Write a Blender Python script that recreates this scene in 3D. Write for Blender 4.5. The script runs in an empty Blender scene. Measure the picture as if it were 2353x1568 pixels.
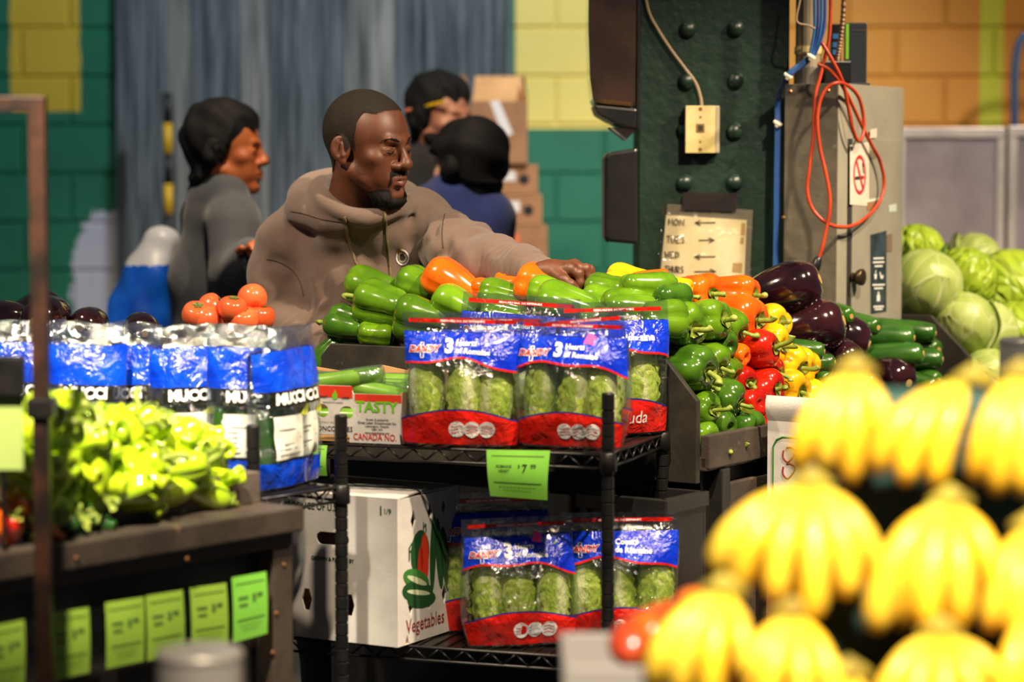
import bpy, bmesh, math, random
import numpy as np
from mathutils import Vector, Matrix, Euler
from mathutils.bvhtree import BVHTree

random.seed(7)
np.random.seed(7)
S = bpy.context.scene
COL = S.collection

# ------------------------------------------------------------------ camera
F, CX, CY, HOR, CAMZ = 5556.0, 1176.5, 784.0, 400.0, 1.60      # 85 mm on 36 mm, horizon row, eye height
PITCH = math.atan((CY - HOR) / F)
cam_d = bpy.data.cameras.new('camera')
cam_d.sensor_width = 36.0
cam_d.lens = F * 36.0 / 2353.0
cam_d.clip_start, cam_d.clip_end = 0.1, 60
cam_d.dof.use_dof = True
cam_d.dof.focus_distance = 5.25
cam_d.dof.aperture_fstop = 2.1
cam = bpy.data.objects.new('camera', cam_d)
COL.objects.link(cam)
cam.location = (0, 0, CAMZ)
cam.rotation_euler = (math.pi / 2 - PITCH, 0, 0)
S.camera = cam

# ------------------------------------------------------------------ world, lamps, exposure
S.view_settings.view_transform = 'Standard'
S.view_settings.look = 'None'
S.view_settings.gamma = 1.0
S.view_settings.use_curve_mapping = False
S.view_settings.exposure = 0.0
S.cycles.use_denoising = True
S.cycles.max_bounces = 8
S.cycles.transparent_max_bounces = 24
S.cycles.caustics_reflective = False
S.cycles.caustics_refractive = False
S.cycles.sample_clamp_indirect = 6.0
W = bpy.data.worlds.new('market_air')
W.use_nodes = True
W.node_tree.nodes['Background'].inputs[0].default_value = (0.55, 0.62, 0.72, 1)
W.node_tree.nodes['Background'].inputs[1].default_value = 0.10
S.world = W

def spot(name, loc, aim, power, color, radius=0.06, angle=70, blend=0.6):
    l = bpy.data.lights.new(name, 'SPOT')
    l.energy, l.color, l.shadow_soft_size = power, color, radius
    l.spot_size, l.spot_blend = math.radians(angle), blend
    o = bpy.data.objects.new(name, l)
    COL.objects.link(o)
    o.location = loc
    o.rotation_euler = (Vector(aim) - Vector(loc)).to_track_quat('-Z', 'Y').to_euler()
    return o
WARM, WARM2, COOL = (1.0, 0.80, 0.56), (1.0, 0.72, 0.42), (0.80, 0.90, 1.0)
# lamps hanging from the market roof and two added ones, all above the frame
spot('roof_lamp_over_peppers', (1.35, 3.9, 3.4), (0.25, 5.2, 1.2), 600, WARM, 0.05, 56)
spot('roof_lamp_over_rack', (0.1, 3.1, 3.35), (0.0, 4.75, 1.1), 420, WARM, 0.05, 40)
spot('roof_lamp_over_worker', (-1.7, 4.3, 3.4), (-0.25, 5.6, 1.4), 340, WARM, 0.05, 40)
spot('roof_lamp_over_left_counter', (-0.75, 2.4, 3.3), (-0.92, 4.2, 1.12), 1400, (1.0, .86, .66), 0.06, 28, .8)
spot('roof_lamp_over_bananas', (0.55, 1.05, 3.2), (0.64, 2.65, 1.1), 1250, (1.0, 0.88, 0.68), 0.06, 46, .8)
spot('added_lamp_on_bollard', (-0.15, 1.3, 3.2), (-0.42, 3.1, 0.95), 260, WARM, 0.06, 15, .8)  # unseen lamp added to brighten the steel bollard
spot('roof_lamp_over_cabbages', (2.4, 4.9, 3.4), (1.4, 6.5, 1.3), 640, WARM, 0.06, 60)
spot('roof_lamp_over_coolers', (2.4, 6.6, 3.5), (1.6, 8.5, 1.4), 360, (1.0, .84, .74), 0.1, 60)
spot('roof_lamp_by_back_wall', (2.9, 8.0, 3.6), (1.6, 10.0, 1.8), 115, WARM2, 0.1, 90)
spot('added_lamp_by_curtain', (0.5, 7.0, 3.8), (-0.4, 10.0, 1.7), 420, COOL, 0.15, 80)  # unseen cool lamp added to light the background
spot('roof_lamp_over_aisle', (-0.6, 5.6, 3.6), (-0.5, 7.1, 1.5), 330, WARM, 0.1, 74)

# ------------------------------------------------------------------ pixel helpers
FWD = Vector((0, math.cos(PITCH), -math.sin(PITCH)))
UPV = Vector((0, math.sin(PITCH), math.cos(PITCH)))
CAM = Vector((0, 0, CAMZ))
def ray(px, py):
    return Vector(((px - CX) / F, 0, 0)) + UPV * (-(py - CY) / F) + FWD
def P(px, py, Y):
    r = ray(px, py)
    return CAM + r * (Y / r.y)
def hit(px, py, pt, n):
    r, n = ray(px, py), Vector(n)
    return CAM + r * ((Vector(pt) - CAM).dot(n) / r.dot(n))
def hitz(px, py, z):
    return hit(px, py, (0, 0, z), (0, 0, 1))

# ------------------------------------------------------------------ materials
def srgb(r, g, b):
    f = lambda c: (c / 12.92 if c <= 0.04045 else ((c + 0.055) / 1.055) ** 2.4)
    return (f(r / 255), f(g / 255), f(b / 255), 1)
class NT:
    def __init__(s, name):
        s.m = bpy.data.materials.new(name); s.m.use_nodes = True
        s.t = s.m.node_tree; s.t.nodes.clear()
        s.out = s.t.nodes.new('ShaderNodeOutputMaterial')
    def n(s, kind, **kw):
        nd = s.t.nodes.new('ShaderNode' + kind)
        for k, v in kw.items():
            if k in nd.inputs: s.set(nd.inputs[k], v)
            else: setattr(nd, k, v)
        return nd
    def set(s, sock, v):
        if isinstance(v, bpy.types.NodeSocket): s.t.links.new(v, sock)
        else: sock.default_value = v
    def math(s, op, a, b=0.0, c=None):
        nd = s.t.nodes.new('ShaderNodeMath'); nd.operation = op
        s.set(nd.inputs[0], a); s.set(nd.inputs[1], b)
        if c is not None: s.set(nd.inputs[2], c)
        return nd.outputs[0]
    def mix(s, fac, a, b):
        nd = s.t.nodes.new('ShaderNodeMix'); nd.data_type = 'RGBA'
        s.set(nd.inputs[0], fac); s.set(nd.inputs[6], a); s.set(nd.inputs[7], b)
        return nd.outputs[2]
    def ramp(s, fac, p0, p1, smooth=True):
        nd = s.n('MapRange'); nd.interpolation_type = 'SMOOTHSTEP' if smooth else 'LINEAR'
        s.set(nd.inputs[0], fac); nd.inputs[1].default_value = p0; nd.inputs[2].default_value = p1
        return nd.outputs[0]
    def noise(s, scale, detail=3, vec=None, rough=0.55, dist=0.0):
        nd = s.n('TexNoise'); nd.inputs['Scale'].default_value = scale
        nd.inputs['Detail'].default_value = detail; nd.inputs['Roughness'].default_value = rough
        nd.inputs['Distortion'].default_value = dist
        if vec is not None: s.set(nd.inputs['Vector'], vec)
        return nd.outputs['Fac']
    def obj(s):
        return s.n('TexCoord').outputs['Object']
    def pos(s):
        return s.n('NewGeometry').outputs['Position']
    def scaled(s, vec, sx, sy, sz):
        nd = s.n('Mapping'); s.set(nd.inputs['Vector'], vec); nd.inputs['Scale'].default_value = (sx, sy, sz)
        return nd.outputs[0]
    def bump(s, h, strength=0.3, dist=0.01):
        nd = s.n('Bump'); nd.inputs['Strength'].default_value = strength; nd.inputs['Distance'].default_value = dist
        s.set(nd.inputs['Height'], h)
        return nd.outputs[0]
    def princ(s, color, rough=0.5, metal=0.0, normal=None, **kw):
        nd = s.n('BsdfPrincipled')
        s.set(nd.inputs['Base Color'], color); s.set(nd.inputs['Roughness'], rough); s.set(nd.inputs['Metallic'], metal)
        if normal is not None: s.set(nd.inputs['Normal'], normal)
        for k, v in kw.items(): s.set(nd.inputs[k.replace('_', ' ')], v)
        return nd.outputs[0]
    def done(s, sh):
        s.t.links.new(sh, s.out.inputs['Surface']); return s.m

def M(name, c, rough=0.5, metal=0.0, c2=None, scale=8.0, bump=0.0, bscale=60.0, wear=0.0, wearc=None, **kw):
    """a plain surface: colour c drifting to c2, fine relief, worn specks"""
    t = NT(name)
    v = t.obj()
    col = srgb(*c)
    if c2 is not None: col = t.mix(t.ramp(t.noise(scale, 4, v), 0.35, 0.68), col, srgb(*c2))
    if wear: col = t.mix(t.ramp(t.noise(scale * 3.1, 6, v, 0.7), 0.66 - wear, 0.70), col, srgb(*wearc))
    nrm = t.bump(t.noise(bscale, 3, v), bump, 0.004) if bump else None
    return t.done(t.princ(col, rough, metal, nrm, **kw))

def film(name, tint=(235, 240, 245), gloss=0.10, rough=0.06, bump=0.5, haze=0.05):
    """thin clear plastic film, with crumples"""
    t = NT(name)
    v = t.obj()
    nrm = t.bump(t.noise(26, 4, v, 0.6, 0.6), bump, 0.02)
    tr = t.n('BsdfTransparent', Color=srgb(*tint)).outputs[0]
    gl = t.n('BsdfGlossy', Color=(1, 1, 1, 1), Roughness=rough, Normal=nrm).outputs[0]
    df = t.n('BsdfTranslucent', Color=(0.9, 0.93, 0.95, 1)).outputs[0]
    a = t.n('MixShader'); a.inputs[0].default_value = gloss
    t.t.links.new(tr, a.inputs[1]); t.t.links.new(gl, a.inputs[2])
    b = t.n('MixShader'); b.inputs[0].default_value = haze
    t.t.links.new(a.outputs[0], b.inputs[1]); t.t.links.new(df, b.inputs[2])
    return t.done(b.outputs[0])

# ------------------------------------------------------------------ mesh helpers
class MB:
    """collects shapes into one mesh"""
    def __init__(s): s.v, s.f = [], []
    def add(s, v, f, mx=None):
        o = len(s.v)
        s.v += [tuple(mx @ Vector(p)) if mx is not None else tuple(p) for p in v]
        s.f += [tuple(i + o for i in q) for q in f]
        return s
    def box(s, x0, x1, y0, y1, z0, z1, mx=None):
        v = [(x, y, z) for z in (z0, z1) for y in (y0, y1) for x in (x0, x1)]
        return s.add(v, [(0, 2, 3, 1), (4, 5, 7, 6), (0, 1, 5, 4), (2, 6, 7, 3), (0, 4, 6, 2), (1, 3, 7, 5)], mx)
    def tube(s, pts, r, n=10, cap=True, flat=1.0, mx=None):
        pts = [Vector(p) for p in pts]
        rs = list(r) if hasattr(r, '__len__') else [r] * len(pts)
        v, f = [], []
        t0 = (pts[1] - pts[0]).normalized()
        a = t0.orthogonal().normalized()
        for i, p in enumerate(pts):
            t = (pts[min(i + 1, len(pts) - 1)] - pts[max(i - 1, 0)]).normalized()
            a = (a - t * a.dot(t)).normalized(); b = t.cross(a)
            for k in range(n):
                w = 2 * math.pi * k / n
                v.append(p + (a * math.cos(w) + b * math.sin(w) * flat) * rs[i])
        for i in range(len(pts) - 1):
            for k in range(n):
                f.append((i * n + k, i * n + (k + 1) % n, (i + 1) * n + (k + 1) % n, (i + 1) * n + k))
        if cap:
            f.append(tuple(range(n - 1, -1, -1))); f.append(tuple((len(pts) - 1) * n + k for k in range(n)))
        return s.add(v, f, mx)
    def lathe(s, prof, n=24, mx=None):
        v, f = [], []
        for r, z in prof:
            for k in range(n):
                w = 2 * math.pi * k / n
                v.append((r * math.cos(w), r * math.sin(w), z))
        for i in range(len(prof) - 1):
            for k in range(n):
                f.append((i * n + k, i * n + (k + 1) % n, (i + 1) * n + (k + 1) % n, (i + 1) * n + k))
        f.append(tuple(range(n - 1, -1, -1))); f.append(tuple((len(prof) - 1) * n + k for k in range(n)))
        return s.add(v, f, mx)
    def prism(s, poly, z0, z1, mx=None):
        """polygon (x,y) extruded in z"""
        n = len(poly)
        v = [(x, y, z0) for x, y in poly] + [(x, y, z1) for x, y in poly]
        f = [tuple(range(n - 1, -1, -1)), tuple(range(n, 2 * n))]
        f += [(i, (i + 1) % n, n + (i + 1) % n, n + i) for i in range(n)]
        return s.add(v, f, mx)
    def grid(s, nu, nv, fn, closed_u=False):
        v = [fn(i / (nu if closed_u else nu - 1), j / (nv - 1)) for j in range(nv) for i in range(nu)]
        f = []
        for j in range(nv - 1):
            for i in range(nu if closed_u else nu - 1):
                a, b = j * nu + i, j * nu + (i + 1) % nu
                f.append((a, b, b + nu, a + nu))
        return s.add(v, f)
    def mesh(s, name, smooth=False, bevel=0.0, seg=2):
        me = bpy.data.meshes.new(name)
        me.from_pydata(s.v, [], s.f)
        if bevel:
            bm = bmesh.new(); bm.from_mesh(me)
            bmesh.ops.remove_doubles(bm, verts=bm.verts, dist=1e-6)
            es = [e for e in bm.edges if len(e.link_faces) == 2 and e.calc_face_angle(0) > 0.5]
            bmesh.ops.bevel(bm, geom=es, offset=bevel, segments=seg, affect='EDGES', profile=0.6)
            bm.to_mesh(me); bm.free()
        if smooth:
            me.polygons.foreach_set('use_smooth', [True] * len(me.polygons))
        me.update()
        return me

def put(name, me, mat, parent=None, world=False, smooth=False, bevel=0.0, kind=None, **pr):
    """link one mesh object; world=True: geometry is in world space under a placed parent"""
    if isinstance(me, MB): me = me.mesh(name, smooth, bevel)
    o = bpy.data.objects.new(name, me)
    COL.objects.link(o)
    if mat is not None and len(me.materials) == 0: me.materials.append(mat)
    if parent is not None:
        o.parent = parent
        if world: o.matrix_parent_inverse = parent.matrix_basis.inverted()
    if kind: o['kind'] = kind
    for k, v in pr.items(): o[k] = v
    return o
def tag(o, label, cat=None, group=None, kind=None):
    o['label'] = label
    if cat: o['category'] = cat
    if group: o['group'] = group
    if kind: o['kind'] = kind
    return o
def thing(name, label, cat, loc=(0, 0, 0), rz=0.0, group=None, rot=None):
    o = bpy.data.objects.new(name, None); COL.objects.link(o)
    o.empty_display_size = 0.05
    o.location = loc
    o.rotation_euler = rot if rot is not None else (0, 0, rz)
    return tag(o, label, cat, group)
def origin_to(o, pt):
    """move a parentless world-space mesh object's origin to pt"""
    o.data.transform(Matrix.Translation(-Vector(pt))); o.location = pt
    return o
def kids(o): return [c for c in bpy.data.objects if c.parent == o]
def copy_tree(o, parent=None, table=None):
    c = o.copy(); COL.objects.link(c); c.parent = parent
    for ch in (table or {}).get(o.name, []) if table is not None else kids(o): copy_tree(ch, c, table)
    return c
def frame(origin, xdir):
    """matrix of a level frame with its x axis along xdir"""
    x = Vector((xdir[0], xdir[1], 0)).normalized(); y = Vector((-x.y, x.x, 0))
    o = Vector(origin)
    return Matrix(((x.x, y.x, 0, o.x), (x.y, y.y, 0, o.y), (0, 0, 1, o.z), (0, 0, 0, 1)))
def catmull(pts, n=8, closed=False):
    pts = [Vector(p) for p in pts]; out = []
    N = len(pts)
    rng = range(N if closed else N - 1)
    for i in rng:
        if closed: a, b, c, d = pts[(i - 1) % N], pts[i], pts[(i + 1) % N], pts[(i + 2) % N]
        else: a, b, c, d = pts[max(i - 1, 0)], pts[i], pts[i + 1], pts[min(i + 2, N - 1)]
        for k in range(n):
            t = k / n
            out.append(0.5 * ((2 * b) + (c - a) * t + (2 * a - 5 * b + 4 * c - d) * t * t + (3 * b - a - 3 * c + d) * t ** 3))
    if not closed: out.append(pts[-1])
    return out
def lerp_profile(pts, n):
    """resample a 2-D profile smoothly"""
    q = catmull([(a, b, 0) for a, b in pts], n)
    return [(max(p.x, 0.0), p.y) for p in q]
def text_mesh(body, size, bold=0.0, align='CENTER', squash=1.0, shear=0.0):
    cu = bpy.data.curves.new('lettering', 'FONT')
    cu.body, cu.size, cu.align_x, cu.align_y = body, size, align, 'CENTER'
    cu.offset = bold * size; cu.shear = shear; cu.resolution_u = 2
    o = bpy.data.objects.new('lettering', cu); COL.objects.link(o)
    dg = bpy.context.evaluated_depsgraph_get()
    me = bpy.data.meshes.new_from_object(o.evaluated_get(dg))
    bpy.data.objects.remove(o); bpy.data.curves.remove(cu)
    v = [(p.co.x * squash, p.co.y) for p in me.vertices]
    f = [tuple(p.vertices) for p in me.polygons]
    bpy.data.meshes.remove(me)
    return v, f
def lettering(body, size, mat, parent, mapf, bold=0.01, align='CENTER', squash=1.0, world=False, shear=0.0, name='lettering'):
    """flat letters laid on a surface; mapf takes (x, y) of the text plane to a 3-D point"""
    v, f = text_mesh(body, size, bold, align, squash, shear)
    m = MB(); m.add([mapf(x, y) for x, y in v], f)
    return put(name, m, mat, parent, world)
def plane_map(o, ex, ey):
    o, ex, ey = Vector(o), Vector(ex), Vector(ey)
    return lambda x, y: o + ex * x + ey * y
ORD = 'first second third fourth fifth sixth seventh eighth ninth tenth eleventh twelfth thirteenth fourteenth fifteenth sixteenth seventeenth eighteenth nineteenth twentieth'.split()
# ================================================================== the setting
YW = 10.0
def wall_paint():
    t = NT('painted_concrete_block')
    p = t.pos()
    sep = t.n('SeparateXYZ'); t.set(sep.inputs[0], p)
    x, z = sep.outputs[0], sep.outputs[2]
    wob = t.math('MULTIPLY', t.math('SUBTRACT', t.noise(9, 3, p), 0.5), 0.03)
    xw, zw = t.math('ADD', x, wob), t.math('ADD', z, wob)
    def band(v, a, b): return t.math('MULTIPLY', t.math('GREATER_THAN', v, a), t.math('LESS_THAN', v, b))
    big = t.noise(3.0, 4, p)
    green = t.mix(big, srgb(14, 88, 62), srgb(28, 118, 88))
    yellow = t.mix(big, srgb(190, 160, 40), srgb(206, 176, 52)); pale = t.mix(big, srgb(226, 204, 96), srgb(236, 216, 118))  # pale: same yellow lightened, the centre panel's stronger light put into its colour
    orange = t.mix(big, srgb(180, 118, 30), srgb(196, 136, 36))  # yellow pushed to orange, tint of the coloured light put into the paint
    col = green
    col = t.mix(t.math('MULTIPLY', band(xw, -2.064, -1.776), t.math('GREATER_THAN', zw, 1.856)), col, yellow)
    col = t.mix(t.math('MULTIPLY', t.math('GREATER_THAN', x, 0.014), t.math('GREATER_THAN', z, 1.788)), col, pale)
    col = t.mix(t.math('GREATER_THAN', x, 1.12), col, orange)
    col = t.mix(band(x, 1.925, 2.02), col, srgb(176, 186, 40))
    # bare plaster where the green paint has come off
    d = t.math('ADD', t.math('POWER', t.math('MULTIPLY', t.math('ADD', x, 1.69), 7.5), 2.0),
               t.math('POWER', t.math('MULTIPLY', t.math('SUBTRACT', z, 1.13), 3.1), 2.0))
    d = t.math('ADD', d, t.math('MULTIPLY', t.math('SUBTRACT', t.noise(16, 5, p, 0.7), 0.5), 1.6))
    col = t.mix(t.math('LESS_THAN', d, 1.0), col, srgb(186, 186, 196))
    col = t.mix(t.math('MULTIPLY', t.math('GREATER_THAN', t.noise(22, 5, p, 0.7), 0.71), t.math('LESS_THAN', x, -1.6)), col, srgb(60, 66, 66))
    return t.done(t.princ(col, 0.55, 0, t.bump(t.noise(40, 4, p), 0.3, 0.006)))
m_wall = wall_paint()
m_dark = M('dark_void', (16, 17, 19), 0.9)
m_floor = M('worn_concrete_floor', (58, 56, 54), 0.6, c2=(84, 80, 75), scale=1.5, bump=0.2)

put('floor', MB().box(-4.5, 4.5, -1.5, 11.4, -0.1, 0.0), m_floor, kind='structure', label='grey worn concrete market floor')
wall = put('wall_back', MB().box(-4.0, -1.62, YW + .012, YW + .2, 0, 3.2).box(-0.02, 4.0, YW + .012, YW + .2, 0, 3.2)
           .box(-1.62, -0.02, YW + .012, YW + .2, 2.6, 3.2), m_wall, kind='structure', label='painted concrete block wall in green and yellow')
blk = MB().box(-.1955, .1955, 0, .03, .005, .195).mesh('block', bevel=0.006, seg=1)
hblk = MB().box(-.0955, .0955, 0, .03, .005, .195).mesh('half_block', bevel=0.006, seg=1)
for r in range(1, 13):
    z = r * 0.2
    off = 0.2 if r % 2 else 0.0
    for lo, hi in ((-3.22, -1.62), (-0.02, 2.78)):
        x = lo
        if off: put('block', hblk, m_wall, wall).location = (x + .1, YW, z); x += .2
        while x + .4 <= hi + .001:
            put('block', blk, m_wall, wall).location = (x + .2, YW, z); x += .4
        if hi - x > .1: put('block', hblk, m_wall, wall).location = (x + .1, YW, z)
put('wall_cold_room', MB().box(-2.2, 0.6, 11.2, 11.3, 0, 3.2), m_dark, kind='structure', label='dark space behind the strip curtain')

# clear plastic strip curtain in the doorway
def strip_mat(name, ca, cb):
    t = NT(name)
    v = t.obj()
    st = t.noise(5, 4, t.scaled(v, 9, 1, 0.35))
    col = t.mix(t.ramp(st, 0.35, 0.7), srgb(*ca), srgb(*cb))
    nrm = t.bump(t.noise(7, 3, t.scaled(v, 6, 1, 0.5)), 0.5, 0.03)
    a = t.princ(col, 0.16, 0.0, nrm, Specular_IOR_Level=0.8, Coat_Weight=0.5, Coat_Roughness=0.08)
    tr = t.n('BsdfTransparent', Color=srgb(200, 214, 220)).outputs[0]
    mx = t.n('MixShader'); mx.inputs[0].default_value = 0.25
    t.t.links.new(a, mx.inputs[1]); t.t.links.new(tr, mx.inputs[2])
    return t.done(mx.outputs[0])
m_strip = strip_mat('hazy_blue_grey_vinyl', (76, 84, 88), (140, 148, 152)); m_strip2 = strip_mat('lighter_grey_vinyl', (104, 106, 104), (186, 184, 176))  # second grey is lighter, so the strips differ in tone
cur = thing('strip_curtain', 'hazy grey vinyl strip curtain hanging in the block wall doorway', 'curtain', (-0.82, YW - .05, 0))
put('hanging_rail', MB().box(-.83, .83, -.02, .02, 2.56, 2.6), M('galvanised_rail', (120, 124, 126), .4, .8), cur)
for i in range(10):
    x = -.70 + i * 0.157
    w = 0.1
    m = MB()
    ph = random.uniform(0, 6)
    def fn(a, b, x=x, w=w, ph=ph, i=i):
        s = a * 2 - 1
        return (x + s * w + .004 * math.sin(b * 7 + ph), (0.02 if i % 2 else -0.015) + .018 * (s * s - .5) + .006 * math.sin(b * 5 + ph) , .03 + b * 2.54)
    m.grid(7, 24, fn)
    o = put('vinyl_strip', m, m_strip2 if i in (1, 3, 6) else m_strip, cur, smooth=True)
m_y, m_k = M('hazard_yellow', (214, 170, 20), .5), M('hazard_black', (24, 24, 26), .5)
pole = thing('striped_pole', 'slim yellow and black striped pole before the strip curtain', 'pole', (P(386, 400, 9.6).x, 9.6, 0))
for k in range(16):
    put('stripe_band', MB().lathe([(.018, k * .12), (.018, k * .12 + .12)], 12), m_k if k % 2 else m_y, pole, smooth=True)
# ================================================================== display frame
R0 = Vector((0.39, 4.98, 0)); VD = Vector((.836, -.548, 0)).normalized()
UD = Vector((-VD.y, VD.x, 0))
DM = frame(R0, VD)                       # x: towards the aisle, y: along the display away from the camera
DZ = math.atan2(VD.y, VD.x)
def D(x, y, z): return DM @ Vector((x, y, z))

m_board = M('black_display_board', (38, 36, 32), .55, c2=(56, 53, 45), scale=10, bump=.15, wear=.02, wearc=(86, 76, 60))
m_edge = M('raw_board_edge', (128, 112, 88), .7)
m_wood = M('weathered_dark_wood', (60, 52, 46), .6, c2=(84, 72, 62), scale=7, bump=.35, wear=.05, wearc=(110, 92, 76))
m_crate = M('black_plastic_crate', (26, 26, 27), .45, c2=(38, 36, 34), scale=9, bump=.1)

stand = thing('produce_stand', 'long black stepped produce stand built around the steel column', 'stand', D(0, 0, 0), DZ)
deck_poly = [(-1.02, 0.0), (.015, 0.0), (.015, 1.425), (-.335, 1.425), (-.335, .62), (-.72, .5), (-.76, .15), (-1.02, .10)]
put('deck', MB().prism(deck_poly, .985, 1.015), m_wood, stand, bevel=.003)
put('base_skirt', MB().prism([(-.98, .02), (-.01, .02), (-.01, 1.40), (-.32, 1.40), (-.32, .64), (-.70, .50), (-.74, .14), (-.98, .09)], 0, .985), m_crate, stand)
endp = MB().prism([(-1.02, .96), (.0, .96), (.0, 1.132), (-.075, 1.215), (-.95, 1.215), (-1.02, 1.14)], -.016, 0)
MX = Matrix(((1, 0, 0, 0), (0, 0, 1, 0), (0, 1, 0, 0), (0, 0, 0, 1)))      # (x,y,z) -> (x,z,y)
m = MB(); m.add([(x, z, y) for x, y, z in endp.v], [q[::-1] for q in endp.f])
put('end_board', m, m_board, stand, bevel=.002)
m = MB(); m.add([(x, 1.427 + (z + .016), y) for x, y, z in MB().prism([(-.36, .96), (.0, .96), (.0, 1.132), (-.11, 1.235), (-.36, 1.235)], -.016, 0).v], [q[::-1] for q in endp.f[:0]] or [q[::-1] for q in MB().prism([(0, 0)] * 5, 0, 1).f])
put('end_board', m, m_board, stand, bevel=.002)
put('front_rail', MB().box(.0, .022, .0, 1.42, .99, 1.06), m_wood, stand, bevel=.003)
# slope boards carrying the stacked produce (steep wall towards the aisle, gentle rise from the end board)
m = MB()
def slab(pts, th=.012):
    n = len(pts); a = [Vector(p) for p in pts]
    nn = (a[1] - a[0]).cross(a[2] - a[0]).normalized() * th
    m.add(a + [p - nn for p in a], [tuple(range(n)), tuple(range(2 * n - 1, n - 1, -1))] + [(i, n + i, n + (i + 1) % n, (i + 1) % n) for i in range(n)])
slab([(-.075, .02, 1.02), (-.075, .34, 1.02), (-.22, .34, 1.31), (-.22, .02, 1.26)])
slab([(-.10, .36, 1.02), (-.10, 1.40, 1.02), (-.18, 1.00, 1.12), (-.23, .62, 1.20), (-.23, .36, 1.24)])
slab([(-.92, .02, 1.17), (-.22, .02, 1.19), (-.22, .34, 1.29), (-.33, .58, 1.30), (-.70, .46, 1.24), (-.74, .12, 1.21), (-.92, .10, 1.19)])
put('slope_board', m, m_crate, stand)

# aisle-side face of the base: board panels between posts, and the crate showing at its near corner
for y0, y1 in ((.10, .46), (.48, .92), (.94, 1.38)):
    put('base_panel', MB().box(-.012, .012, y0, y1, .06, .95), m_wood, stand, bevel=.003)
for y in (.07, .47, .93, 1.39):
    put('base_post', MB().box(-.015, .024, y - .018, y + .018, 0, .985), m_crate, stand, bevel=.003)
for z0 in (.62, .30):
    cr = thing('plastic_crate', 'black ribbed plastic crate at the corner of the produce stand, ' + ('upper of two' if z0 > .6 else 'lower of two'), 'crate', D(-.17, -.20, 0), DZ, 'crates at the stand corner')
    h = .31 if z0 < .6 else .33
    cm = MB().box(0, .20, 0, .012, z0, z0 + h).box(0, .20, .158, .17, z0, z0 + h).box(0, .012, 0, .17, z0, z0 + h).box(.188, .20, 0, .17, z0, z0 + h).box(0, .20, 0, .17, z0, z0 + .012)
    put('crate_wall', cm, m_crate, cr, bevel=.002)
    put('crate_rim', MB().box(-.006, .206, -.008, .002, z0 + h - .03, z0 + h).box(.198, .208, -.006, .17, z0 + h - .03, z0 + h), m_crate, cr, bevel=.002)
    for k in range(5):
        put('crate_rib', MB().box(.012 + k * .043, .024 + k * .043, -.009, .001, z0 + .01, z0 + h - .03), m_crate, cr)
    if z0 < .6: put('crate_foot', MB().box(0, .2, 0, .17, 0, z0 - .001), m_crate, cr)

# ================================================================== produce shapes
def relax(objs, half, rad, maxd=.022, it=24):
    """ease heaped things apart: each is a capsule along its own z axis"""
    n = len(objs)
    pos = np.array([o.location for o in objs]); p0 = pos.copy()
    ax = np.array([(o.rotation_euler.to_matrix() @ Vector((0, 0, 1))) for o in objs])
    hl = np.array([half * o.scale[0] for o in objs]); rd = np.array([rad * o.scale[0] for o in objs])
    for _ in range(it):
        for i in range(n):
            for j in range(i + 1, n):
                d = pos[j] - pos[i]
                if d @ d > (hl[i] + hl[j] + rd[i] + rd[j]) ** 2: continue
                best = None
                for a in (-1, 0, 1):
                    pa = pos[i] + ax[i] * hl[i] * a
                    for b in (-1, 0, 1):
                        v = pos[j] + ax[j] * hl[j] * b - pa; L = math.sqrt(v @ v) + 1e-9
                        if best is None or L < best[0]: best = (L, v / L)
                ov = rd[i] + rd[j] - best[0]
                if ov > 0:
                    mv = best[1] * ov * .25; pos[i] -= mv; pos[j] += mv
        dv = pos - p0; L = np.linalg.norm(dv, axis=1, keepdims=True) + 1e-9
        pos = p0 + dv * np.minimum(1, maxd / L)
    for o, p in zip(objs, pos): o.location = p
def skin(name, c, c2, rough=.18, scale=14, spots=None, stripes=None, coat=.6, sss=0.0):
    t = NT(name)
    v = t.obj()
    rnd = t.n('ObjectInfo').outputs['Random']
    vv = t.n('VectorMath', operation='ADD'); t.set(vv.inputs[0], v); t.set(vv.inputs[1], rnd)
    v = vv.outputs[0]
    col = t.mix(t.ramp(t.noise(scale, 3, v), .3, .72), srgb(*c), srgb(*c2))
    if stripes: col = t.mix(t.ramp(t.noise(60, 3, t.scaled(v, 1, 1, .12)), .42, .62), col, srgb(*stripes))
    if spots: col = t.mix(t.ramp(t.noise(170, 2, v), .70, .76), col, srgb(*spots))
    hs = t.n('HueSaturation'); hs.inputs['Saturation'].default_value = 1.0
    t.set(hs.inputs['Color'], col); t.set(hs.inputs['Value'], t.math('ADD', .85, t.math('MULTIPLY', rnd, .3)))
    nrm = t.bump(t.noise(30, 2, v), .06, .01)
    kw = dict(Coat_Weight=coat, Coat_Roughness=.06)
    if sss: kw.update(Subsurface_Weight=sss, Subsurface_Radius=(.01, .008, .004), Subsurface_Scale=.5)
    return t.done(t.princ(hs.outputs[0], rough, 0, nrm, **kw))
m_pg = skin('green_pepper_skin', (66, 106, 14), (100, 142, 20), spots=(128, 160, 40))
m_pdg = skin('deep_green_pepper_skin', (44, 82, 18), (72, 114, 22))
m_po = skin('orange_pepper_skin', (222, 84, 8), (236, 108, 12))
m_pr = skin('red_pepper_skin', (166, 18, 8), (190, 34, 12))
m_pory = skin('amber_pepper_skin', (246, 150, 10), (250, 180, 24))
m_py = skin('yellow_pepper_skin', (240, 172, 6), (250, 196, 24))
m_stem = M('green_stem', (112, 136, 40), .5, c2=(150, 160, 70), scale=60, bump=.2)
m_aub = skin('aubergine_skin', (22, 8, 14), (46, 16, 22), rough=.12, coat=1.0)
m_scar = M('blossom_scar', (168, 138, 70), .7)
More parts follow.
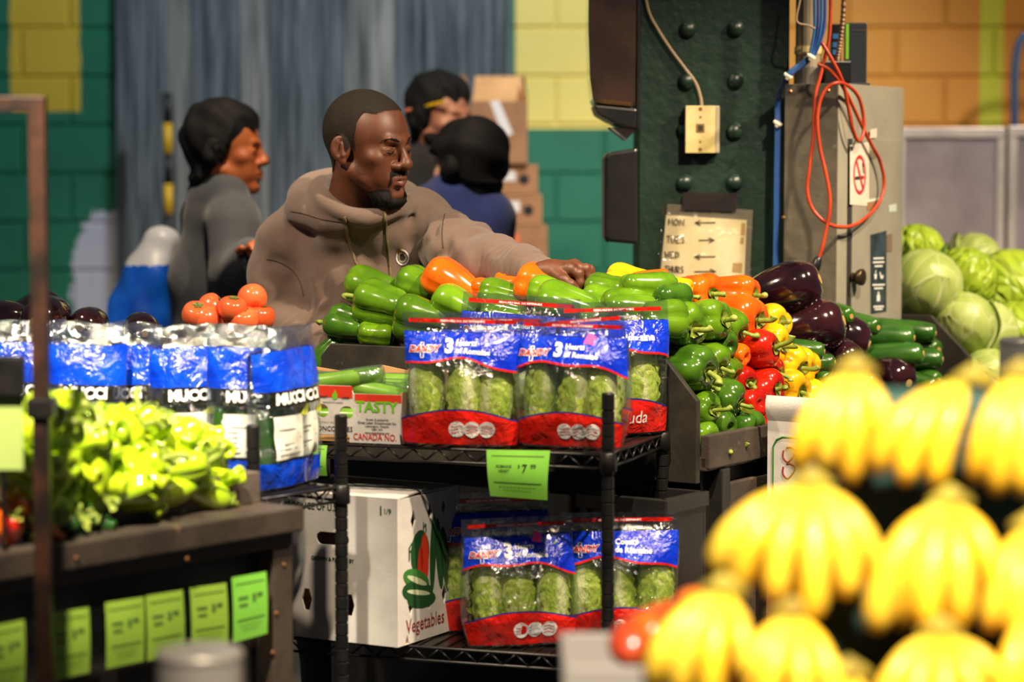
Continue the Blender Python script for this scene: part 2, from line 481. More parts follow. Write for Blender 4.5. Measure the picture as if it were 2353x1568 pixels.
m_zuc = skin('courgette_skin', (28, 66, 14), (54, 98, 22), rough=.28, spots=(120, 150, 70), stripes=(40, 84, 22), coat=.3)
m_cut = M('cut_stem_end', (190, 178, 110), .7, c2=(160, 160, 80), scale=80)

def pepper_mesh(name, L=.11, Rr=.042, lobes=4, seed=0, taper=.75):
    rg = random.Random(seed)
    prof = [(0.0, .06), (.16, .01), (.36, .0), (.62, .05), (taper, .16), (.88, .40), (1.0, .66), (.98, .82), (.80, .95), (.50, 1.0), (.26, .965), (.12, .92), (0.0, .91)]
    pr = lerp_profile(prof, 2)
    n = 36
    ph = [rg.uniform(-.25, .25) for _ in range(lobes)]
    amp = [rg.uniform(.82, 1.12) for _ in range(lobes)]
    bx, by = rg.uniform(-.10, .10), rg.uniform(-.10, .10)
    m = MB(); v = []; f = []
    for i, (r, z) in enumerate(pr):
        for k in range(n):
            w = 2 * math.pi * k / n
            li = int(w / (2 * math.pi) * lobes) % lobes
            q = abs(math.sin(w * lobes / 2))
            lob = .80 + .20 * q ** .55
            lob *= 1 + (amp[li] - 1) * q
            rr = r * Rr * lob
            zz = z * L
            if z > .8: zz += (amp[li] - .95) * q * .10 * L * min(1, r * 1.5)
            if z < .2: zz -= (amp[li] - .9) * q * .14 * L * min(1, r * 2)
            bend = (z - .5) ** 2
            v.append((rr * math.cos(w) + bx * bend * L, rr * math.sin(w) + by * bend * L, zz - L * .5))
    for i in range(len(pr) - 1):
        for k in range(n):
            f.append((i * n + k, i * n + (k + 1) % n, (i + 1) * n + (k + 1) % n, (i + 1) * n + k))
    m.add(v, f)
    return m.mesh(name, True)
def stem_mesh(name, L=.11, length=.04, bend=.6, r=.0065):
    m = MB()
    b = L * .5 * .86
    pts = [(0, 0, b - .004), (0, 0, b + .008), (bend * .004, 0, b + .018), (bend * .012, 0, b + .018 + length * .5), (bend * .026, 0, b + .012 + length * .8)]
    m.tube(catmull(pts, 3), [r * 1.5, r * 1.3, r, r * .95, r * .9, r * .9, r * .9, r * .92, r * .95, r, r * 1.1, r * 1.25, r * 1.3], 8)
    cal = MB().grid(12, 3, lambda a, q: ((.003 + .015 * q * (1 + .3 * math.cos(a * 12.566 * 1.25))) * math.cos(a * 6.2832), (.003 + .015 * q * (1 + .3 * math.cos(a * 12.566 * 1.25))) * math.sin(a * 6.2832), b + .006 - .004 * q + .010 * q * q), True)
    m.add(cal.v, cal.f)
    return m.mesh(name, True)
PEP = [pepper_mesh('bell_pepper', .112, .044, 4, 1), pepper_mesh('bell_pepper', .104, .046, 4, 2, .82), pepper_mesh('bell_pepper', .118, .042, 3, 3, .7), pepper_mesh('bell_pepper', .100, .044, 4, 4, .86), pepper_mesh('bell_pepper', .108, .045, 3, 5, .78)]
PST = [stem_mesh('stem', .112, .036, .8), stem_mesh('stem', .104, .03, .3), stem_mesh('stem', .118, .042, 1.0), stem_mesh('stem', .100, .034, -.6), stem_mesh('stem', .108, .03, .5)]
PMATS = {'g': m_pg, 'd': m_pdg, 'o': m_po, 'r': m_pr, 'a': m_pory, 'y': m_py}
_pm = {}
def rot_to(axis, roll=0.0):
    return (Vector(axis).to_track_quat('Z', 'Y') @ Euler((0, 0, roll)).to_quaternion()).to_euler()
def colour_mesh(me, mat, key, cache):
    if (key, mat.name) not in cache:
        c = me.copy(); c.materials.clear(); c.materials.append(mat); cache[(key, mat.name)] = c
    return cache[(key, mat.name)]
def pepper(pos, axis, col, var, sc=1.0, roll=0.0, label='', group=None, stem=True):
    o = put('bell_pepper', colour_mesh(PEP[var], PMATS[col], var, _pm), None)
    o.location = pos; o.rotation_euler = rot_to(axis, roll); o.scale = (sc,) * 3
    tag(o, label, 'pepper', group)
    if stem: put('stem', PST[var], m_stem, o).scale = (.85, .85, 1.0 if sc < .9 else .97)
    return o
CN = {'g': 'green', 'd': 'dark green', 'o': 'orange', 'r': 'red', 'a': 'amber', 'y': 'yellow'}

# the aisle-side wall of stacked peppers: centres on a steep plane leaning on the slope board
PWP, PWN = D(-.037, 0, 1.05), (VD * .31 + Vector((0, 0, .135))).normalized()
def on_wall(px, py, depth=0.0):
    return hit(px, py, PWP - PWN * depth, PWN)
wall_list = {
 'g': [(1556, 768, 1.06), (1609, 742, 1.02), (1652, 752, .85), (1656, 803, .78), (1586, 848, 1.08), (1633, 830, .86), (1668, 843, .80), (1669, 899, .74), (1612, 893, .80), (1636, 914, .84), (1612, 949, .84), (1648, 965, .86), (1680, 974, .82), (1612, 990, .72), (1633, 1010, .70), (1666, 1014, .66)],
 'r': [(1727, 811, 1.02), (1672, 822, .60), (1701, 866, .80), (1729, 895, .86), (1754, 868, .78), (1738, 932, .70), (1706, 948, .74), (1731, 968, .78), (1694, 1012, .62)],
 'y': [(1752, 757, .86), (1766, 796, .92), (1788, 835, .98), (1797, 886, .96), (1828, 850, .86), (1840, 885, .80), (1800, 928, .74), (1834, 925, .7)],
}
for ck, lst in wall_list.items():
    for i, (px, py, sc) in enumerate(sorted(lst, key=lambda q: q[1])):
        rg = random.Random(hash((px, py)) % 9999)
        ax = VD * 1.0 + UD * rg.uniform(-.45, .15) + Vector((0, 0, rg.uniform(-.45, .15)))
        cc = 'o' if (ck == 'r' and (px, py) in ((1672, 822), (1684, 783))) else ck
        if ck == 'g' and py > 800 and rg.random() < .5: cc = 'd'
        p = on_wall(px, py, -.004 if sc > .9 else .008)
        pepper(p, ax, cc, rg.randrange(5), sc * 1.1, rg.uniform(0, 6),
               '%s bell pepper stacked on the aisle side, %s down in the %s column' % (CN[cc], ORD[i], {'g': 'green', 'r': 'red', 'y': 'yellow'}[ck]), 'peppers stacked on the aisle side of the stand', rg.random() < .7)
# the heap on top, in rows behind the end board
def board_y(px):
    a = (px - CX) / F
    x = (a * R0.y - R0.x) / (VD.x - a * VD.y)
    return R0.y + x * VD.y
# px, py, row depth, colour, variant, size, tilt in the picture (degrees, clockwise), stem side, turn away
heap = [
 (854, 660, .14, 'g', 0, 1.10, 12, -1, 20, 'topmost green bell pepper at the end of the heap by the worker'),
 (876, 698, .06, 'g', 1, 1.14, 14, -1, 15, 'green bell pepper with pale stem poking towards the worker\'s sleeve'),
 (968, 656, .15, 'g', 3, 1.08, 16, -1, 25, 'green bell pepper below the hoodie emblem, beside a slanting orange one'),
 (978, 730, .04, 'g', 4, 1.20, 12, -1, 10, 'large bright green bell pepper just behind the first lettuce bag'),
 (1048, 706, .06, 'g', 2, 1.0, 24, -1, 20, 'green bell pepper sloping down under the slanting orange pepper'),
 (806, 752, .05, 'd', 1, 1.05, 8, -1, 25, 'dark green bell pepper at the heap corner over the end board'),
 (862, 772, .03, 'g', 3, .80, 5, 1, 10, 'small green bell pepper peeping over the end board edge'),
 (748, 820, .015, 'd', 2, .82, -52, -1, 5, 'narrow green bell pepper hanging down the slanted end of the board'),
 (1048, 652, .14, 'o', 2, 1.18, 28, -1, 15, 'long orange bell pepper slanting down in front of the hoodie'),
 (1126, 668, .16, 'o', 0, .8, 10, -1, 30, 'orange bell pepper half hidden behind the slanting orange one'),
 (1168, 692, .08, 'g', 0, 1.10, 8, -1, 15, 'long green bell pepper right above the rear lettuce bag'),
 (1160, 718, .05, 'g', 4, .92, 6, -1, 10, 'green bell pepper pressed behind the rear lettuce bag zip'),
 (1278, 679, .08, 'g', 2, 1.0, 14, -1, 15, 'green bell pepper under the orange ones by the hand'),
 (1310, 708, .04, 'g', 0, 1.24, 13, -1, 8, 'longest green bell pepper in the middle of the front row'),
 (1364, 732, .04, 'g', 3, .75, -10, 1, 15, 'small green bell pepper tucked under the longest green one'),
 (1400, 672, .17, 'g', 3, .95, 4, -1, 20, 'green bell pepper behind the pair of green ones near the hand'),
 (1388, 693, .12, 'g', 1, .95, 4, -1, 30, 'green bell pepper squeezed between two bigger green ones near the hand'),
 (1446, 707, .07, 'g', 4, 1.14, 10, 1, 25, 'green bell pepper with a deep fold, in the front row'),
 (1490, 677, .13, 'g', 0, 1.08, 6, 1, 25, 'glossy green bell pepper leaning on a red-orange one'),
 (1540, 690, .12, 'd', 3, .85, 0, 1, 40, 'green bell pepper with a thick stem next to the big orange one'),
 (1518, 732, .06, 'g', 1, 1.02, 4, 1, 30, 'green bell pepper at the corner over the lettuce bag zip'),
 (1244, 664, .11, 'o', 1, 1.12, 14, -1, 15, 'big orange bell pepper just below the cuff'),
 (1180, 650, .17, 'o', 3, .82, 0, -1, 20, 'small orange bell pepper beside the big orange one below the cuff'),
 (1170, 670, .14, 'o', 4, .72, -12, -1, 25, 'lower small orange bell pepper beside the big orange one'),
 (1290, 662, .15, 'o', 0, .9, 14, -1, 10, 'orange bell pepper under the gripping fingers'),
 (1444, 656, .24, 'a', 1, 1.0, 8, -1, 15, 'amber bell pepper with a pale stem near the fingertips'),
 (1484, 664, .20, 'o', 2, .9, -20, -1, 10, 'red-orange bell pepper lying aslant behind a green one'),
 (1550, 660, .24, 'y', 4, .62, 0, -1, 20, 'small yellow bell pepper peeping out under the paper sign'),
 (1348, 690, .16, 'a', 3, .72, -10, 1, 20, 'small amber bell pepper below the fingertips'),
 (1600, 674, .18, 'o', 1, 1.02, 0, 1, -50, 'big orange bell pepper with puckered stem end under the paper sign'),
 (1684, 674, .30, 'o', 0, 1.0, 4, 1, -30, 'orange bell pepper with drooping stem, farthest along the heap'),
 (1686, 728, .20, 'o', 4, 1.25, 6, 1, -35, 'largest orange bell pepper, stem curling down over the red ones'),
]
for px, py, dy, ck, var, sc, tilt, side, turn, lab in heap:
    t, y = math.radians(tilt), math.radians(turn)
    if side < 0: y = -y
    ax = Vector((math.cos(t) * math.cos(y), math.sin(y), -math.sin(t))) * side
    has = px in (876, 806, 748, 1446, 1490, 1540, 1600, 1684, 1686, 1444, 1518, 862)
    Y = board_y(min(px, 1545)) + dy
    if px > 1570: Y = on_wall(px, py).y + (.02 if py > 700 else .05)
    pepper(P(px, py, Y), ax, ck, var, sc, random.Random(px).uniform(0, 6), lab, 'peppers heaped on top of the stand', has)

# ================================================================== aubergines and courgettes on the same slope
def aub_mesh():
    pr = lerp_profile([(0.004, -.100), (.030, -.098), (.052, -.078), (.062, -.040), (.060, .0), (.050, .045), (.036, .078), (.022, .094), (.010, .098)], 4)
    return MB().lathe(pr, 28).mesh('aubergine', True)
AUB = aub_mesh()
AUBC = MB().lathe(lerp_profile([(.034, .070), (.036, .076), (.028, .092), (.012, .104), (.008, .125), (.009, .135)], 2), 10).mesh('calyx', True)
AUBS = MB().lathe([(.012, -.1015), (.012, -.0995)], 10).mesh('blossom_scar')
m_cal = M('aubergine_calyx', (74, 104, 40), .5, c2=(96, 120, 50))
def aubergine(pos, axis, sc, label, group, roll=0.0):
    o = put('aubergine', AUB, m_aub); o.location = pos; o.rotation_euler = rot_to(axis, roll); o.scale = (sc,) * 3
    tag(o, label, 'eggplant', group)
    put('calyx', AUBC, m_cal, o); put('blossom_scar', AUBS, m_scar, o)
    return o
def on_slope(px, py, x0=-.045, back=0.0):
    return hit(px, py, D(x0 - back, 0, 1.06), (VD * .9 + Vector((0, 0, .42))).normalized())
AL = [(1801, 698, 1.02, -18, 'topmost glossy dark eggplant resting against the galvanised box'),
      (1822, 748, 1.08, -14, 'large round eggplant with a bright lamp glint, second from the top'),
      (1914, 766, .92, 18, 'eggplant lying beside the courgettes, its side dented'),
      (1858, 812, .72, 30, 'small eggplant with a tan scar facing the aisle'),
      (1908, 816, .78, 25, 'small eggplant beside the tan-scarred one'),
      (1960, 880, .80, 20, 'eggplant half hidden by the banana tips'),
      (2032, 858, .86, 15, 'eggplant with rough tan blossom end beside the lowest courgettes'),
      (1900, 862, .78, 20, 'eggplant low in the pile behind the tallest bananas')]
for px, py, sc, tl, lab in AL:
    t = math.radians(tl)
    face = (VD * .75 + Vector((0, -.45, 0)) + Vector((0, 0, -.25))) if sc < .9 else (Vector((.93, -.25, -math.sin(t))))
    aubergine(on_slope(px, py, -.05 if py > 790 else -.075), -face, sc, lab, 'eggplants on the stand')
ZUC = MB().lathe(lerp_profile([(.003, -.098), (.016, -.096), (.024, -.085), (.027, -.05), (.026, 0), (.0245, .05), (.022, .08), (.018, .092), (.013, .100), (.0125, .112)], 3), 20).mesh('courgette', True)
ZCUT = MB().lathe([(.0115, .1115), (.0115, .1135)], 12).mesh('cut_end')
ZSC = MB().lathe([(.007, -.0995), (.007, -.097)], 10).mesh('blossom_end')
def courgette(pos, axis, sc, label, group):
    o = put('courgette', ZUC, m_zuc); o.location = pos; o.rotation_euler = rot_to(axis, random.uniform(0, 6)); o.scale = (sc,) * 3
    tag(o, label, 'zucchini', group)
    put('cut_end', ZCUT, m_cut, o); put('blossom_end', ZSC, m_scar, o)
    return o
ZL = [(1895, 712, .9, 'e', 'courgette end-on beside the topmost eggplant'),
      (1958, 740, .9, 'e', 'courgette end-on against the metal cabinet'),
      (2000, 772, 1.1, 's', 'long courgette on top of the pile by the second black board'),
      (2062, 762, 1.0, 's', 'courgette tip showing past the long top one'),
      (2092, 785, .95, 'e', 'courgette end-on nearest the second black board, upper'),
      (2010, 818, 1.2, 's', 'longest courgette in the middle of the pile'),
      (2075, 822, 1.0, 's', 'courgette tucked behind the longest one'),
      (2100, 822, .8, 'e', 'small courgette end-on in the middle of the pile edge'),
      (2098, 862, .85, 'e', 'courgette end-on with a brown scuffed tip'),
      (2088, 872, 1.0, 'e', 'courgette end-on low in the pile'),
      (2118, 880, .85, 'e', 'lowest courgette end-on by the black board'),
      (1816, 804, .85, 's', 'courgette poking out between yellow peppers and eggplants'),
      (1838, 838, .8, 's', 'second courgette below it between yellow peppers and eggplants'),
      (1852, 855, .75, 'e', 'courgette end-on beside the yellow peppers'),
      (1880, 880, .9, 's', 'courgette behind the first banana tip'),
      (2068, 915, .8, 's', 'bright green courgette lying low behind the bananas')]
for px, py, sc, o_, lab in ZL:
    ax = -(VD * .8 + Vector((0, -.4, 0)) + Vector((0, 0, -.15))) if o_ == 'e' else -Vector((.95, -.25, -.02 + random.uniform(-.1, .1)))
    courgette(on_slope(px, py, -.055 if o_ == 'e' else -.05), ax, sc, lab, 'courgettes on the stand')

_objs = list(COL.objects)
relax([o for o in _objs if o.get('group', '').startswith('peppers stacked')], .020, .036, .018)
relax([o for o in _objs if o.get('group', '').startswith('peppers heaped')], .020, .034, .007)
relax([o for o in _objs if o.name.startswith('aubergine')], .045, .050, .03)
relax([o for o in _objs if o.name.startswith('courgette')], .075, .024, .02)
# ================================================================== wire rack in front of the stand
m_blackmetal = M('black_epoxy_wire', (20, 20, 21), .35, .3, c2=(34, 32, 30), scale=20)
RKX = Vector((.945, -.326, 0)).normalized(); RKZ = math.atan2(RKX.y, RKX.x)
RKO = Vector((.184, 4.614, 0))
RKM = frame(RKO, RKX)
def K(x, y, z): return RKM @ Vector((x, y, z))
ZT, ZB = 1.065, .668
def post_mesh(h, r=.0127):
    pr = [(r * .8, 0), (r, .004)]
    z = .03
    while z < h - .02:
        pr += [(r, z - .002), (r * .86, z - .001), (r * .86, z + .001), (r, z + .002)]; z += .0254
    pr += [(r, h - .003), (r * .8, h)]
    return MB().lathe(pr, 14).mesh('post')
def wire_shelf(par, x0, x1, y0, y1, z, wires='x', world=False):
    """deck wires, rim rods with a zigzag truss, corner collars; z is the deck top"""
    rr = .0032
    sh = put('shelf', MB().box(x0 + .004, x1 - .004, y0 + .004, y1 - .004, z - .005, z - .0035), m_blackmetal, par)
    m = MB()
    n = int((x1 - x0) / .03)
    for i in range(1, n):
        x = x0 + (x1 - x0) * i / n
        m.tube([(x, y0, z - .002), (x, y1, z - .002)], .0019, 5)
    put('deck_wires', m, m_blackmetal, sh, kind='stuff')
    for a, b in (((x0, y0), (x1, y0)), ((x1, y0), (x1, y1)), ((x1, y1), (x0, y1)), ((x0, y1), (x0, y0))):
        m = MB()
        for zz in (z - .004, z - .030): m.tube([(a[0], a[1], zz), (b[0], b[1], zz)], rr, 6)
        L = math.hypot(b[0] - a[0], b[1] - a[1]); k = max(2, int(L / .052))
        zig = []
        for i in range(2 * k + 1):
            t = i / (2 * k)
            zig.append((a[0] + (b[0] - a[0]) * t, a[1] + (b[1] - a[1]) * t, z - (.006 if i % 2 else .028)))
        for p, q in zip(zig, zig[1:]): m.tube([p, q], .0022, 5)
        put('shelf_rim', m, m_blackmetal, sh, smooth=True)
    for x in (x0, x1):
        for y in (y0, y1):
            put('collar', MB().lathe([(.0155, -.036), (.018, -.034), (.0165, 0), (.014, .002)], 12), m_blackmetal, sh, smooth=True).location = (x, y, z)
    return sh
rack = thing('wire_rack', 'black wire shelving rack holding bagged lettuce and cartons', 'rack', RKO, RKZ)
for x in (-.91, 0):
    for y in (0, .39):
        put('post', post_mesh(1.182), m_blackmetal, rack).location = (x, y, 0)
wire_shelf(rack, -.91, 0, 0, .39, ZT); wire_shelf(rack, -.91, 0, 0, .39, ZB); wire_shelf(rack, -.91, 0, 0, .39, .22)

# ------------------------------------------------------------------ bagged romaine hearts
m_film = film('clear_bag_film', gloss=.13, rough=.10, haze=.05)
def print_mat(name, c, c2=None):
    t = NT(name)
    v = t.obj()
    col = srgb(*c) if c2 is None else t.mix(t.ramp(t.noise(20, 3, v), .35, .7), srgb(*c), srgb(*c2))
    return t.done(t.princ(col, .22, 0, t.bump(t.noise(26, 4, v, .6, .6), .5, .02), Coat_Weight=.5, Coat_Roughness=.08))
m_blue, m_redp, m_whitep = print_mat('blue_bag_print', (8, 40, 190), (14, 62, 215)), print_mat('red_bag_print', (200, 24, 16), (214, 38, 24)), print_mat('white_bag_print', (240, 240, 240))
m_pink = M('pink_sticker', (240, 60, 150), .5)
m_navy = M('navy_print', (28, 40, 120), .4)
def leaf_mat():
    t = NT('romaine_leaf')
    v = t.obj()
    at = t.n('Attribute', attribute_name='rib')
    rib = at.outputs['Fac']
    gr = t.mix(t.ramp(t.noise(45, 4, v, .65), .3, .7), srgb(150, 180, 46), srgb(202, 214, 92))
    col = t.mix(t.ramp(rib, .25, .8), gr, srgb(236, 238, 168))
    nrm = t.bump(t.noise(70, 4, t.scaled(v, 1, 1, .5), .6, .4), .8, .01)
    return t.done(t.princ(col, .38, 0, nrm, Subsurface_Weight=.1, Subsurface_Radius=(.008, .01, .004), Subsurface_Scale=.3))
m_leaf = leaf_mat()
def romaine_leaf():
    m = MB(); ribs = []
    NU, NV = 13, 22
    def fn(a, b):
        s = a * 2 - 1
        wide = .50 + .80 * math.sin(min(1, b * 1.15) * math.pi * .60)
        ang = s * wide * 1.05
        r = .020 + .017 * math.sin(math.pi * min(b * .9 + .08, 1)) + .004 * abs(s) ** 3 * math.sin(b * 37 + s * 5)
        r *= 1 - .25 * max(0, b - .85) / .15; r += .005 * s * s * b + .0022 * math.sin(b * 52) * abs(s) * (1 - abs(s) * .4)
        ribs.append(max(0, 1 - abs(s) * (.8 + 1.9 * b)) if abs(s) > .01 else 1)
        return (r * math.sin(ang), -r * math.cos(ang) + .0, b * .20 - .03 * s * s * b)
    m.grid(NU, NV, fn)
    me = m.mesh('leaf', True)
    at = me.attributes.new('rib', 'FLOAT', 'POINT'); at.data.foreach_set('value', ribs)
    me.materials.append(m_leaf)
    return me
LEAF = romaine_leaf()
CORE = MB().lathe(lerp_profile([(.010, 0), (.018, .01), (.026, .06), (.027, .11), (.018, .15), (.004, .172)], 2), 12).mesh('romaine_heart', True)
CORE.materials.append(M('pale_lettuce_core', (206, 216, 130), .5, c2=(160, 184, 80), scale=30, bump=.4))
from mathutils import noise as mn
BW, BH = .228, .252
def bag_y(x, z, w=BW, T=.047, seed=0.0):
    q = max(0.0, 1 - (abs(2 * x / w)) ** 2.2)
    g = min(1.0, .66 + z * 6.5) * (1 if z < .12 else max(0.0, 1 - ((z - .12) / .105) ** 2))
    wr = mn.noise((x * 22 + seed, z * 16, seed)) * .006 + mn.noise((x * 60 + seed, z * 30, 3 + seed)) * .0025
    return .0015 + (T * q ** .42 * g) + wr * (.25 + .75 * min(1, q * 2.5))
def edge_x(z, s): return 1 + .035 * math.sin(z * 24 + s) - .05 * max(0, .05 - z) / .05
def romaine_bag(pos, yaw, style, label, group, lean=0.0, roll=0.0, sc=1.0, seed=0.0, sticker=False):
    b = thing('lettuce_bag', label, 'lettuce bag', pos, 0, group, rot=(lean, roll, yaw))
    b.scale = (sc,) * 3
    for i, x in enumerate((-.063, 0.001, .063)):
        h = put('romaine_heart', CORE, None, b)
        h.location = (x, .003, .008); h.rotation_euler = (random.uniform(-.03, .03), random.uniform(-.06, .06), random.uniform(-.5, .5))
        for k in range(7):
            q_ = random.uniform(.78, .98)
            l = put('leaf', LEAF, None, h)
            l.rotation_euler = (random.uniform(-.03, .05), 0, k * 1.05 + random.uniform(-.2, .2)); l.scale = (q_, q_, random.uniform(.84, 1.02))
    fy = lambda x, z: bag_y(x, z, seed=seed)
    def surf(x, z, off, back=False):
        e = edge_x(z, seed)
        return (x * e, (fy(x, z) + off) * (1 if back else -1), z)
    # the film: front and back sheets, joined at the sides
    m = MB()
    NX, NZ = 25, 26
    m.grid(NX, NZ, lambda a, c: surf((a - .5) * BW, c * BH, 0))
    m.grid(NX, NZ, lambda a, c: surf((.5 - a) * BW, c * BH, 0, True))
    put('film', m, m_film, b, smooth=True)
    xs = BW * .97
    lo = lambda x: .148 + .020 * (1 - (2 * x / BW) ** 2) - .012 * x / BW + .004 * math.sin(x * 50 + seed)
    hi = lambda x: .216
    rt = lambda x: .058 + .012 * math.sin((x / BW + .5) * 3.1) - .02 * (x / BW) ** 2 * 4 * .6
    for back in (False, True):
        sg = -1 if back else 1
        def band(f0, f1, off, nz, mat, nm, x0=-.5, x1=.5):
            mm = MB(); mm.grid(22, nz, lambda a, c: surf(((x0 + (x1 - x0) * a)) * xs * sg, f0(((x0 + (x1 - x0) * a)) * xs) * (1 - c) + f1(((x0 + (x1 - x0) * a)) * xs) * c, off, back))
            put(nm, mm, mat, b, smooth=True)
        band(lo, hi, .0009, 9, m_blue, 'blue_band')
        band(lambda x: lo(x) - .004, lambda x: lo(x), .0011, 2, m_redp, 'red_edge_line')
        band(lambda x: .004, rt, .0009, 9, m_redp, 'red_band')
        band(lambda x: rt(x), lambda x: rt(x) + .003, .0011, 2, m_navy, 'navy_edge_line')
        band(lambda x: .2335, lambda x: .2405, .0011, 2, m_redp, 'zip_strip', -.46, .44)
    band(lambda x: .246, lambda x: .2515, .0008, 2, m_whitep, 'top_seal', -.5, .5) if False else None
    def mp(cx, cz, tilt=0.0):
        c, s_ = math.cos(tilt), math.sin(tilt)
        return lambda x, y: surf(cx + x * c - y * s_, cz + x * s_ + y * c, .0022)
    if style != 'duda':
        # brand patch: red letters on white, before a white outlined cross
        cross = [(-.003, -.014), (.003, -.014), (.003, -.004), (.012, -.004), (.012, .004), (.003, .004), (.003, .014), (-.003, .014), (-.003, .004), (-.012, .004), (-.012, -.004), (-.003, -.004)]
        mm = MB()
        for i in range(12):
            a, c = cross[i], cross[(i + 1) % 12]
            d = Vector((c[0] - a[0], c[1] - a[1])); d.normalize(); nrm = Vector((-d.y, d.x)) * .0009
            f2 = mp(-.075, .182)
            mm.add([f2(a[0] - nrm.x, a[1] - nrm.y), f2(c[0] - nrm.x, c[1] - nrm.y), f2(c[0] + nrm.x, c[1] + nrm.y), f2(a[0] + nrm.x, a[1] + nrm.y)], [(0, 1, 2, 3)])
        put('brand_cross', mm, m_whitep, b)
        lettering('DANDY', .0165, m_whitep, b, mp(-.072, .184, .04), .09, shear=.25, name='brand_lettering')
        f3 = mp(-.072, .184, .04)
        lettering('DANDY', .0165, m_redp, b, lambda x, y: tuple(Vector(f3(x, y)) + Vector((0, -.0006, 0))), .03, shear=.25, name='brand_lettering')
        lettering('3', .036, m_whitep, b, mp(-.022, .190), .05, name='count_numeral')
        w1, w2 = ('Hearts', 'of Romaine') if style == 'hearts' else ('Coeurs', 'de Romaine')
        lettering(w1, .0145, m_whitep, b, mp(-.009, .197), .03, 'LEFT'); lettering(w2, .0145, m_whitep, b, mp(-.009, .183, -.05), .03, 'LEFT')
        for k in range(3):
            mm = MB(); cx = -.002 + k * .028
            f3 = mp(cx, .034)
            mm.add([f3(.0155 * math.cos(w * .2618), .0155 * math.sin(w * .2618)) for w in range(24)], [tuple(range(24))])
            ring = put('round_badge', mm, m_whitep, b)
            mm = MB()
            for j in range(3):
                for w in range(-3, 3):
                    a0 = (w * .0035, .006 * (j - 1) + .0015 * math.sin(w + k)); a1 = (w * .0035 + .0033, .006 * (j - 1) + .0015 * math.sin(w + 1 + k))
                    q = [f3(a0[0], a0[1] - .0008), f3(a1[0], a1[1] - .0008), f3(a1[0], a1[1] + .0008), f3(a0[0], a0[1] + .0008)]
                    mm.add([tuple(Vector(p) + Vector((0, -.0006, 0))) for p in q], [(0, 1, 2, 3)])
            put('badge_print', mm, m_redp, ring)
    else:
        lettering('Duda', .034, m_whitep, b, mp(0.02, .034), .0, 'CENTER')
        lettering('aine', .02, m_whitep, b, mp(.04, .185), .03, 'LEFT')
        lettering('3 Coeurs de Rom', .014, m_whitep, b, mp(.035, .185), .03, 'RIGHT')
    lettering('RESEALABLE BAG  SAC REFERMABLE', .0052, m_whitep, b, mp(-.0, .237), .03)
    if sticker:
        mm = MB(); f3 = mp(.038, .214); mm.add([f3(-.011, -.008), f3(.008, -.012), f3(.012, .004), f3(-.004, .010)], [(0, 1, 2, 3)]); put('price_sticker', mm, m_pink, b)
    return b
GB = 'romaine bags on the wire rack'
def on_shelf(px, py, z): return hitz(px, py, z)
romaine_bag(hitz(1058, 1022, ZT + .002), -.10, 'hearts', 'overexposed lettuce bag next to the cucumber carton, three romaine hearts', GB, sc=1.03, seed=1.3, roll=.02)
romaine_bag(hitz(1312, 1026, ZT + .002), -.26, 'hearts', 'lettuce bag with a pink sticker above the price card', GB, sc=1.0, seed=4.7, roll=.015, sticker=True)
romaine_bag(K(-.305, .20, ZT + .002), -.30, 'duda', 'lettuce bag wedged between the two front bags, its red band lettered', GB, sc=1.0, seed=7.1)
romaine_bag(K(-.30, .325, ZT + .002), -.30, 'coeurs', 'rear lettuce bag whose zip stands highest, against the peppers', GB, sc=1.12, seed=9.9, roll=.05)
romaine_bag(K(-.098, .165, ZT + .002), .72, 'duda', 'lettuce bag turned edge-on behind the rack corner post', GB, sc=1.02, seed=12.2, roll=-.02)
romaine_bag(K(-.085, .315, ZT + .002), .42, 'duda', 'last lettuce bag at the rack end against the black board', GB, sc=1.08, seed=15.4)
romaine_bag(hitz(1196, 1478, ZB + .002), .10, 'hearts', 'shaded lettuce bag on the lower shelf, next to the vegetable carton', GB, sc=1.0, seed=18.3, roll=-.03, sticker=True)
romaine_bag(hitz(1428, 1470, ZB + .002), -.05, 'coeurs', 'shaded lettuce bag on the lower shelf behind the rack post', GB, sc=1.02, seed=21.9, roll=-.02)
romaine_bag(K(-.30, .20, ZB + .002), -.1, 'hearts', 'hindmost lettuce bag on the lower shelf, only its zip showing', GB, sc=1.12, seed=25.0, roll=-.05)

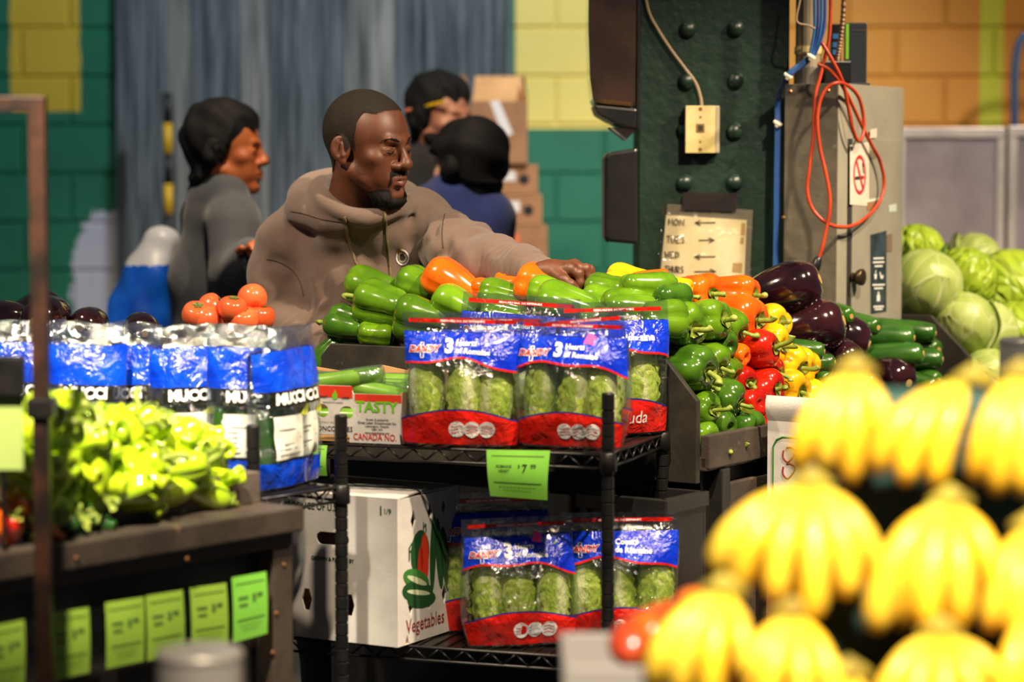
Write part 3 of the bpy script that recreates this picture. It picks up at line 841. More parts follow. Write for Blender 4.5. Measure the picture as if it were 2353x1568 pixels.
# ------------------------------------------------------------------ price cards
m_lime = M('lime_price_card', (126, 200, 66), .6, c2=(136, 206, 74))
m_lime_shade = M('shaded_lime_price_card', (142, 178, 58), .6, c2=(152, 188, 62))  # same lime card darkened, shade on the counter front put into its colour
m_ink = M('black_ink', (22, 30, 20), .7)
m_fade = M('faded_green_print', (74, 104, 44), .7)
def price_card(corners, label, group, word1, word2, price, lines=True, bulge=.006, mat=None):
    """corners: top-left, top-right, bottom-right, bottom-left"""
    tl, tr, br, bl = [Vector(c) for c in corners]
    n = (tr - tl).cross(bl - tl).normalized()
    if n.y > 0: n = -n
    base = (bl + br) / 2
    o = thing('price_card', label, 'price card', base, 0, group)
    def f(a, c, off=0.0):
        p = (tl * (1 - a) + tr * a) * (1 - c) + (bl * (1 - a) + br * a) * c
        return p + n * (bulge * math.sin(c * 3.0) * (1 + .6 * math.sin(a * 3)) + off)
    m = MB(); m.grid(9, 9, lambda a, c: f(a, c)); m.grid(9, 9, lambda a, c: f(1 - a, c, -.0006))
    put('card', m, mat or m_lime, o, True, smooth=True)
    w = (tr - tl).length; h = (bl - tl).length
    def mp(ca, cc): return lambda x, y: f(ca + x / w, cc - y / h, .0008)
    if word1:
        lettering(word1, h * .085, m_ink, o, mp(.28, .34), .02, world=True); lettering(word2, h * .085, m_ink, o, mp(.28, .44), .02, world=True)
        lettering('$', h * .10, m_ink, o, mp(.53, .33), .01, world=True); lettering(price[0], h * .24, m_ink, o, mp(.62, .38), .02, world=True)
        lettering(price[1], h * .13, m_ink, o, mp(.76, .33), .02, world=True)
    else:      # print too blurred to read: soft dark bars in its place
        for c, x0, x1, t in ((.34, .14, .42, .022), (.45, .16, .40, .020), (.36, .54, .64, .06), (.33, .68, .84, .032)):
            mm = MB(); mm.add([f(x0, c - t, .0008), f(x1, c - t, .0008), f(x1, c + t, .0008), f(x0, c + t, .0008)], [(0, 1, 2, 3)]); put('print', mm, m_fade, o, True)
    if lines:
        mm = MB()
        for c, x0, x1, t in ((.12, .08, .92, .006), (.68, .1, .9, .008), (.77, .18, .82, .005), (.84, .26, .74, .005)):
            k = 10
            for i in range(k):
                a0, a1 = x0 + (x1 - x0) * i / k, x0 + (x1 - x0) * (i + (1 if t > .0055 else .7)) / k
                mm.add([f(a0, c - t, .0008), f(a1, c - t, .0008), f(a1, c + t, .0008), f(a0, c + t, .0008)], [(0, 1, 2, 3)])
            put('print', mm, m_ink, o, True); mm = MB()
    return o
fr = K(0, -.012, 0); rn = K(0, -1, 0) - K(0, 0, 0)
def rim(px, py): return hit(px, py, fr, rn)
price_card([rim(1118, 1034), rim(1264, 1036), rim(1258, 1150), rim(1127, 1140)], 'lime green price card reading seven ninety-nine below the lettuce bags', 'shelf price cards', 'ROMAINE', 'HEART', ('7', '99'))
price_card([rim(676, 1022), rim(752, 1024), rim(752, 1094), rim(676, 1092)], 'lime green price card below the cucumber carton, half hidden by a post', 'shelf price cards', None, None, None)

# ------------------------------------------------------------------ cartons
def holed_panel(outer, holes, th, mx):
    """flat sheet with real openings, cut as a filled 2-D outline; mx maps its xy plane"""
    cu = bpy.data.curves.new('panel', 'CURVE'); cu.dimensions = '2D'; cu.fill_mode = 'BOTH'; cu.extrude = th / 2
    for poly in [outer] + holes:
        sp = cu.splines.new('POLY'); sp.points.add(len(poly) - 1); sp.use_cyclic_u = True
        for i, (x, y) in enumerate(poly): sp.points[i].co = (x, y, 0, 1)
    o = bpy.data.objects.new('panel', cu); COL.objects.link(o)
    me0 = bpy.data.meshes.new_from_object(o.evaluated_get(bpy.context.evaluated_depsgraph_get()))
    m = MB(); m.add([mx @ v.co for v in me0.vertices], [tuple(p.vertices) for p in me0.polygons])
    bpy.data.objects.remove(o); bpy.data.curves.remove(cu); bpy.data.meshes.remove(me0)
    return m
def rect(x0, x1, y0, y1): return [(x0, y0), (x1, y0), (x1, y1), (x0, y1)]
def ell(cx, cy, a, b, n=20): return [(cx + a * math.cos(i * 2 * math.pi / n), cy + b * math.sin(i * 2 * math.pi / n)) for i in range(n)]
def slot(cx, cy, w, h, n=8):
    r = h / 2
    return [(cx + w / 2 - r + r * math.cos(a), cy + r * math.sin(a)) for a in [(-.5 + i / n) * math.pi for i in range(n + 1)]] + [(cx - w / 2 + r + r * math.cos(a), cy + r * math.sin(a)) for a in [(.5 + i / n) * math.pi for i in range(n + 1)]]
FRONT = Matrix(((1, 0, 0, 0), (0, 0, -1, 0), (0, 1, 0, 0), (0, 0, 0, 1)))      # xy -> xz, facing -y
SIDE = Matrix(((0, 0, 1, 0), (1, 0, 0, 0), (0, 1, 0, 0), (0, 0, 0, 1)))        # xy -> yz, facing +x
m_white = M('white_carton_board', (214, 210, 205), .75, c2=(198, 194, 190), scale=12, bump=.12, bscale=200)
m_kraft = M('kraft_board', (196, 150, 96), .8, c2=(176, 132, 82), scale=9, bump=.15)
m_kraft_d = M('brown_carton_board', (142, 100, 64), .8, c2=(122, 84, 54), scale=5, bump=.15)
m_dgreen, m_lgreen, m_rred, m_mar = M('dark_green_print', (24, 74, 34), .6), M('light_green_print', (110, 190, 20), .6), M('bright_red_print', (214, 52, 26), .6), M('maroon_print', (140, 30, 34), .6)
m_blackp, m_prh = M('black_print', (40, 38, 38), .6), M('red_print', (200, 44, 40), .6)

# open cucumber carton
co = K(-.43, .012, ZT)
cc = thing('cucumber_carton', 'open white and red carton lettered TASTY, filled with cucumbers', 'carton', co, RKZ)
W_, H_, D_ = .315, .098, .30
out = [(-W_, 0), (-.275, 0), (-.275, .016), (-.150, .016), (-.150, 0), (0, 0), (0, H_), (-.105, H_), (-.115, H_ + .014), (-.19, H_ + .014), (-.20, H_), (-.205, H_ + .02), (-W_, H_ + .03)]
out = [(-W_, 0), (-.205, 0), (-.205, .014), (-.112, .014), (-.112, 0), (0, 0), (0, H_), (-.104, H_), (-.110, H_ + .015), (-.178, H_ + .015), (-.186, H_), (-.20, H_ + .008), (-W_, H_ + .024)]
put('front_wall', holed_panel(out, [ell(-.172, .062, .015, .014), ell(-.118, .060, .015, .013)], .004, Matrix.Translation((0, 0.002, 0)) @ FRONT), m_white, cc)
put('side_wall', MB().box(-.004, 0, .004, D_, 0, H_ + .004), m_kraft, cc); put('side_wall', MB().box(-W_, -W_ + .004, .004, D_, 0, H_ + .02), m_kraft, cc)
bk = [(-W_, 0), (-.004, 0), (-.004, H_ + .03), (-.09, H_ + .032), (-.094, H_ + .026), (-.15, H_ + .036), (-.16, H_ + .022), (-.22, H_ + .018), (-W_, H_ + .03)]
put('back_wall', holed_panel(bk, [], .004, Matrix.Translation((0, D_ - .03, 0)) @ FRONT), m_kraft, cc)
put('carton_floor', MB().box(-W_ + .004, -.004, .004, D_ - .03, .001, .005), m_kraft, cc)
m = MB()
for x0, x1, z0, z1 in ((-.100, 0, H_ - .014, H_), (-.181, -.105, H_ - .008, H_ + .015), (-W_, -.186, H_ - .012, H_ + .008)):
    m.add([(x0, -.0006, z0), (x1, -.0006, z0 - .002), (x1, -.0006, z1), (x0, -.0006, z1)], [(0, 1, 2, 3)])
put('red_print_edge', m, m_rred, cc)
pm = lambda x, z: plane_map((x, -.0012, z), (1, 0, 0), (0, 0, 1))
lettering('TASTY', .030, m_lgreen, cc, pm(-.053, .072), .03, squash=1.0)
for k, (tx, s_) in enumerate((('Grown & packed by', .006), ('Great Lakes Greenhouses Inc.', .0068), ('Leamington, Ontario', .006), ('N8H 3V4', .006), ('www.greatlakesg.com', .006))):
    lettering(tx, s_, m_blackp, cc, pm(-.052, .0475 - k * .0066), .02)
lettering('CANADA NO. 1', .019, m_prh, cc, pm(-.051, .012), .01, squash=.78)
lettering('CONCOMBRES', .014, m_blackp, cc, pm(-.147, .026), .01, squash=.9); lettering('LAKES', .006, m_blackp, cc, pm(-.120, .089), .03); lettering('GREAT', .006, m_blackp, cc, pm(-.168, .090), .03)
lettering('PRODUCT OF CANADA', .004, m_blackp, cc, pm(-.147, .079), .02); lettering('PRODUCE OF / PRODUIT DU CANADA', .0036, m_blackp, cc, pm(-.147, .039), .01)
lettering('PLUS', .020, m_lgreen, cc, pm(-.212, .012), .03, 'RIGHT', .7); lettering('ng', .016, m_prh, cc, pm(-.203, .082), .02, 'RIGHT')
lettering('ful', .040, m_prh, cc, pm(-.203, .045), .01, 'RIGHT', .7)
lf = MB(); lf.add([(-.143 + x, -.0013, .094 + z) for x, z in ((0, -.010), (.005, -.006), (.006, .000), (.003, .006), (.0008, .012), (-.001, .006), (-.0055, .001), (-.005, -.006))], [tuple(range(8))])
put('leaf_emblem', lf, m_lgreen, cc)
m_cuk = skin('cucumber_skin', (74, 118, 34), (110, 152, 50), rough=.3, stripes=(96, 140, 44), coat=.4)
CUK = MB().lathe(lerp_profile([(.003, -.15), (.014, -.146), (.020, -.12), (.021, 0), (.020, .12), (.014, .146), (.003, .15)], 3), 16)
CUK = MB().add([(x, y + .5 * z * z, z) for x, y, z in CUK.v], CUK.f).mesh('cucumber', True)
m_wrapf = film('cucumber_wrap', gloss=.2, rough=.12)
WRP = MB().lathe([(.021, -.15), (.0226, -.12), (.0226, .12), (.021, .15)], 16)
WRP = MB().add([(x, y + .5 * z * z, z) for x, y, z in WRP.v], WRP.f).mesh('wrap', True)
for i, (x, y, z, ry, rz) in enumerate([(-.21, .05, .108, 1.42, .18), (-.10, .07, .094, 1.72, -.05), (-.15, .11, .092, 1.6, .08), (-.15, .16, .092, 1.57, 0), (-.15, .20, .10, 1.57, .1), (-.15, .06, .04, 1.57, .02)]):
    o = put('cucumber', CUK, m_cuk)
    o.location = cc.matrix_basis @ Vector((x, y + .02, z)); o.rotation_euler = (0, ry, RKZ + rz); o.scale = (1, 1, .9)
    tag(o, ['long wrapped cucumber lying over the carton corner', 'wrapped cucumber along the carton front edge, by the lettuce bag', 'cucumber in the carton behind the front two', 'cucumber in the middle of the carton', 'cucumber at the torn back of the carton', 'cucumber seen through the carton hand holes'][i], 'cucumber', 'cucumbers in the carton')
    put('wrap', WRP, m_wrapf, o)

# closed vegetable carton on the lower shelf
vo = hitz(914, 1489, ZB + .001)
vz = math.radians(-29)
vc = thing('vegetable_carton', 'closed white carton with green print and a Fresh Vegetables picture', 'carton', vo, vz)
W2, D2, H2 = .30, .245, .292
hexh = lambda cx, cy, a=.0125, b=.022: [(cx - a, cy), (cx - a * .45, cy + b), (cx + a * .45, cy + b), (cx + a, cy), (cx + a * .45, cy - b), (cx - a * .45, cy - b)]
put('front_wall', holed_panel(rect(-W2, 0, 0, H2), [slot(-.152, .205, .078, .026), hexh(-.113, .075), hexh(-.214, .078)], .004, Matrix.Translation((0, .002, 0)) @ FRONT), m_white, vc)
sl = lambda cx, cy: [(cx - .010, cy), (cx, cy + .022), (cx + .010, cy), (cx, cy - .022)]
put('side_wall', holed_panel(rect(.004, D2, 0, H2), [sl(.06, .245), sl(.125, .255), sl(.18, .258), sl(.05, .075), sl(.12, .078), sl(.18, .080), [(.028, .0005), (.036, .02), (.044, .0005)]], .004, Matrix.Translation((-.002, 0, 0)) @ SIDE), m_white, vc)
put('back_wall', MB().box(-W2, 0, D2 - .004, D2, 0, H2), m_white, vc); put('side_wall', MB().box(-W2, -W2 + .004, .004, D2 - .004, 0, H2), m_white, vc)
put('carton_floor', MB().box(-W2 + .004, -.004, .004, D2 - .004, .0, .004), m_kraft, vc)
put('lid_flap', MB().add([(-W2, 0, H2), (0, 0, H2), (-.004, .115, H2 + .008), (-W2 + .01, .115, H2 + .010), (-W2, 0, H2 + .003), (0, 0, H2 + .003), (-.004, .115, H2 + .011), (-W2 + .01, .115, H2 + .013)], [(0, 3, 2, 1), (4, 5, 6, 7), (0, 1, 5, 4), (1, 2, 6, 5), (2, 3, 7, 6), (3, 0, 4, 7)]), m_white, vc)
put('lid_flap', MB().add([(-W2, D2, H2), (0, D2, H2), (-.004, .10, H2 + .002), (-W2 + .01, .10, H2 + .002), (-W2, D2, H2 + .003), (0, D2, H2 + .003), (-.004, .10, H2 + .005), (-W2 + .01, .10, H2 + .005)], [(0, 1, 2, 3), (4, 7, 6, 5), (0, 4, 5, 1), (1, 5, 6, 2), (2, 6, 7, 3), (3, 7, 4, 0)]), m_white, vc)
fm = lambda x, z: plane_map((x, -.0008, z), (1, 0, 0), (0, 0, 1))
lettering('PRODUCE OF U.S.A.', .019, m_dgreen, vc, fm(-.196, .267), .02, squash=.85); lettering('1', .026, m_dgreen, vc, fm(-.038, .268), .02); lettering('1/9', .015, m_dgreen, vc, fm(-.023, .268), .02)
lettering('GROWN & PACKED BY', .0115, m_dgreen, vc, fm(-.152, .163), .03, squash=.85)
sm = lambda y, z: plane_map((.0008, y, z), (0, 1, 0), (0, 0, 1))
def arc_map(x, y):
    a = (x + .045) * 8.0 - .55
    return Vector((.0008, .030 + .14 * (x + .05) * .92 + .02, .175 + .62 * (x + .05) + y))
lettering('Fresh', .040, m_dgreen, vc, lambda x, y: Vector((.0008, .075 + x * .80, .203 + x * .62 + y)), .02)
lettering('Vegetables', .040, m_mar, vc, sm(.105, .034), .005, squash=.86)
def blob(name, mat, cy, cz, a, b, ang, off):
    m = MB(); c, s_ = math.cos(ang), math.sin(ang)
    m.add([(.0006 + off, cy + x * c - z * s_, cz + x * s_ + z * c) for x, z in ell(0, 0, a, b, 18)], [tuple(range(18))])
    put(name, m, mat, vc)
m_g2 = M('mid_green_print', (58, 122, 50), .6); m_pw = M('pale_print', (200, 210, 170), .6)
for args in [('printed_pepper', m_dgreen, .085, .175, .036, .048, 0, 0), ('printed_leaf', m_dgreen, .16, .165, .014, .075, .12, 0), ('printed_leaf', m_dgreen, .135, .17, .012, .08, -.05, 0), ('printed_leaf', m_dgreen, .185, .15, .016, .07, .18, 0),
             ('printed_chilli', m_rred, .103, .165, .015, .05, .05, .0002), ('printed_chilli', m_rred, .085, .150, .010, .040, -.08, .0002), ('printed_cucumber', m_g2, .070, .125, .052, .020, -.32, .0003), ('printed_cucumber', m_dgreen, .075, .100, .060, .022, -.18, .0004), ('printed_cucumber', m_pw, .072, .123, .04, .006, -.35, .0006), ('printed_cucumber', m_pw, .078, .098, .045, .005, -.2, .0006), ('printed_cucumber', m_dgreen, .09, .083, .055, .018, -.1, .0002)]:
    blob(*args)
# ================================================================== near counter on the left
LCX = Vector((.789, -.615, 0)).normalized(); LCZ = math.atan2(LCX.y, LCX.x); LCO = Vector((-.391, 4.25, 0))
LCM = frame(LCO, LCX)
def LC(x, y, z): return LCM @ Vector((x, y, z))
LCN = Vector(LCX)
m_cw = M('dusty_brown_black_counter', (52, 44, 38), .5, c2=(72, 62, 52), scale=6, bump=.25, wear=.03, wearc=(120, 92, 66))
m_bin = M('grey_brown_bin_board', (88, 78, 70), .6, c2=(70, 60, 54), scale=8, bump=.2)
ct = thing('produce_counter', 'dark wooden produce counter with lime price cards along its front', 'counter', LCO, LCZ)
put('counter_top', MB().box(-.85, .03, -1.3, 0, .972, 1.015), m_cw, ct, bevel=.004)
put('under_lip', MB().box(-.8, .012, -1.3, -.01, .945, .972), m_cw, ct, bevel=.003)
put('counter_body', MB().box(-.8, -.03, -1.3, -.02, 0, .945), M('near_black_panel', (24, 20, 17), .6, c2=(34, 28, 24)), ct)
put('corner_post', MB().box(-.05, .008, -.055, -.005, 0, .945), m_cw, ct, bevel=.003)
m_rivet = M('brass_screw', (150, 100, 60), .4, .6)
for px, py in ((175, 1283), (195, 1322), (430, 1285), (652, 1298), (634, 1410), (626, 1500)):
    o = put('screw', MB().lathe([(.004, 0), (.003, .003), (.001, .004)], 8), m_rivet, ct)
    p = LCM.inverted() @ hit(px, py, LC(.03 if py < 1290 and px < 600 else .008, 0, 0), LCN)
    o.location = p; o.rotation_euler = (0, math.pi / 2, 0)
# price rail with cards
m_clear = film('price_rail_plastic', tint=(214, 208, 212), gloss=.12, haze=.34)
def onface(px, py, x=.012): return hit(px, py, LC(x, 0, 0), LCN)
rl = put('price_rail', MB().add([tuple(onface(*q)) for q in ((-40, 1448), (612, 1318), (606, 1440), (-40, 1590))], [(0, 1, 2, 3)]), m_clear, ct, True)
cards = [((-30, 1442), (56, 1424), (56, 1580), (-30, 1600)), ((112, 1410), (204, 1396), (206, 1546), (116, 1566)), ((242, 1386), (330, 1372), (330, 1520), (244, 1538)), ((335, 1370), (420, 1356), (424, 1502), (338, 1520)), ((437, 1352), (520, 1340), (524, 1482), (440, 1498)), ((533, 1328), (612, 1314), (614, 1456), (536, 1478))]
names = ['lime price card on the counter front at the frame edge', 'lime price card just past the thin black pole', 'lime price card third along the counter rail', 'lime price card fourth along the counter rail', 'lime price card fifth along the counter rail', 'bright lime price card at the counter corner, outside the rail']
words = [(None, None, None)] * 6
for c, nm, (w1, w2, pr) in zip(cards, names, words):
    x = .0135 if 'outside' not in nm else .02
    price_card([onface(q[0], q[1], x) for q in c], nm, 'cards on the counter rail', w1, w2, pr, bulge=.002, mat=m_lime_shade if 'bright' not in nm else m_lime)
# bin boards
bn = thing('pepper_bin', 'low grey-brown board bin holding the pale green peppers', 'bin', LC(-.07, -.38, 1.015), LCZ)
put('bin_front', MB().box(-.012, 0, 0, .375, 0, .055), m_bin, bn, bevel=.002)
put('bin_end', MB().box(-.42, -.012, .363, .375, 0, .055), m_bin, bn, bevel=.002)
put('bin_back', MB().box(-.42, -.408, -.35, .363, 0, .11), m_bin, bn, bevel=.002)
put('bin_divider', MB().box(-.40, -.012, -.012, 0, 0, .05), m_bin, bn, bevel=.002)
mm = MB(); mm.add([(-.02, .01, .004), (-.02, .36, .004), (-.40, .36, .06), (-.40, .01, .09), (-.02, .01, 0), (-.02, .36, 0), (-.40, .36, 0), (-.40, .01, 0)], [(0, 1, 2, 3), (7, 6, 5, 4), (0, 4, 5, 1), (1, 5, 6, 2), (2, 6, 7, 3), (3, 7, 4, 0)])
put('bin_slope', mm, m_bin, bn)

def inside(p, poly):
    c = False; j = len(poly) - 1
    for i in range(len(poly)):
        if (poly[i][1] > p[1]) != (poly[j][1] > p[1]) and p[0] < (poly[j][0] - poly[i][0]) * (p[1] - poly[i][1]) / (poly[j][1] - poly[i][1]) + poly[i][0]: c = not c
        j = i
    return c
def scatter(poly, d, seed, tries=4000):
    rg = random.Random(seed); pts = []
    x0, x1 = min(p[0] for p in poly), max(p[0] for p in poly); y0, y1 = min(p[1] for p in poly), max(p[1] for p in poly)
    for _ in range(tries):
        q = (rg.uniform(x0, x1), rg.uniform(y0, y1))
        if inside(q, poly) and all((q[0] - a) ** 2 + ((q[1] - b) * 1.25) ** 2 > d * d for a, b in pts): pts.append(q)
    return pts
m_cub = skin('pale_green_pepper_skin', (176, 196, 30), (150, 186, 28), coat=.7)
m_jal = skin('jalapeno_skin', (22, 58, 16), (40, 86, 22))
CUB = [pepper_mesh('cubanelle_pepper', .12, .026, 3, 11, .42), pepper_mesh('cubanelle_pepper', .105, .028, 3, 12, .5), pepper_mesh('cubanelle_pepper', .13, .023, 3, 13, .36)]
CUS = [stem_mesh('stem', .12, .03, .8, .005), stem_mesh('stem', .105, .026, .4, .005), stem_mesh('stem', .13, .03, -.6, .005)]
for a in CUB: a.materials.append(m_cub)
JAL = pepper_mesh('jalapeno_pepper', .07, .0145, 5, 21, .6); JAL.materials.append(m_jal)
JST = stem_mesh('stem', .07, .02, .5, .003)
sl_n = (LCX * .42 + Vector((0, 0, .9))).normalized()
def on_heap(px, py, x0, z0, n=sl_n): return hit(px, py, LC(x0, 0, z0), n)
poly = [(40, 1010), (110, 945), (190, 950), (330, 990), (450, 1015), (590, 1062), (585, 1085), (420, 1105), (225, 1128), (130, 1110), (60, 1090)]
hn = (LCX * .55 + Vector((0, 0, .8)) + Vector((LCM[0][1], LCM[1][1], 0)) * .25).normalized()
pts = scatter(poly, 34, 5)
def rows_label(pts, n_rows, what, where):
    """row by height in the picture, then place along the row"""
    order = sorted(range(len(pts)), key=lambda i: pts[i][1] - .18 * -pts[i][0] * 0 + pts[i][0] * -.16)
    per = math.ceil(len(pts) / n_rows); out = {}
    for r in range(n_rows):
        for j, i in enumerate(sorted(order[r * per:(r + 1) * per], key=lambda i: pts[i][0])):
            out[i] = '%s, %s past the thin pole, %s row %s' % (what, ORD[j], ORD[r], where)
    return out
labs = rows_label(pts, 5, 'pale yellow-green long pepper', 'of the bin')
for i, (px, py) in enumerate(pts):
    p = hit(px, py, LC(-.10, -.15, 1.085), hn)
    if (LCM.inverted() @ p).x > -.07: p = hit(px, py, LC(-.07, 0, 0), LCX)
    if (LCM.inverted() @ p).y > -.05: p -= Vector((LCM[0][1], LCM[1][1], 0)) * ((LCM.inverted() @ p).y + .05)
    rg = random.Random(i * 7)
    o = put('cubanelle_pepper', CUB[i % 3], None); o.location = p
    o.rotation_euler = rot_to(Vector((rg.uniform(-1, 1), rg.uniform(-1, .4), rg.uniform(-.25, .6))), rg.uniform(0, 6))
    o.scale = (1.15, 1.15, 1.08)
    tag(o, labs[i], 'pepper', 'pale green peppers in the counter bin')
    if i % 3 == 0: put('stem', CUS[i % 3], m_stem, o)
relax([o for o in COL.objects if o.name.startswith('cubanelle')], .04, .017, .02, 12)
poly = [(105, 1118), (228, 1138), (222, 1200), (150, 1222), (40, 1215), (60, 1130)]
pts = scatter(poly, 24, 8); labs = rows_label(pts, 3, 'small dark green jalapeno', 'by the bin')
for i, (px, py) in enumerate(pts):
    rg = random.Random(i + 900)
    o = put('jalapeno_pepper', JAL, None); o.location = hit(px, py, LC(-.06, -.45, 1.045), (LCX * .8 + Vector((0, 0, .6))).normalized())
    o.rotation_euler = rot_to(Vector((rg.uniform(-1, 1), rg.uniform(-1, .6), rg.uniform(-.5, .5))), rg.uniform(0, 6))
    tag(o, labs[i], 'pepper', 'jalapenos on the counter'); put('stem', JST, m_stem, o)
for i, (px, py, ck) in enumerate([(18, 1140, 'a'), (48, 1165, 'o'), (12, 1190, 'o'), (28, 1225, 'r'), (-20, 1160, 'a'), (-10, 1215, 'o'), (112, 1218, 'o')]):
    o = put('habanero_pepper', colour_mesh(CUB[1], PMATS[ck], 'hab', _pm), None); o.scale = (.62,) * 3
    o.location = hit(px, py, LC(-.03, -.62, 1.045), (LCX * .9 + Vector((0, 0, .4))).normalized()); o.rotation_euler = rot_to((random.uniform(-1, 1), random.uniform(-1, 0), .6))
    tag(o, '%s hot pepper %s' % (CN[ck], ['uppermost at the frame edge', 'curling beside the thin pole', 'below the amber one at the frame edge', 'lowest of the hot peppers', 'second amber one cut by the frame edge', 'low one cut by the frame edge', 'lying among the jalapenos past the pole'][i]), 'pepper', 'hot peppers on the counter')
    put('stem', CUS[1], m_stem, o)

# thin black pole with a cross bar, standing in front of the counter
m_pole = M('rusty_black_steel', (34, 26, 22), .45, .4, c2=(78, 48, 34), scale=12, bump=.1)
pt, pb = P(112, 240, 3.7), P(78, 1568, 3.7)
pl = thing('sign_pole', 'thin rusty black pole with a cross bar at head height', 'pole', (pb.x, 3.7, 0))
px_ = (pt.x + pb.x) / 2 - pb.x
put('upright', MB().box(px_ - .0125, px_ + .0125, -.0125, .0125, 0, pt.z + .012), m_pole, pl, bevel=.002)
put('cross_bar', MB().box(-.5, px_ + .0125, -.012, .012, pt.z - .012, pt.z + .012), m_pole, pl, bevel=.002)
put('collar', MB().box(px_ - .02, px_ + .02, -.02, .02, P(90, 960, 3.7).z, P(90, 915, 3.7).z), m_blackmetal, pl, bevel=.003)
sc_ = thing('clip_sign', 'pale green card held in a black clip at the frame edge', 'sign', LC(-.06, -.72, 1.015), LCZ)
yb = (LCM.inverted() @ P(10, 1080, 3.77))
c0, c1 = P(-40, 1080, 3.72), P(52, 905, 3.72)
put('card', MB().box(c0.x, c1.x, 3.718, 3.721, c0.z, c1.z), M('pale_olive_card', (150, 170, 90), .6), sc_, True)
put('clip', MB().box(c0.x, c1.x + .004, 3.706, 3.733, c1.z - .004, P(52, 818, 3.72).z), m_blackmetal, sc_, True, bevel=.004)
put('stake', MB().tube([(c0.x + .03, 3.726, 1.016), (c0.x + .03, 3.726, c1.z)], .004, 8), m_blackmetal, sc_, True)

# small rack holding the bagged mini cucumbers
r2 = thing('side_rack', 'small black wire rack beside the counter end under blue cucumber bags', 'rack', LC(0, 0, 0), LCZ)
X0, X1, Y0, Y1, ZR = -.78, -.16, .07, .31, 1.006
for x in (X0, X1):
    for y in (Y0, Y1): put('post', post_mesh(1.142), m_blackmetal, r2).location = (x, y, 0)
wire_shelf(r2, X0, X1, Y0, Y1, ZR); wire_shelf(r2, X0, X1, Y0, Y1, .5)
m_bblue = print_mat('bright_blue_print', (6, 70, 214), (2, 46, 180)); m_blk = print_mat('black_label_print', (24, 26, 16)); m_wlab = M('white_nutrition_label', (206, 206, 196), .5, c2=(180, 184, 170)); m_yel = print_mat('olive_leaf_print', (170, 180, 30))
m_film2 = film('crisp_clear_film', gloss=.20, rough=.08, bump=.9, haze=.10)
MCU = MB().lathe(lerp_profile([(.003, 0), (.011, .004), (.0155, .03), (.016, .10), (.012, .135), (.004, .14)], 3), 12).mesh('mini_cucumber', True); MCU.materials.append(m_zuc)
def cuke_bag(pos, yaw, label, seed, roll=0.0, motif=True):
    w, h = .150, .305
    b = thing('cucumber_bag', label, 'cucumber bag', pos, 0, 'blue bags of mini cucumbers', rot=(0, roll, yaw))
    def fy(x, z):
        q = max(0, 1 - abs(2 * x / w) ** 2.4)
        g = min(1, .4 + z * 9) * (1 if z < .15 else max(0, 1 - ((z - .15) / .15) ** 1.6))
        return .0015 + .036 * q ** .55 * g + (mn.noise((x * 30 + seed, z * 18, seed)) * .008 + mn.noise((x * 70, z * 40 + seed, 2)) * .003) * (.3 + .7 * q)
    def surf(x, z, off, sg=-1): return (x, (fy(x, z) + off) * sg, z + .008 * mn.noise((x * 20, seed, 1)) * max(0, z - .2) / .1)
    m = MB(); m.grid(15, 24, lambda a, c: surf((a - .5) * w, c * h, 0)); m.grid(15, 24, lambda a, c: surf((.5 - a) * w, c * h, 0, 1))
    put('film', m, m_film2, b, smooth=True)
    def band(x0, x1, z0, z1, off, mat, nm, sg=-1, parent=b):
        m = MB(); m.grid(14, 8, lambda a, c: surf((x0 + (x1 - x0) * a) * -sg, z0 + (z1 - z0) * c, off, sg)); return put(nm, m, mat, parent, smooth=True)
    for sg in (-1, 1):
        band(-w * .49, w * .49, .188, .262, .0009, m_bblue, 'blue_band', sg)
        band(-w * .49, w * .49, .003, .052, .0009, m_bblue, 'base_band', sg)
    band(-.050, .050, .157, .187, .0012, m_blk, 'black_label')
    if motif:
        lettering('MUCCI', .028, m_whitep, b, lambda x, y: surf(x, .172 + y, .0030), .05, squash=.92, name='brand_lettering')
        m = MB(); m.add([surf(.05 + .02 * math.cos(k * .785) * 1.2, .146 + .009 * math.sin(k * .785) + .006 * math.cos(k * .785), .0022) for k in range(8)], [tuple(range(8))]); put('leaf_print', m, m_yel, b)
    band(-.045, .032, .058, .140, .0012, m_wlab, 'nutrition_label')
    m = MB()
    for k in range(7):
        m.add([surf(x, z, .0018) for x, z in ((-.038, .066 + k * .0095), (.024 - .01 * (k % 3), .066 + k * .0095), (.024 - .01 * (k % 3), .0685 + k * .0095), (-.038, .0685 + k * .0095))], [(0, 1, 2, 3)])
    put('label_print', m, M('grey_print', (120, 124, 116), .6) if not bpy.data.materials.get('grey_print') else bpy.data.materials['grey_print'], b)
    for k in range(6):
        o = put('mini_cucumber', MCU, None, b); o.location = (-.045 + .018 * k, .008 * (1 if k % 2 else -1), .012); o.rotation_euler = (random.uniform(-.04, .04), random.uniform(-.05, .05), 0)
    return b
for i, (px, Y, yaw, roll, lab) in enumerate([(60, 4.62, .15, 0, 'blue cucumber bag behind the thin pole, partly hidden'), (190, 4.56, .12, .03, 'blue cucumber bag with its black brand label above the pale peppers'), (305, 4.66, -.25, -.05, 'blue cucumber bag turned aside, second past the pole'),
                               (440, 4.62, .14, -.03, 'blue cucumber bag in the middle of the row, white label below the brand'), (560, 4.58, .18, .02, 'blue cucumber bag with the brightest blue band, near the row end'), (640, 4.56, .95, -.04, 'blue cucumber bag seen edge-on, last but one in the row'), (676, 4.62, 1.05, -.06, 'last blue cucumber bag in the row, hanging over the rack end')]):
    q = P(px, 700, Y)
    l = LCM.inverted() @ Vector((q.x, Y, 0))
    z = ZR + .001 if l.y > .05 else 1.016
    cuke_bag((q.x, Y, z), yaw, lab, i * 3.1 + 1, roll)

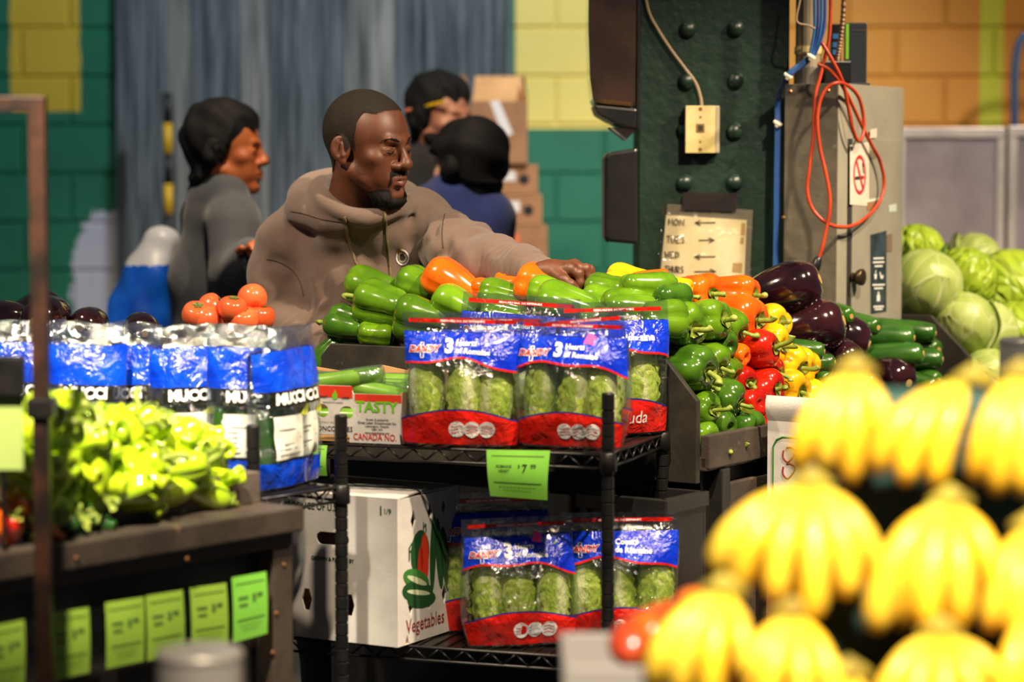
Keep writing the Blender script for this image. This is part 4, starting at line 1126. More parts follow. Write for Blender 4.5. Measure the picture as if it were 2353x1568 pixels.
# steel bollards in the aisle
m_steel = M('brushed_stainless', (200, 192, 182), .36, .35, c2=(168, 162, 156), scale=4)
for (px, py, Y, r, lab) in ((458, 1490, 3.0, .054, 'blurred steel bollard top in front of the price cards'), (2345, 776, 4.1, .035, 'upright steel post beside the cabbages')):
    q = P(px, py, Y)
    b = thing('steel_post', lab, 'post', (q.x, Y, 0))
    put('tube', MB().lathe([(r, 0.006), (r, q.z - .012)], 28), m_steel, b, smooth=False)
    put('cap', MB().lathe(lerp_profile([(r * 1.02, q.z - .012), (r * 1.0, q.z - .004), (r * .8, q.z), (.001, q.z + .002)], 3), 28), m_steel, b, smooth=True)
    put('foot_plate', MB().lathe([(r * 1.5, 0), (r * 1.5, .006)], 24), m_steel, b)
# ================================================================== steel column and what hangs on it
YP = 6.10
m_col = M('dark_green_enamel', (22, 42, 34), .35, c2=(30, 52, 42), scale=5, bump=.5, bscale=45, wear=.0, wearc=(60, 60, 50))
xl, xr = P(1468, 400, YP).x, P(1812, 400, YP).x
colm = thing('steel_column', 'dark green riveted steel column rising behind the peppers', 'column', ((xl + xr) / 2, YP + .15, 0))
cw = (xr - xl) / 2
put('front_plate', MB().box(-cw, cw, -.15, -.13, 0, 3.2), m_col, colm, bevel=.003)
put('rear_plate', MB().box(-cw, cw, .13, .15, 0, 3.2), m_col, colm, bevel=.003)
put('web_plate', MB().box(-cw * .82, -cw * .76, -.13, .13, 0, 3.2).box(cw * .76, cw * .82, -.13, .13, 0, 3.2), m_col, colm)
riv = MB().lathe([(.0215, 0), (.021, .006), (.0185, .012), (.013, .017), (.006, .0195), (.001, .020)], 18).mesh('rivet', True)
for px, py in [(1581, -50), (1691, -52), (1580, 68), (1690, 66), (1577, 187), (1690, 185), (1574, 300), (1688, 302), (1573, 420), (1687, 419)]:
    o = put('rivet', riv, m_col, colm); q = P(px, py, YP)
    o.location = (q.x - colm.location.x, -.15, q.z); o.rotation_euler = (math.pi / 2, 0, 0)
# phone jack box
m_ivory = M('aged_ivory_plastic', (206, 186, 134), .45, c2=(176, 160, 96), scale=14)
c0, c1 = P(1575, 352, YP - .034), P(1643, 243, YP - .034)
jk = thing('phone_jack', 'yellowed ivory phone jack box on the green column', 'phone jack', ((c0.x + c1.x) / 2, YP, c0.z))
w, h = (c1.x - c0.x) / 2, c1.z - c0.z
put('housing', MB().box(-w, w + .012, -.034, -.001, 0, h), M('grey_ivory_side', (150, 140, 118), .5), jk, bevel=.003)
put('face_plate', MB().box(-w, w, -.038, -.0345, 0, h), m_ivory, jk, bevel=.0015)
m_dk = M('socket_dark', (40, 30, 20), .6)
put('socket_frame', MB().box(-.010, .010, -.040, -.038, h * .44, h * .62), M('brown_socket_rim', (120, 92, 50), .5), jk); put('socket', MB().box(-.006, .006, -.0406, -.040, h * .47, h * .58), m_dk, jk)
for zz in (.08, .24, .76, .93):
    o = put('screw', MB().lathe([(.005 if zz in (.08, .93) else .003, 0), (.004 if zz in (.08, .93) else .002, .002)], 10), m_rivet, jk); o.location = (0, -.038, h * zz); o.rotation_euler = (math.pi / 2, 0, 0)
m_cbl = M('dusty_beige_cable', (150, 130, 104), .6)
cb = put('phone_cable', MB().tube(catmull([P(px, py, YP - .012) for px, py in ((1612, 246), (1610, 225), (1598, 190), (1572, 155), (1540, 112), (1510, 65), (1490, 25), (1478, -40))], 6), .0042, 8), m_cbl, smooth=True)
origin_to(cb, P(1612, 246, YP - .012)); tag(cb, 'beige cable running down the column to the phone jack', 'cable')

# schedule sign in a plastic sleeve
m_paper = M('stained_paper', (226, 216, 190), .8, c2=(212, 198, 164), scale=10)
YS = YP - .006
sg = thing('schedule_sign', 'handwritten weekday sign with arrows in a plastic sleeve', 'sign', P(1615, 720, YS))
def quad(pts, Y): return MB().add([tuple(P(a, b, Y)) for a, b in pts], [(0, 1, 2, 3)])
def sheet(pts, Y, th=.0015):
    a = [P(x, y, Y) for x, y in pts]; b = [P(x, y, Y + th) for x, y in pts]; n = len(pts)
    return MB().add(a + b, [tuple(range(n)), tuple(range(2 * n - 1, n - 1, -1))] + [(i, n + i, n + (i + 1) % n, (i + 1) % n) for i in range(n)])
put('paper', sheet([(1531, 494), (1716, 506), (1706, 740), (1508, 730)], YS), m_paper, sg, True)
put('sleeve', sheet([(1534, 467), (1722, 479), (1732, 482), (1722, 745), (1500, 735), (1522, 474)], YS - .0040, .0006), film('sleeve_plastic', tint=(250, 249, 244), gloss=.05, haze=.03, rough=.12), sg, True)
put('backing', sheet([(1534, 469), (1730, 483), (1718, 744), (1502, 734)], YS + .0020, .001), M('grey_sleeve_back', (108, 104, 96), .6), sg, True)
put('tape', sheet([(1570, 442), (1694, 444), (1692, 486), (1566, 482)], YS - .0056, .0008), M('black_tape', (30, 26, 26), .35), sg, True)
for pts in (((1704, 512), (1713, 514), (1711, 542), (1702, 540)), ((1703, 545), (1710, 546), (1708, 562), (1700, 560)), ((1684, 604), (1706, 605), (1704, 628), (1682, 626))):
    put('tape_mark', sheet(list(pts), YS - .0006, .0004), M('brown_tape_mark', (172, 142, 100), .6), sg, True)
STR = {'M': [[(0, 0), (.1, 1), (.5, .35), (.9, 1), (1, 0)]], 'O': [[(.5, 1), (.12, .8), (.08, .3), (.45, 0), (.85, .25), (.9, .75), (.5, 1)]], 'N': [[(0, 0), (.05, 1), (.9, 0), (.95, 1)]], 'T': [[(0, .95), (1, 1)], [(.5, 1), (.45, 0)]], 'U': [[(0, 1), (.1, .15), (.5, 0), (.85, .2), (.9, 1)]],
       'E': [[(.9, 1), (.1, .95), (.05, 0), (.9, .05)], [(.1, .5), (.7, .52)]], 'S': [[(.9, .9), (.4, 1), (.1, .75), (.8, .4), (.7, .05), (.05, .1)]], 'W': [[(0, 1), (.2, 0), (.5, .7), (.75, 0), (1, 1)]], 'D': [[(.05, 0), (.1, 1), (.75, .8), (.85, .3), (.05, 0)]], 'H': [[(.05, 1), (.0, 0)], [(.05, .5), (.9, .55)], [(.95, 1), (.85, 0)]], 'R': [[(.05, 0), (.1, 1), (.8, .85), (.75, .55), (.1, .45), (.9, 0)]]}
m_mark = M('brown_black_marker', (66, 48, 40), .7)
def stroke(m, pts, r=.0012):
    m.tube([P(x, y, YS - .0016) for x, y in pts], r, 5)
for word, x0, y0, cw_, ch, dirn, ax0, ax1, ay in (('MON', 1530, 518, 13, 15, -1, 1597, 1644, 512), ('TUES', 1526, 558, 11, 16, 1, 1606, 1642, 552), ('WED', 1522, 592, 12, 14, -1, 1596, 1644, 590), ('THURS', 1522, 626, 9, 15, 1, 1596, 1645, 624), ('TUES', 1518, 664, 10, 14, -1, 1596, 1640, 660)):
    if y0 > 650: word = 'SUN'
    m = MB()
    for i, ch_ in enumerate(word):
        for s_ in STR[ch_]:
            stroke(m, [(x0 + 6 + (i + u * .8) * cw_, y0 - v * ch + i * .3) for u, v in s_])
    stroke(m, [(ax0, ay), (ax1, ay - .5)])
    e = ax0 if dirn < 0 else ax1
    stroke(m, [(e - dirn * 13, ay - 6), (e, ay), (e - dirn * 13, ay + 6)])
    put('handwriting', m, m_mark, sg, True)

# towel and soap dispensers on the column's side
m_smoke = M('smoked_brown_plastic', (40, 30, 26), .12, c2=(58, 42, 34), scale=6, Coat_Weight=1.0, Coat_Roughness=.05)
m_pblack = M('black_abs_plastic', (20, 20, 22), .3, c2=(30, 28, 28))
def profile_solid(pts, Y0, Y1):
    n = len(pts)
    a = [P(x, y, Y0) for x, y in pts]; b = [Vector((p.x, Y1, p.z)) for p in a]
    return MB().add(a + b, [tuple(range(n)), tuple(range(2 * n - 1, n - 1, -1))] + [(i, n + i, n + (i + 1) % n, (i + 1) % n) for i in range(n)])
q = P(1440, 295, 5.98)
td = thing('towel_dispenser', 'smoked brown plastic paper towel dispenser on the column side', 'dispenser', (q.x, 6.1, q.z))
put('cover', profile_solid([(1354, -140), (1352, 60), (1356, 180), (1364, 238), (1462, 248), (1466, -140)], 5.98, 6.24), m_smoke, td, True, bevel=.012)
put('base_tray', profile_solid([(1364, 240), (1372, 262), (1420, 288), (1450, 296), (1464, 296), (1464, 250)], 5.985, 6.235), m_pblack, td, True, bevel=.006)
put('back_plate', profile_solid([(1465, -140), (1471, -140), (1471, 298), (1464, 298)], 5.985, 6.235), m_pblack, td, True)
put('keyhole', MB().lathe([(.005, 0), (.005, .004)], 10), m_rivet, td, True).matrix_world = Matrix.Translation(P(1407, 277, 5.984)) @ Matrix.Rotation(math.pi / 2, 4, 'X')
pp = put('paper_towel', profile_solid([(1400, 292), (1462, 298), (1438, 322), (1420, 308)], 6.05, 6.18), M('white_towel_paper', (225, 222, 215), .9)); origin_to(pp, P(1430, 300, 6.1)); tag(pp, 'white paper towel tip hanging out of the smoked dispenser', 'paper towel')
sd = thing('soap_dispenser', 'black plastic box dispenser on the column under the towel dispenser', 'dispenser', (P(1430, 565, 6.0).x, 6.1, P(1430, 565, 6.0).z))
put('housing', profile_solid([(1394, 358), (1400, 350), (1466, 340), (1466, 562), (1398, 556), (1391, 545)], 6.0, 6.2), m_pblack, sd, True, bevel=.008)
put('front_rim', profile_solid([(1389, 362), (1395, 352), (1399, 352), (1399, 558), (1393, 556), (1389, 546)], 6.01, 6.19), m_pblack, sd, True, bevel=.003)

# ================================================================== electrical cabinet
m_galv = M('galvanised_steel', (112, 106, 92), .45, .55, c2=(132, 124, 108), scale=18, bump=.15, bscale=120, wear=.03, wearc=(150, 142, 126))
m_cab = M('grey_green_cabinet_enamel', (132, 128, 114), .45, c2=(142, 138, 122), scale=6, bump=.08, wear=.015, wearc=(96, 74, 56))
CBX, CBY0, CBY1, CZ0, CZ1 = -.187, 1.037, 1.418, 1.016, 1.822
cab = thing('electrical_cabinet', 'grey steel electrical cabinet with galvanised side standing behind the eggplants', 'cabinet', D(CBX, CBY0, CZ0), DZ)
CI = cab.matrix_basis.inverted()
hh = CZ1 - CZ0
put('body', MB().box(-.145, -.002, .004, CBY1 - CBY0, 0, hh), m_cab, cab, bevel=.002)
put('galvanised_side', MB().box(-.147, -.004, -.004, .004, 0, hh), m_galv, cab, bevel=.001)
put('front_frame', MB().box(-.004, .0, -.004, CBY1 - CBY0, 0, hh), m_cab, cab, bevel=.001)
def cface(px, py, off=0.0): return CI @ hit(px, py, D(CBX + off, 0, 0), VD)
def side_face(px, py, off=0.0): return CI @ hit(px, py, D(0, CBY0 - .004 - off, 0), UD)
d0, d1 = cface(1952, 740), cface(2064, 322)
put('door', MB().box(.001, .006, d0.y, d1.y, .02, d1.z), m_cab, cab, bevel=.0015)
put('door_gap', MB().box(.0, .0012, d0.y - .02, d0.y + .001, .02, d1.z), m_blackp, cab)
def flat_on_door(name, pts, off, mat, par=cab):
    v = [cface(x, y, off) for x, y in pts]; n = len(v)
    return put(name, MB().add(v, [tuple(range(n))]), mat, par)
# no-smoking sign
m_wsign = M('faded_white_sticker', (196, 184, 168), .6)
ns = flat_on_door('no_smoking_sign', [(1953, 334), (1997, 326), (1997, 474), (1953, 470)], .0068, m_wsign)
m_sred = M('sign_red', (170, 34, 40), .6)
def cpx(cx, cy, a, b, n=28): return [(cx + a * math.cos(i * 2 * math.pi / n), cy + b * math.sin(i * 2 * math.pi / n)) for i in range(n)]
o_, i_ = cpx(1975.5, 402, 14.5, 46), cpx(1975.5, 402, 11.5, 37)
m = MB(); m.add([cface(x, y, .0074) for x, y in o_ + i_], [(k, (k + 1) % 28, 28 + (k + 1) % 28, 28 + k) for k in range(28)])
put('red_ring', m, m_sred, ns)
flat_on_door('cigarette', [(1965, 406), (1983, 404), (1983, 412), (1965, 414)], .0072, m_blackp, ns)
flat_on_door('ember', [(1983, 404), (1986, 403.5), (1986, 411.5), (1983, 412)], .0072, m_rred, ns)
flat_on_door('smoke_curl', [(1984, 400), (1986, 398), (1984, 386), (1987, 376), (1983, 368), (1981, 377), (1982, 388)], .0072, m_blackp, ns)
flat_on_door('red_bar', [(1966, 368), (1969, 364), (1986, 436), (1983, 442)], .0076, m_sred, ns)
# poster
po = flat_on_door('notice_poster', [(2000, 540), (2037, 530), (2037, 716), (2001, 722)], .0068, M('dark_blue_grey_poster', (34, 42, 48), .4, c2=(52, 66, 72), scale=14))
def dmap(cx, cy, sx=1.0):
    o = cface(cx, cy, .0076)
    return lambda x, y: o + Vector((0, x, y))
m_wp = M('white_poster_print', (214, 214, 208), .6)
for cy, x0, x1 in ((594, 2007, 2031), (603, 2006, 2032), (612, 2010, 2028), (655, 2005, 2033), (663, 2009, 2029), (705, 2007, 2031), (711, 2010, 2028)):
    flat_on_door('poster_print', [(x0, cy - 1.6), (x1, cy - 2.4), (x1, cy + 1.2), (x0, cy + 2)], .0077, m_wp, po)
for pts in ([(2009, 630), (2015, 629), (2014, 641), (2010, 642)], [(2021, 626), (2023, 625), (2025, 634), (2030, 632), (2029, 640), (2024, 641)], [(2011, 626), (2013, 621), (2014, 621), (2013, 628)], [(2015, 678), (2022, 677), (2022, 692), (2015, 693)], [(2017, 671), (2020, 670), (2020, 677), (2017, 677)]):
    flat_on_door('poster_icon', pts, .0077, m_wp, po)
for pts, mt in (([(2000, 298), (2015, 295), (2015, 316), (1999, 318)], m_wsign), ([(1999, 347), (2013, 344), (2013, 365), (1998, 367)], M('old_tape_residue', (104, 94, 74), .7)), ([(1988, 460), (2030, 452), (2030, 458), (1990, 466)], M('pale_label_scrap', (190, 200, 186), .6)), ([(1993, 464), (2022, 458), (2018, 480), (1992, 484)], m_kraft_d), ([(2042, 472), (2060, 468), (2060, 486), (2043, 488)], M('torn_label_scrap', (178, 190, 176), .6)), ([(2038, 540), (2050, 537), (2050, 578), (2038, 580)], M('brown_residue', (110, 94, 72), .7))):
    flat_on_door('sticker_scrap', pts, .0069, mt)
k = put('knob', MB().lathe(lerp_profile([(.012, 0), (.011, .008), (.017, .014), (.021, .022), (.019, .030), (.006, .033)], 3), 18), M('bronze_knob', (70, 56, 40), .3, .7), cab, smooth=True)
k.location = cface(1957, 637, .005) + Vector((0, .004, 0)); k.rotation_euler = (0, math.pi / 2, 0)
for px, py in ((1816, 210), (1903, 208), (1800, 500), (1908, 700)):
    o = put('screw', MB().lathe([(.005, 0), (.003, .003)], 8), m_rivet, cab); o.location = side_face(px, py, .0); o.rotation_euler = (math.pi / 2, 0, 0)

# conduit, cables, boxes on top of the cabinet
YC = 6.02
m_pipe = M('dusty_grey_conduit', (150, 138, 114), .5, .2, c2=(128, 116, 96), scale=10, bump=.1)
q0, q1 = P(1828, 100, YC + .04), P(1888, 100, YC + .04)
cd = thing('conduit_pipe', 'thick grey conduit pipe rising from the cabinet top beside the column', 'pipe', ((q0.x + q1.x) / 2, YC + .04, CZ1))
r_ = (q1.x - q0.x) / 2
put('pipe', MB().lathe([(r_, 0), (r_, 1.1)], 24), m_pipe, cd, smooth=False)
put('coupling', MB().lathe([(r_ * 1.12, .0), (r_ * 1.12, .042), (r_ * 1.03, .046)], 24), M('coupling_metal', (120, 114, 106), .4, .5), cd)
put('clamp', MB().lathe([(r_ * 1.06, .075), (r_ * 1.10, .08), (r_ * 1.06, .095)], 24), m_ivory, cd)
m_bl = [M('blue_data_cable', (34, 92, 150), .45), M('deep_blue_data_cable', (40, 66, 140), .45)]
for i in range(4):
    dx = (i - 1.5) * 5
    path = [(1882 + dx * 1.6, -60), (1884 + dx * 1.6, 20), (1882 + dx * 1.4, 70), (1872 + dx, 110), (1862 + dx * .6, 132), (1840, 150 + dx * .8), (1812 + dx * .4, 172 + dx * .3), (1800 + dx * .4, 195), (1788 + dx * .5, 230), (1787 + dx * .5, 300), (1785 + dx * .5, 420), (1784 + dx * .5, 540), (1781 + dx * .5, 700)]
    o = put('data_cable', MB().tube(catmull([P(a, b, 5.965 if b < 180 else (5.99 if b < 220 else 6.05)) for a, b in path], 5), .0038, 6), m_bl[i % 2], smooth=True)
    origin_to(o, P(1785, 540, 6.05)); tag(o, 'blue data cable looping over the conduit and down the column, %s of the bundle' % ORD[i], 'cable', 'blue data cables')
m_tie = M('white_cable_tie', (214, 208, 190), .5)
for j, (px, py, Y) in enumerate(((1864, 130, 5.955), (1811, 174, 5.962), (1787, 283, 6.04), (1786, 634, 6.04))):
    o = put('cable_tie', MB().lathe([(.010, -.003), (.012, -.002), (.012, .002), (.010, .003)], 10).box(-.004, .004, -.018, -.009, -.005, .005), m_tie); o.location = P(px, py, Y); o.rotation_euler = (.4, .5, 0)
    tag(o, 'white cable tie on the blue cables, ' + ('at the conduit clamp' if j == 0 else 'beside the column edge' if j == 1 else 'level with the phone jack' if j == 2 else 'level with the pepper tops'), 'cable tie', 'white cable ties')
o = put('beige_cable', MB().tube(catmull([P(a, b, 5.96) for a, b in ((1846, -60), (1838, 0), (1830, 40), (1836, 54), (1856, 58), (1873, 66))], 5), .0026, 6), m_cbl, smooth=True); origin_to(o, P(1846, 40, 5.96)); tag(o, 'thin beige cable bent across the conduit pipe', 'cable')
m_flex = M('brown_flex_conduit', (110, 82, 58), .45, .3)
fp = catmull([P(a, b, 6.02) for a, b in ((1940, -60), (1938, 20), (1934, 70), (1928, 110), (1924, 140))], 10)
o = put('flex_conduit', MB().tube(fp, [.0068 if i % 2 else .0054 for i in range(len(fp))], 8), m_flex); origin_to(o, fp[-1]); tag(o, 'brown armoured flexible conduit above the cabinet', 'conduit')
def topbox(name, px0, px1, py0, Y0, dep, label, cat, mat, parts):
    a, b = P(px0, py0, Y0), P(px1, py0, Y0)
    t = thing(name, label, cat, ((a.x + b.x) / 2, Y0, CZ1))
    w2 = (b.x - a.x) / 2
    put('housing', MB().box(-w2, w2, 0, dep, .002, a.z - CZ1), mat, t, bevel=.003)
    parts(t, w2, a.z - CZ1)
    return t
m_led = M('green_led_strip', (120, 190, 40), .3); m_rout = M('slate_router_plastic', (36, 42, 50), .4)
def router_parts(t, w2, h):
    put('light_strip', MB().box(-w2 - .0006, -w2 + .006, -.0012, .004, h * .42, h * .98), m_led, t); put('foot', MB().box(-w2 - .006, w2 + .008, -.006, .06, 0, .006), m_rout, t, bevel=.002)
    put('vent_line', MB().box(-w2 + .012, w2 - .004, -.0012, .001, h * .86, h * .89), m_blackp, t)
topbox('network_router', 1945, 1993, 52, 6.10, .05, 'slate network router with a lime edge standing on the cabinet', 'router', m_rout, router_parts)
topbox('junction_box', 1894, 1957, 140, 6.0, .06, 'flat dark grey junction box lying on the cabinet', 'box', m_pblack, lambda t, w2, h: put('lid', MB().box(-w2 + .003, w2 - .003, -.0015, 0, .006, h - .004), m_pblack, t))
topbox('network_switch', 1910, 1934, 55, 6.085, .05, 'narrow black network switch with blue ports beside the router', 'switch', m_pblack, lambda t, w2, h: [put('port', MB().box(-w2 + .004, w2 - .004, -.001, 0, h * f, h * (f + .08)), m_bl[0], t) for f in (.3, .5, .62, .76)])

# looped orange extension cord hanging on the cabinet corner
m_cord = M('orange_cord_rubber', (176, 62, 22), .45, c2=(150, 44, 16), scale=20)
YO = 5.885
ec = thing('extension_cord', 'orange extension cord looped over the cabinet corner, plug dangling', 'extension cord', P(1900, 160, YO))
run1 = [(1888, 97), (1912, 138), (1936, 188), (1948, 240), (1958, 292), (1972, 324), (1984, 305), (1984, 268), (1974, 226), (1954, 201), (1926, 190), (1899, 204), (1883, 236), (1878, 282), (1884, 340), (1896, 392), (1906, 446), (1906, 490), (1898, 530), (1888, 575), (1882, 592)]
run2 = [(1879, 147), (1905, 160), (1931, 190), (1954, 232), (1978, 284), (2002, 332), (2021, 368), (2031, 412), (2026, 452), (2000, 491), (1955, 520), (1906, 516), (1868, 482), (1855, 437), (1861, 379), (1869, 312), (1873, 223), (1884, 179), (1895, 134), (1905, 90), (1909, 20), (1908, -60)]
def dep(px, k): return YO + (.11 if px > 1990 else .02 * k) - (0 if px < 1990 else -.04 * (px - 1990) / 40)
put('cord', MB().tube(catmull([P(a, b, YO - .012 + (max(0, a - 1925) / 153 * .33)) for a, b in run1], 6), .0047, 8), m_cord, ec, True, smooth=True)
put('cord', MB().tube(catmull([P(a, b, YO + (max(0, a - 1925) / 153 * .33)) for a, b in run2], 6), .0047, 8), m_cord, ec, True, smooth=True)
a, b = P(1882, 590, YO - .012), P(1872, 622, YO - .012)
pg = put('plug', MB().tube([a, a.lerp(b, .15), a.lerp(b, .5), a.lerp(b, .8), b], [.006, .009, .011, .012, .010], 10), m_pblack, ec, True, smooth=True)
for dx in (-4, 2, 6):
    put('prong', MB().tube([P(1872 + dx, 620, YO - .012), P(1868 + dx * 1.2, 638, YO - .012)], .002, 6), m_steel, pg, True)
# ================================================================== people: smooth bodies grown from distance fields
class Field:
    def __init__(s, lo, hi, h):
        s.ax = [np.arange(lo[i], hi[i] + h[i] if hasattr(h, '__len__') else hi[i] + h, h[i] if hasattr(h, '__len__') else h) for i in range(3)]
        s.f = np.full([len(a) for a in s.ax], 1.0, np.float32)
    def sl(s, lo, hi):
        r = []
        for i in range(3):
            a = int(np.searchsorted(s.ax[i], lo[i])); b = int(np.searchsorted(s.ax[i], hi[i]))
            r.append(slice(max(a - 1, 0), min(b + 1, len(s.ax[i]))))
        return tuple(r)
    def pts(s, sl):
        return np.meshgrid(s.ax[0][sl[0]], s.ax[1][sl[1]], s.ax[2][sl[2]], indexing='ij')
    def op(s, fn, lo, hi, k=.01, mode='u'):
        pad = .03 + k
        sl = s.sl([l - pad for l in lo], [q + pad for q in hi])
        if any(q.start >= q.stop for q in sl): return
        X, Y, Z = s.pts(sl)
        d = fn(X, Y, Z).astype(np.float32); a = s.f[sl]
        if mode == 'u':
            h = np.maximum(k - np.abs(a - d), 0) / max(k, 1e-6); s.f[sl] = np.minimum(a, d) - h * h * k * .25
        elif mode == 's':
            d = -d; h = np.maximum(k - np.abs(a - d), 0) / max(k, 1e-6); s.f[sl] = np.maximum(a, d) + h * h * k * .25
        elif mode == 'add': s.f[sl] = a + d
    def ell(s, c, r, k=.01, mode='u', R=None):
        c = np.array(c, float); r = np.array(r, float); m = r.max()
        def fn(X, Y, Z):
            p = np.stack([X - c[0], Y - c[1], Z - c[2]], -1)
            if R is not None: p = p @ R          # into the ellipsoid's own axes (R columns are its axes)
            k0 = np.linalg.norm(p / r, axis=-1); k1 = np.linalg.norm(p / (r * r), axis=-1) + 1e-9
            return k0 * (k0 - 1) / k1
        s.op(fn, c - m, c + m, k, mode)
    def cap(s, a, b, ra, rb=None, k=.01, mode='u', flat=None):
        a = np.array(a, float); b = np.array(b, float); rb = ra if rb is None else rb; m = max(ra, rb)
        ab = b - a; L = max(ab @ ab, 1e-9)
        def fn(X, Y, Z):
            px, py, pz = X - a[0], Y - a[1], Z - a[2]
            t = np.clip((px * ab[0] + py * ab[1] + pz * ab[2]) / L, 0, 1)
            return np.sqrt((px - ab[0] * t) ** 2 + (py - ab[1] * t) ** 2 + (pz - ab[2] * t) ** 2) - (ra + (rb - ra) * t)
        s.op(fn, np.minimum(a, b) - m, np.maximum(a, b) + m, k, mode)
    def chain(s, pts, rs, k=.01, mode='u'):
        for i in range(len(pts) - 1): s.cap(pts[i], pts[i + 1], rs[i], rs[i + 1], k, mode)
    def mesh(s):
        """naive surface nets"""
        f = s.f; sg = f < 0
        nx, ny, nz = f.shape
        cell = np.zeros((nx - 1, ny - 1, nz - 1), np.int8)
        for i in (0, 1):
            for j in (0, 1):
                for k in (0, 1): cell += sg[i:nx - 1 + i, j:ny - 1 + j, k:nz - 1 + k]
        act = (cell > 0) & (cell < 8)
        idx = -np.ones(act.shape, np.int64)
        I, J, K_ = np.nonzero(act); n = len(I); idx[I, J, K_] = np.arange(n)
        acc = np.zeros((n, 3)); cnt = np.zeros(n)
        cor = [(i, j, k) for i in (0, 1) for j in (0, 1) for k in (0, 1)]
        for a in range(8):
            for b in range(a + 1, 8):
                d = [cor[b][q] - cor[a][q] for q in range(3)]
                if sum(map(abs, d)) != 1: continue
                fa = f[I + cor[a][0], J + cor[a][1], K_ + cor[a][2]]; fb = f[I + cor[b][0], J + cor[b][1], K_ + cor[b][2]]
                cr = (fa < 0) != (fb < 0)
                t = np.where(cr, fa / (fa - fb + 1e-12), 0)
                p = np.stack([cor[a][q] + d[q] * t for q in range(3)], -1)
                acc[cr] += p[cr]; cnt[cr] += 1
        p = acc / cnt[:, None]
        V = np.stack([s.ax[q][(I, J, K_)[q]] + p[:, q] * (s.ax[q][np.minimum((I, J, K_)[q] + 1, len(s.ax[q]) - 1)] - s.ax[q][(I, J, K_)[q]]) for q in range(3)], -1)
        faces = []
        for ax in range(3):
            o = [(1, 2), (0, 2), (0, 1)][ax]
            A = sg[tuple(slice(0, -1) if q == ax else slice(None) for q in range(3))]; B = sg[tuple(slice(1, None) if q == ax else slice(None) for q in range(3))]
            e = np.argwhere(A != B)
            e = e[(e[:, o[0]] > 0) & (e[:, o[1]] > 0) & (e[:, o[0]] < f.shape[o[0]] - 1) & (e[:, o[1]] < f.shape[o[1]] - 1)]
            if not len(e): continue
            def at(d0, d1):
                q = e.copy(); q[:, o[0]] += d0; q[:, o[1]] += d1
                return idx[q[:, 0], q[:, 1], q[:, 2]]
            qd = np.stack([at(-1, -1), at(0, -1), at(0, 0), at(-1, 0)], -1)
            fl = sg[e[:, 0], e[:, 1], e[:, 2]]
            if ax == 1: fl = ~fl
            qd[~fl] = qd[~fl][:, ::-1]
            faces.append(qd)
        return V, np.concatenate(faces)
def np_mesh(name, V, Fc, smooth=True):
    me = bpy.data.meshes.new(name)
    me.vertices.add(len(V)); me.vertices.foreach_set('co', np.asarray(V, np.float32).ravel())
    me.loops.add(Fc.size); me.loops.foreach_set('vertex_index', Fc.astype(np.int32).ravel())
    me.polygons.add(len(Fc)); me.polygons.foreach_set('loop_start', np.arange(0, Fc.size, 4, dtype=np.int32))
    me.update(calc_edges=True); me.validate()
    if smooth: me.polygons.foreach_set('use_smooth', [True] * len(me.polygons))
    return me
def normals_of(me):
    n = np.empty(len(me.vertices) * 3, np.float32); me.vertices.foreach_get('normal', n); return n.reshape(-1, 3)
def sstep(a, b, x):
    t = np.clip((x - a) / (b - a), 0, 1); return t * t * (3 - 2 * t)

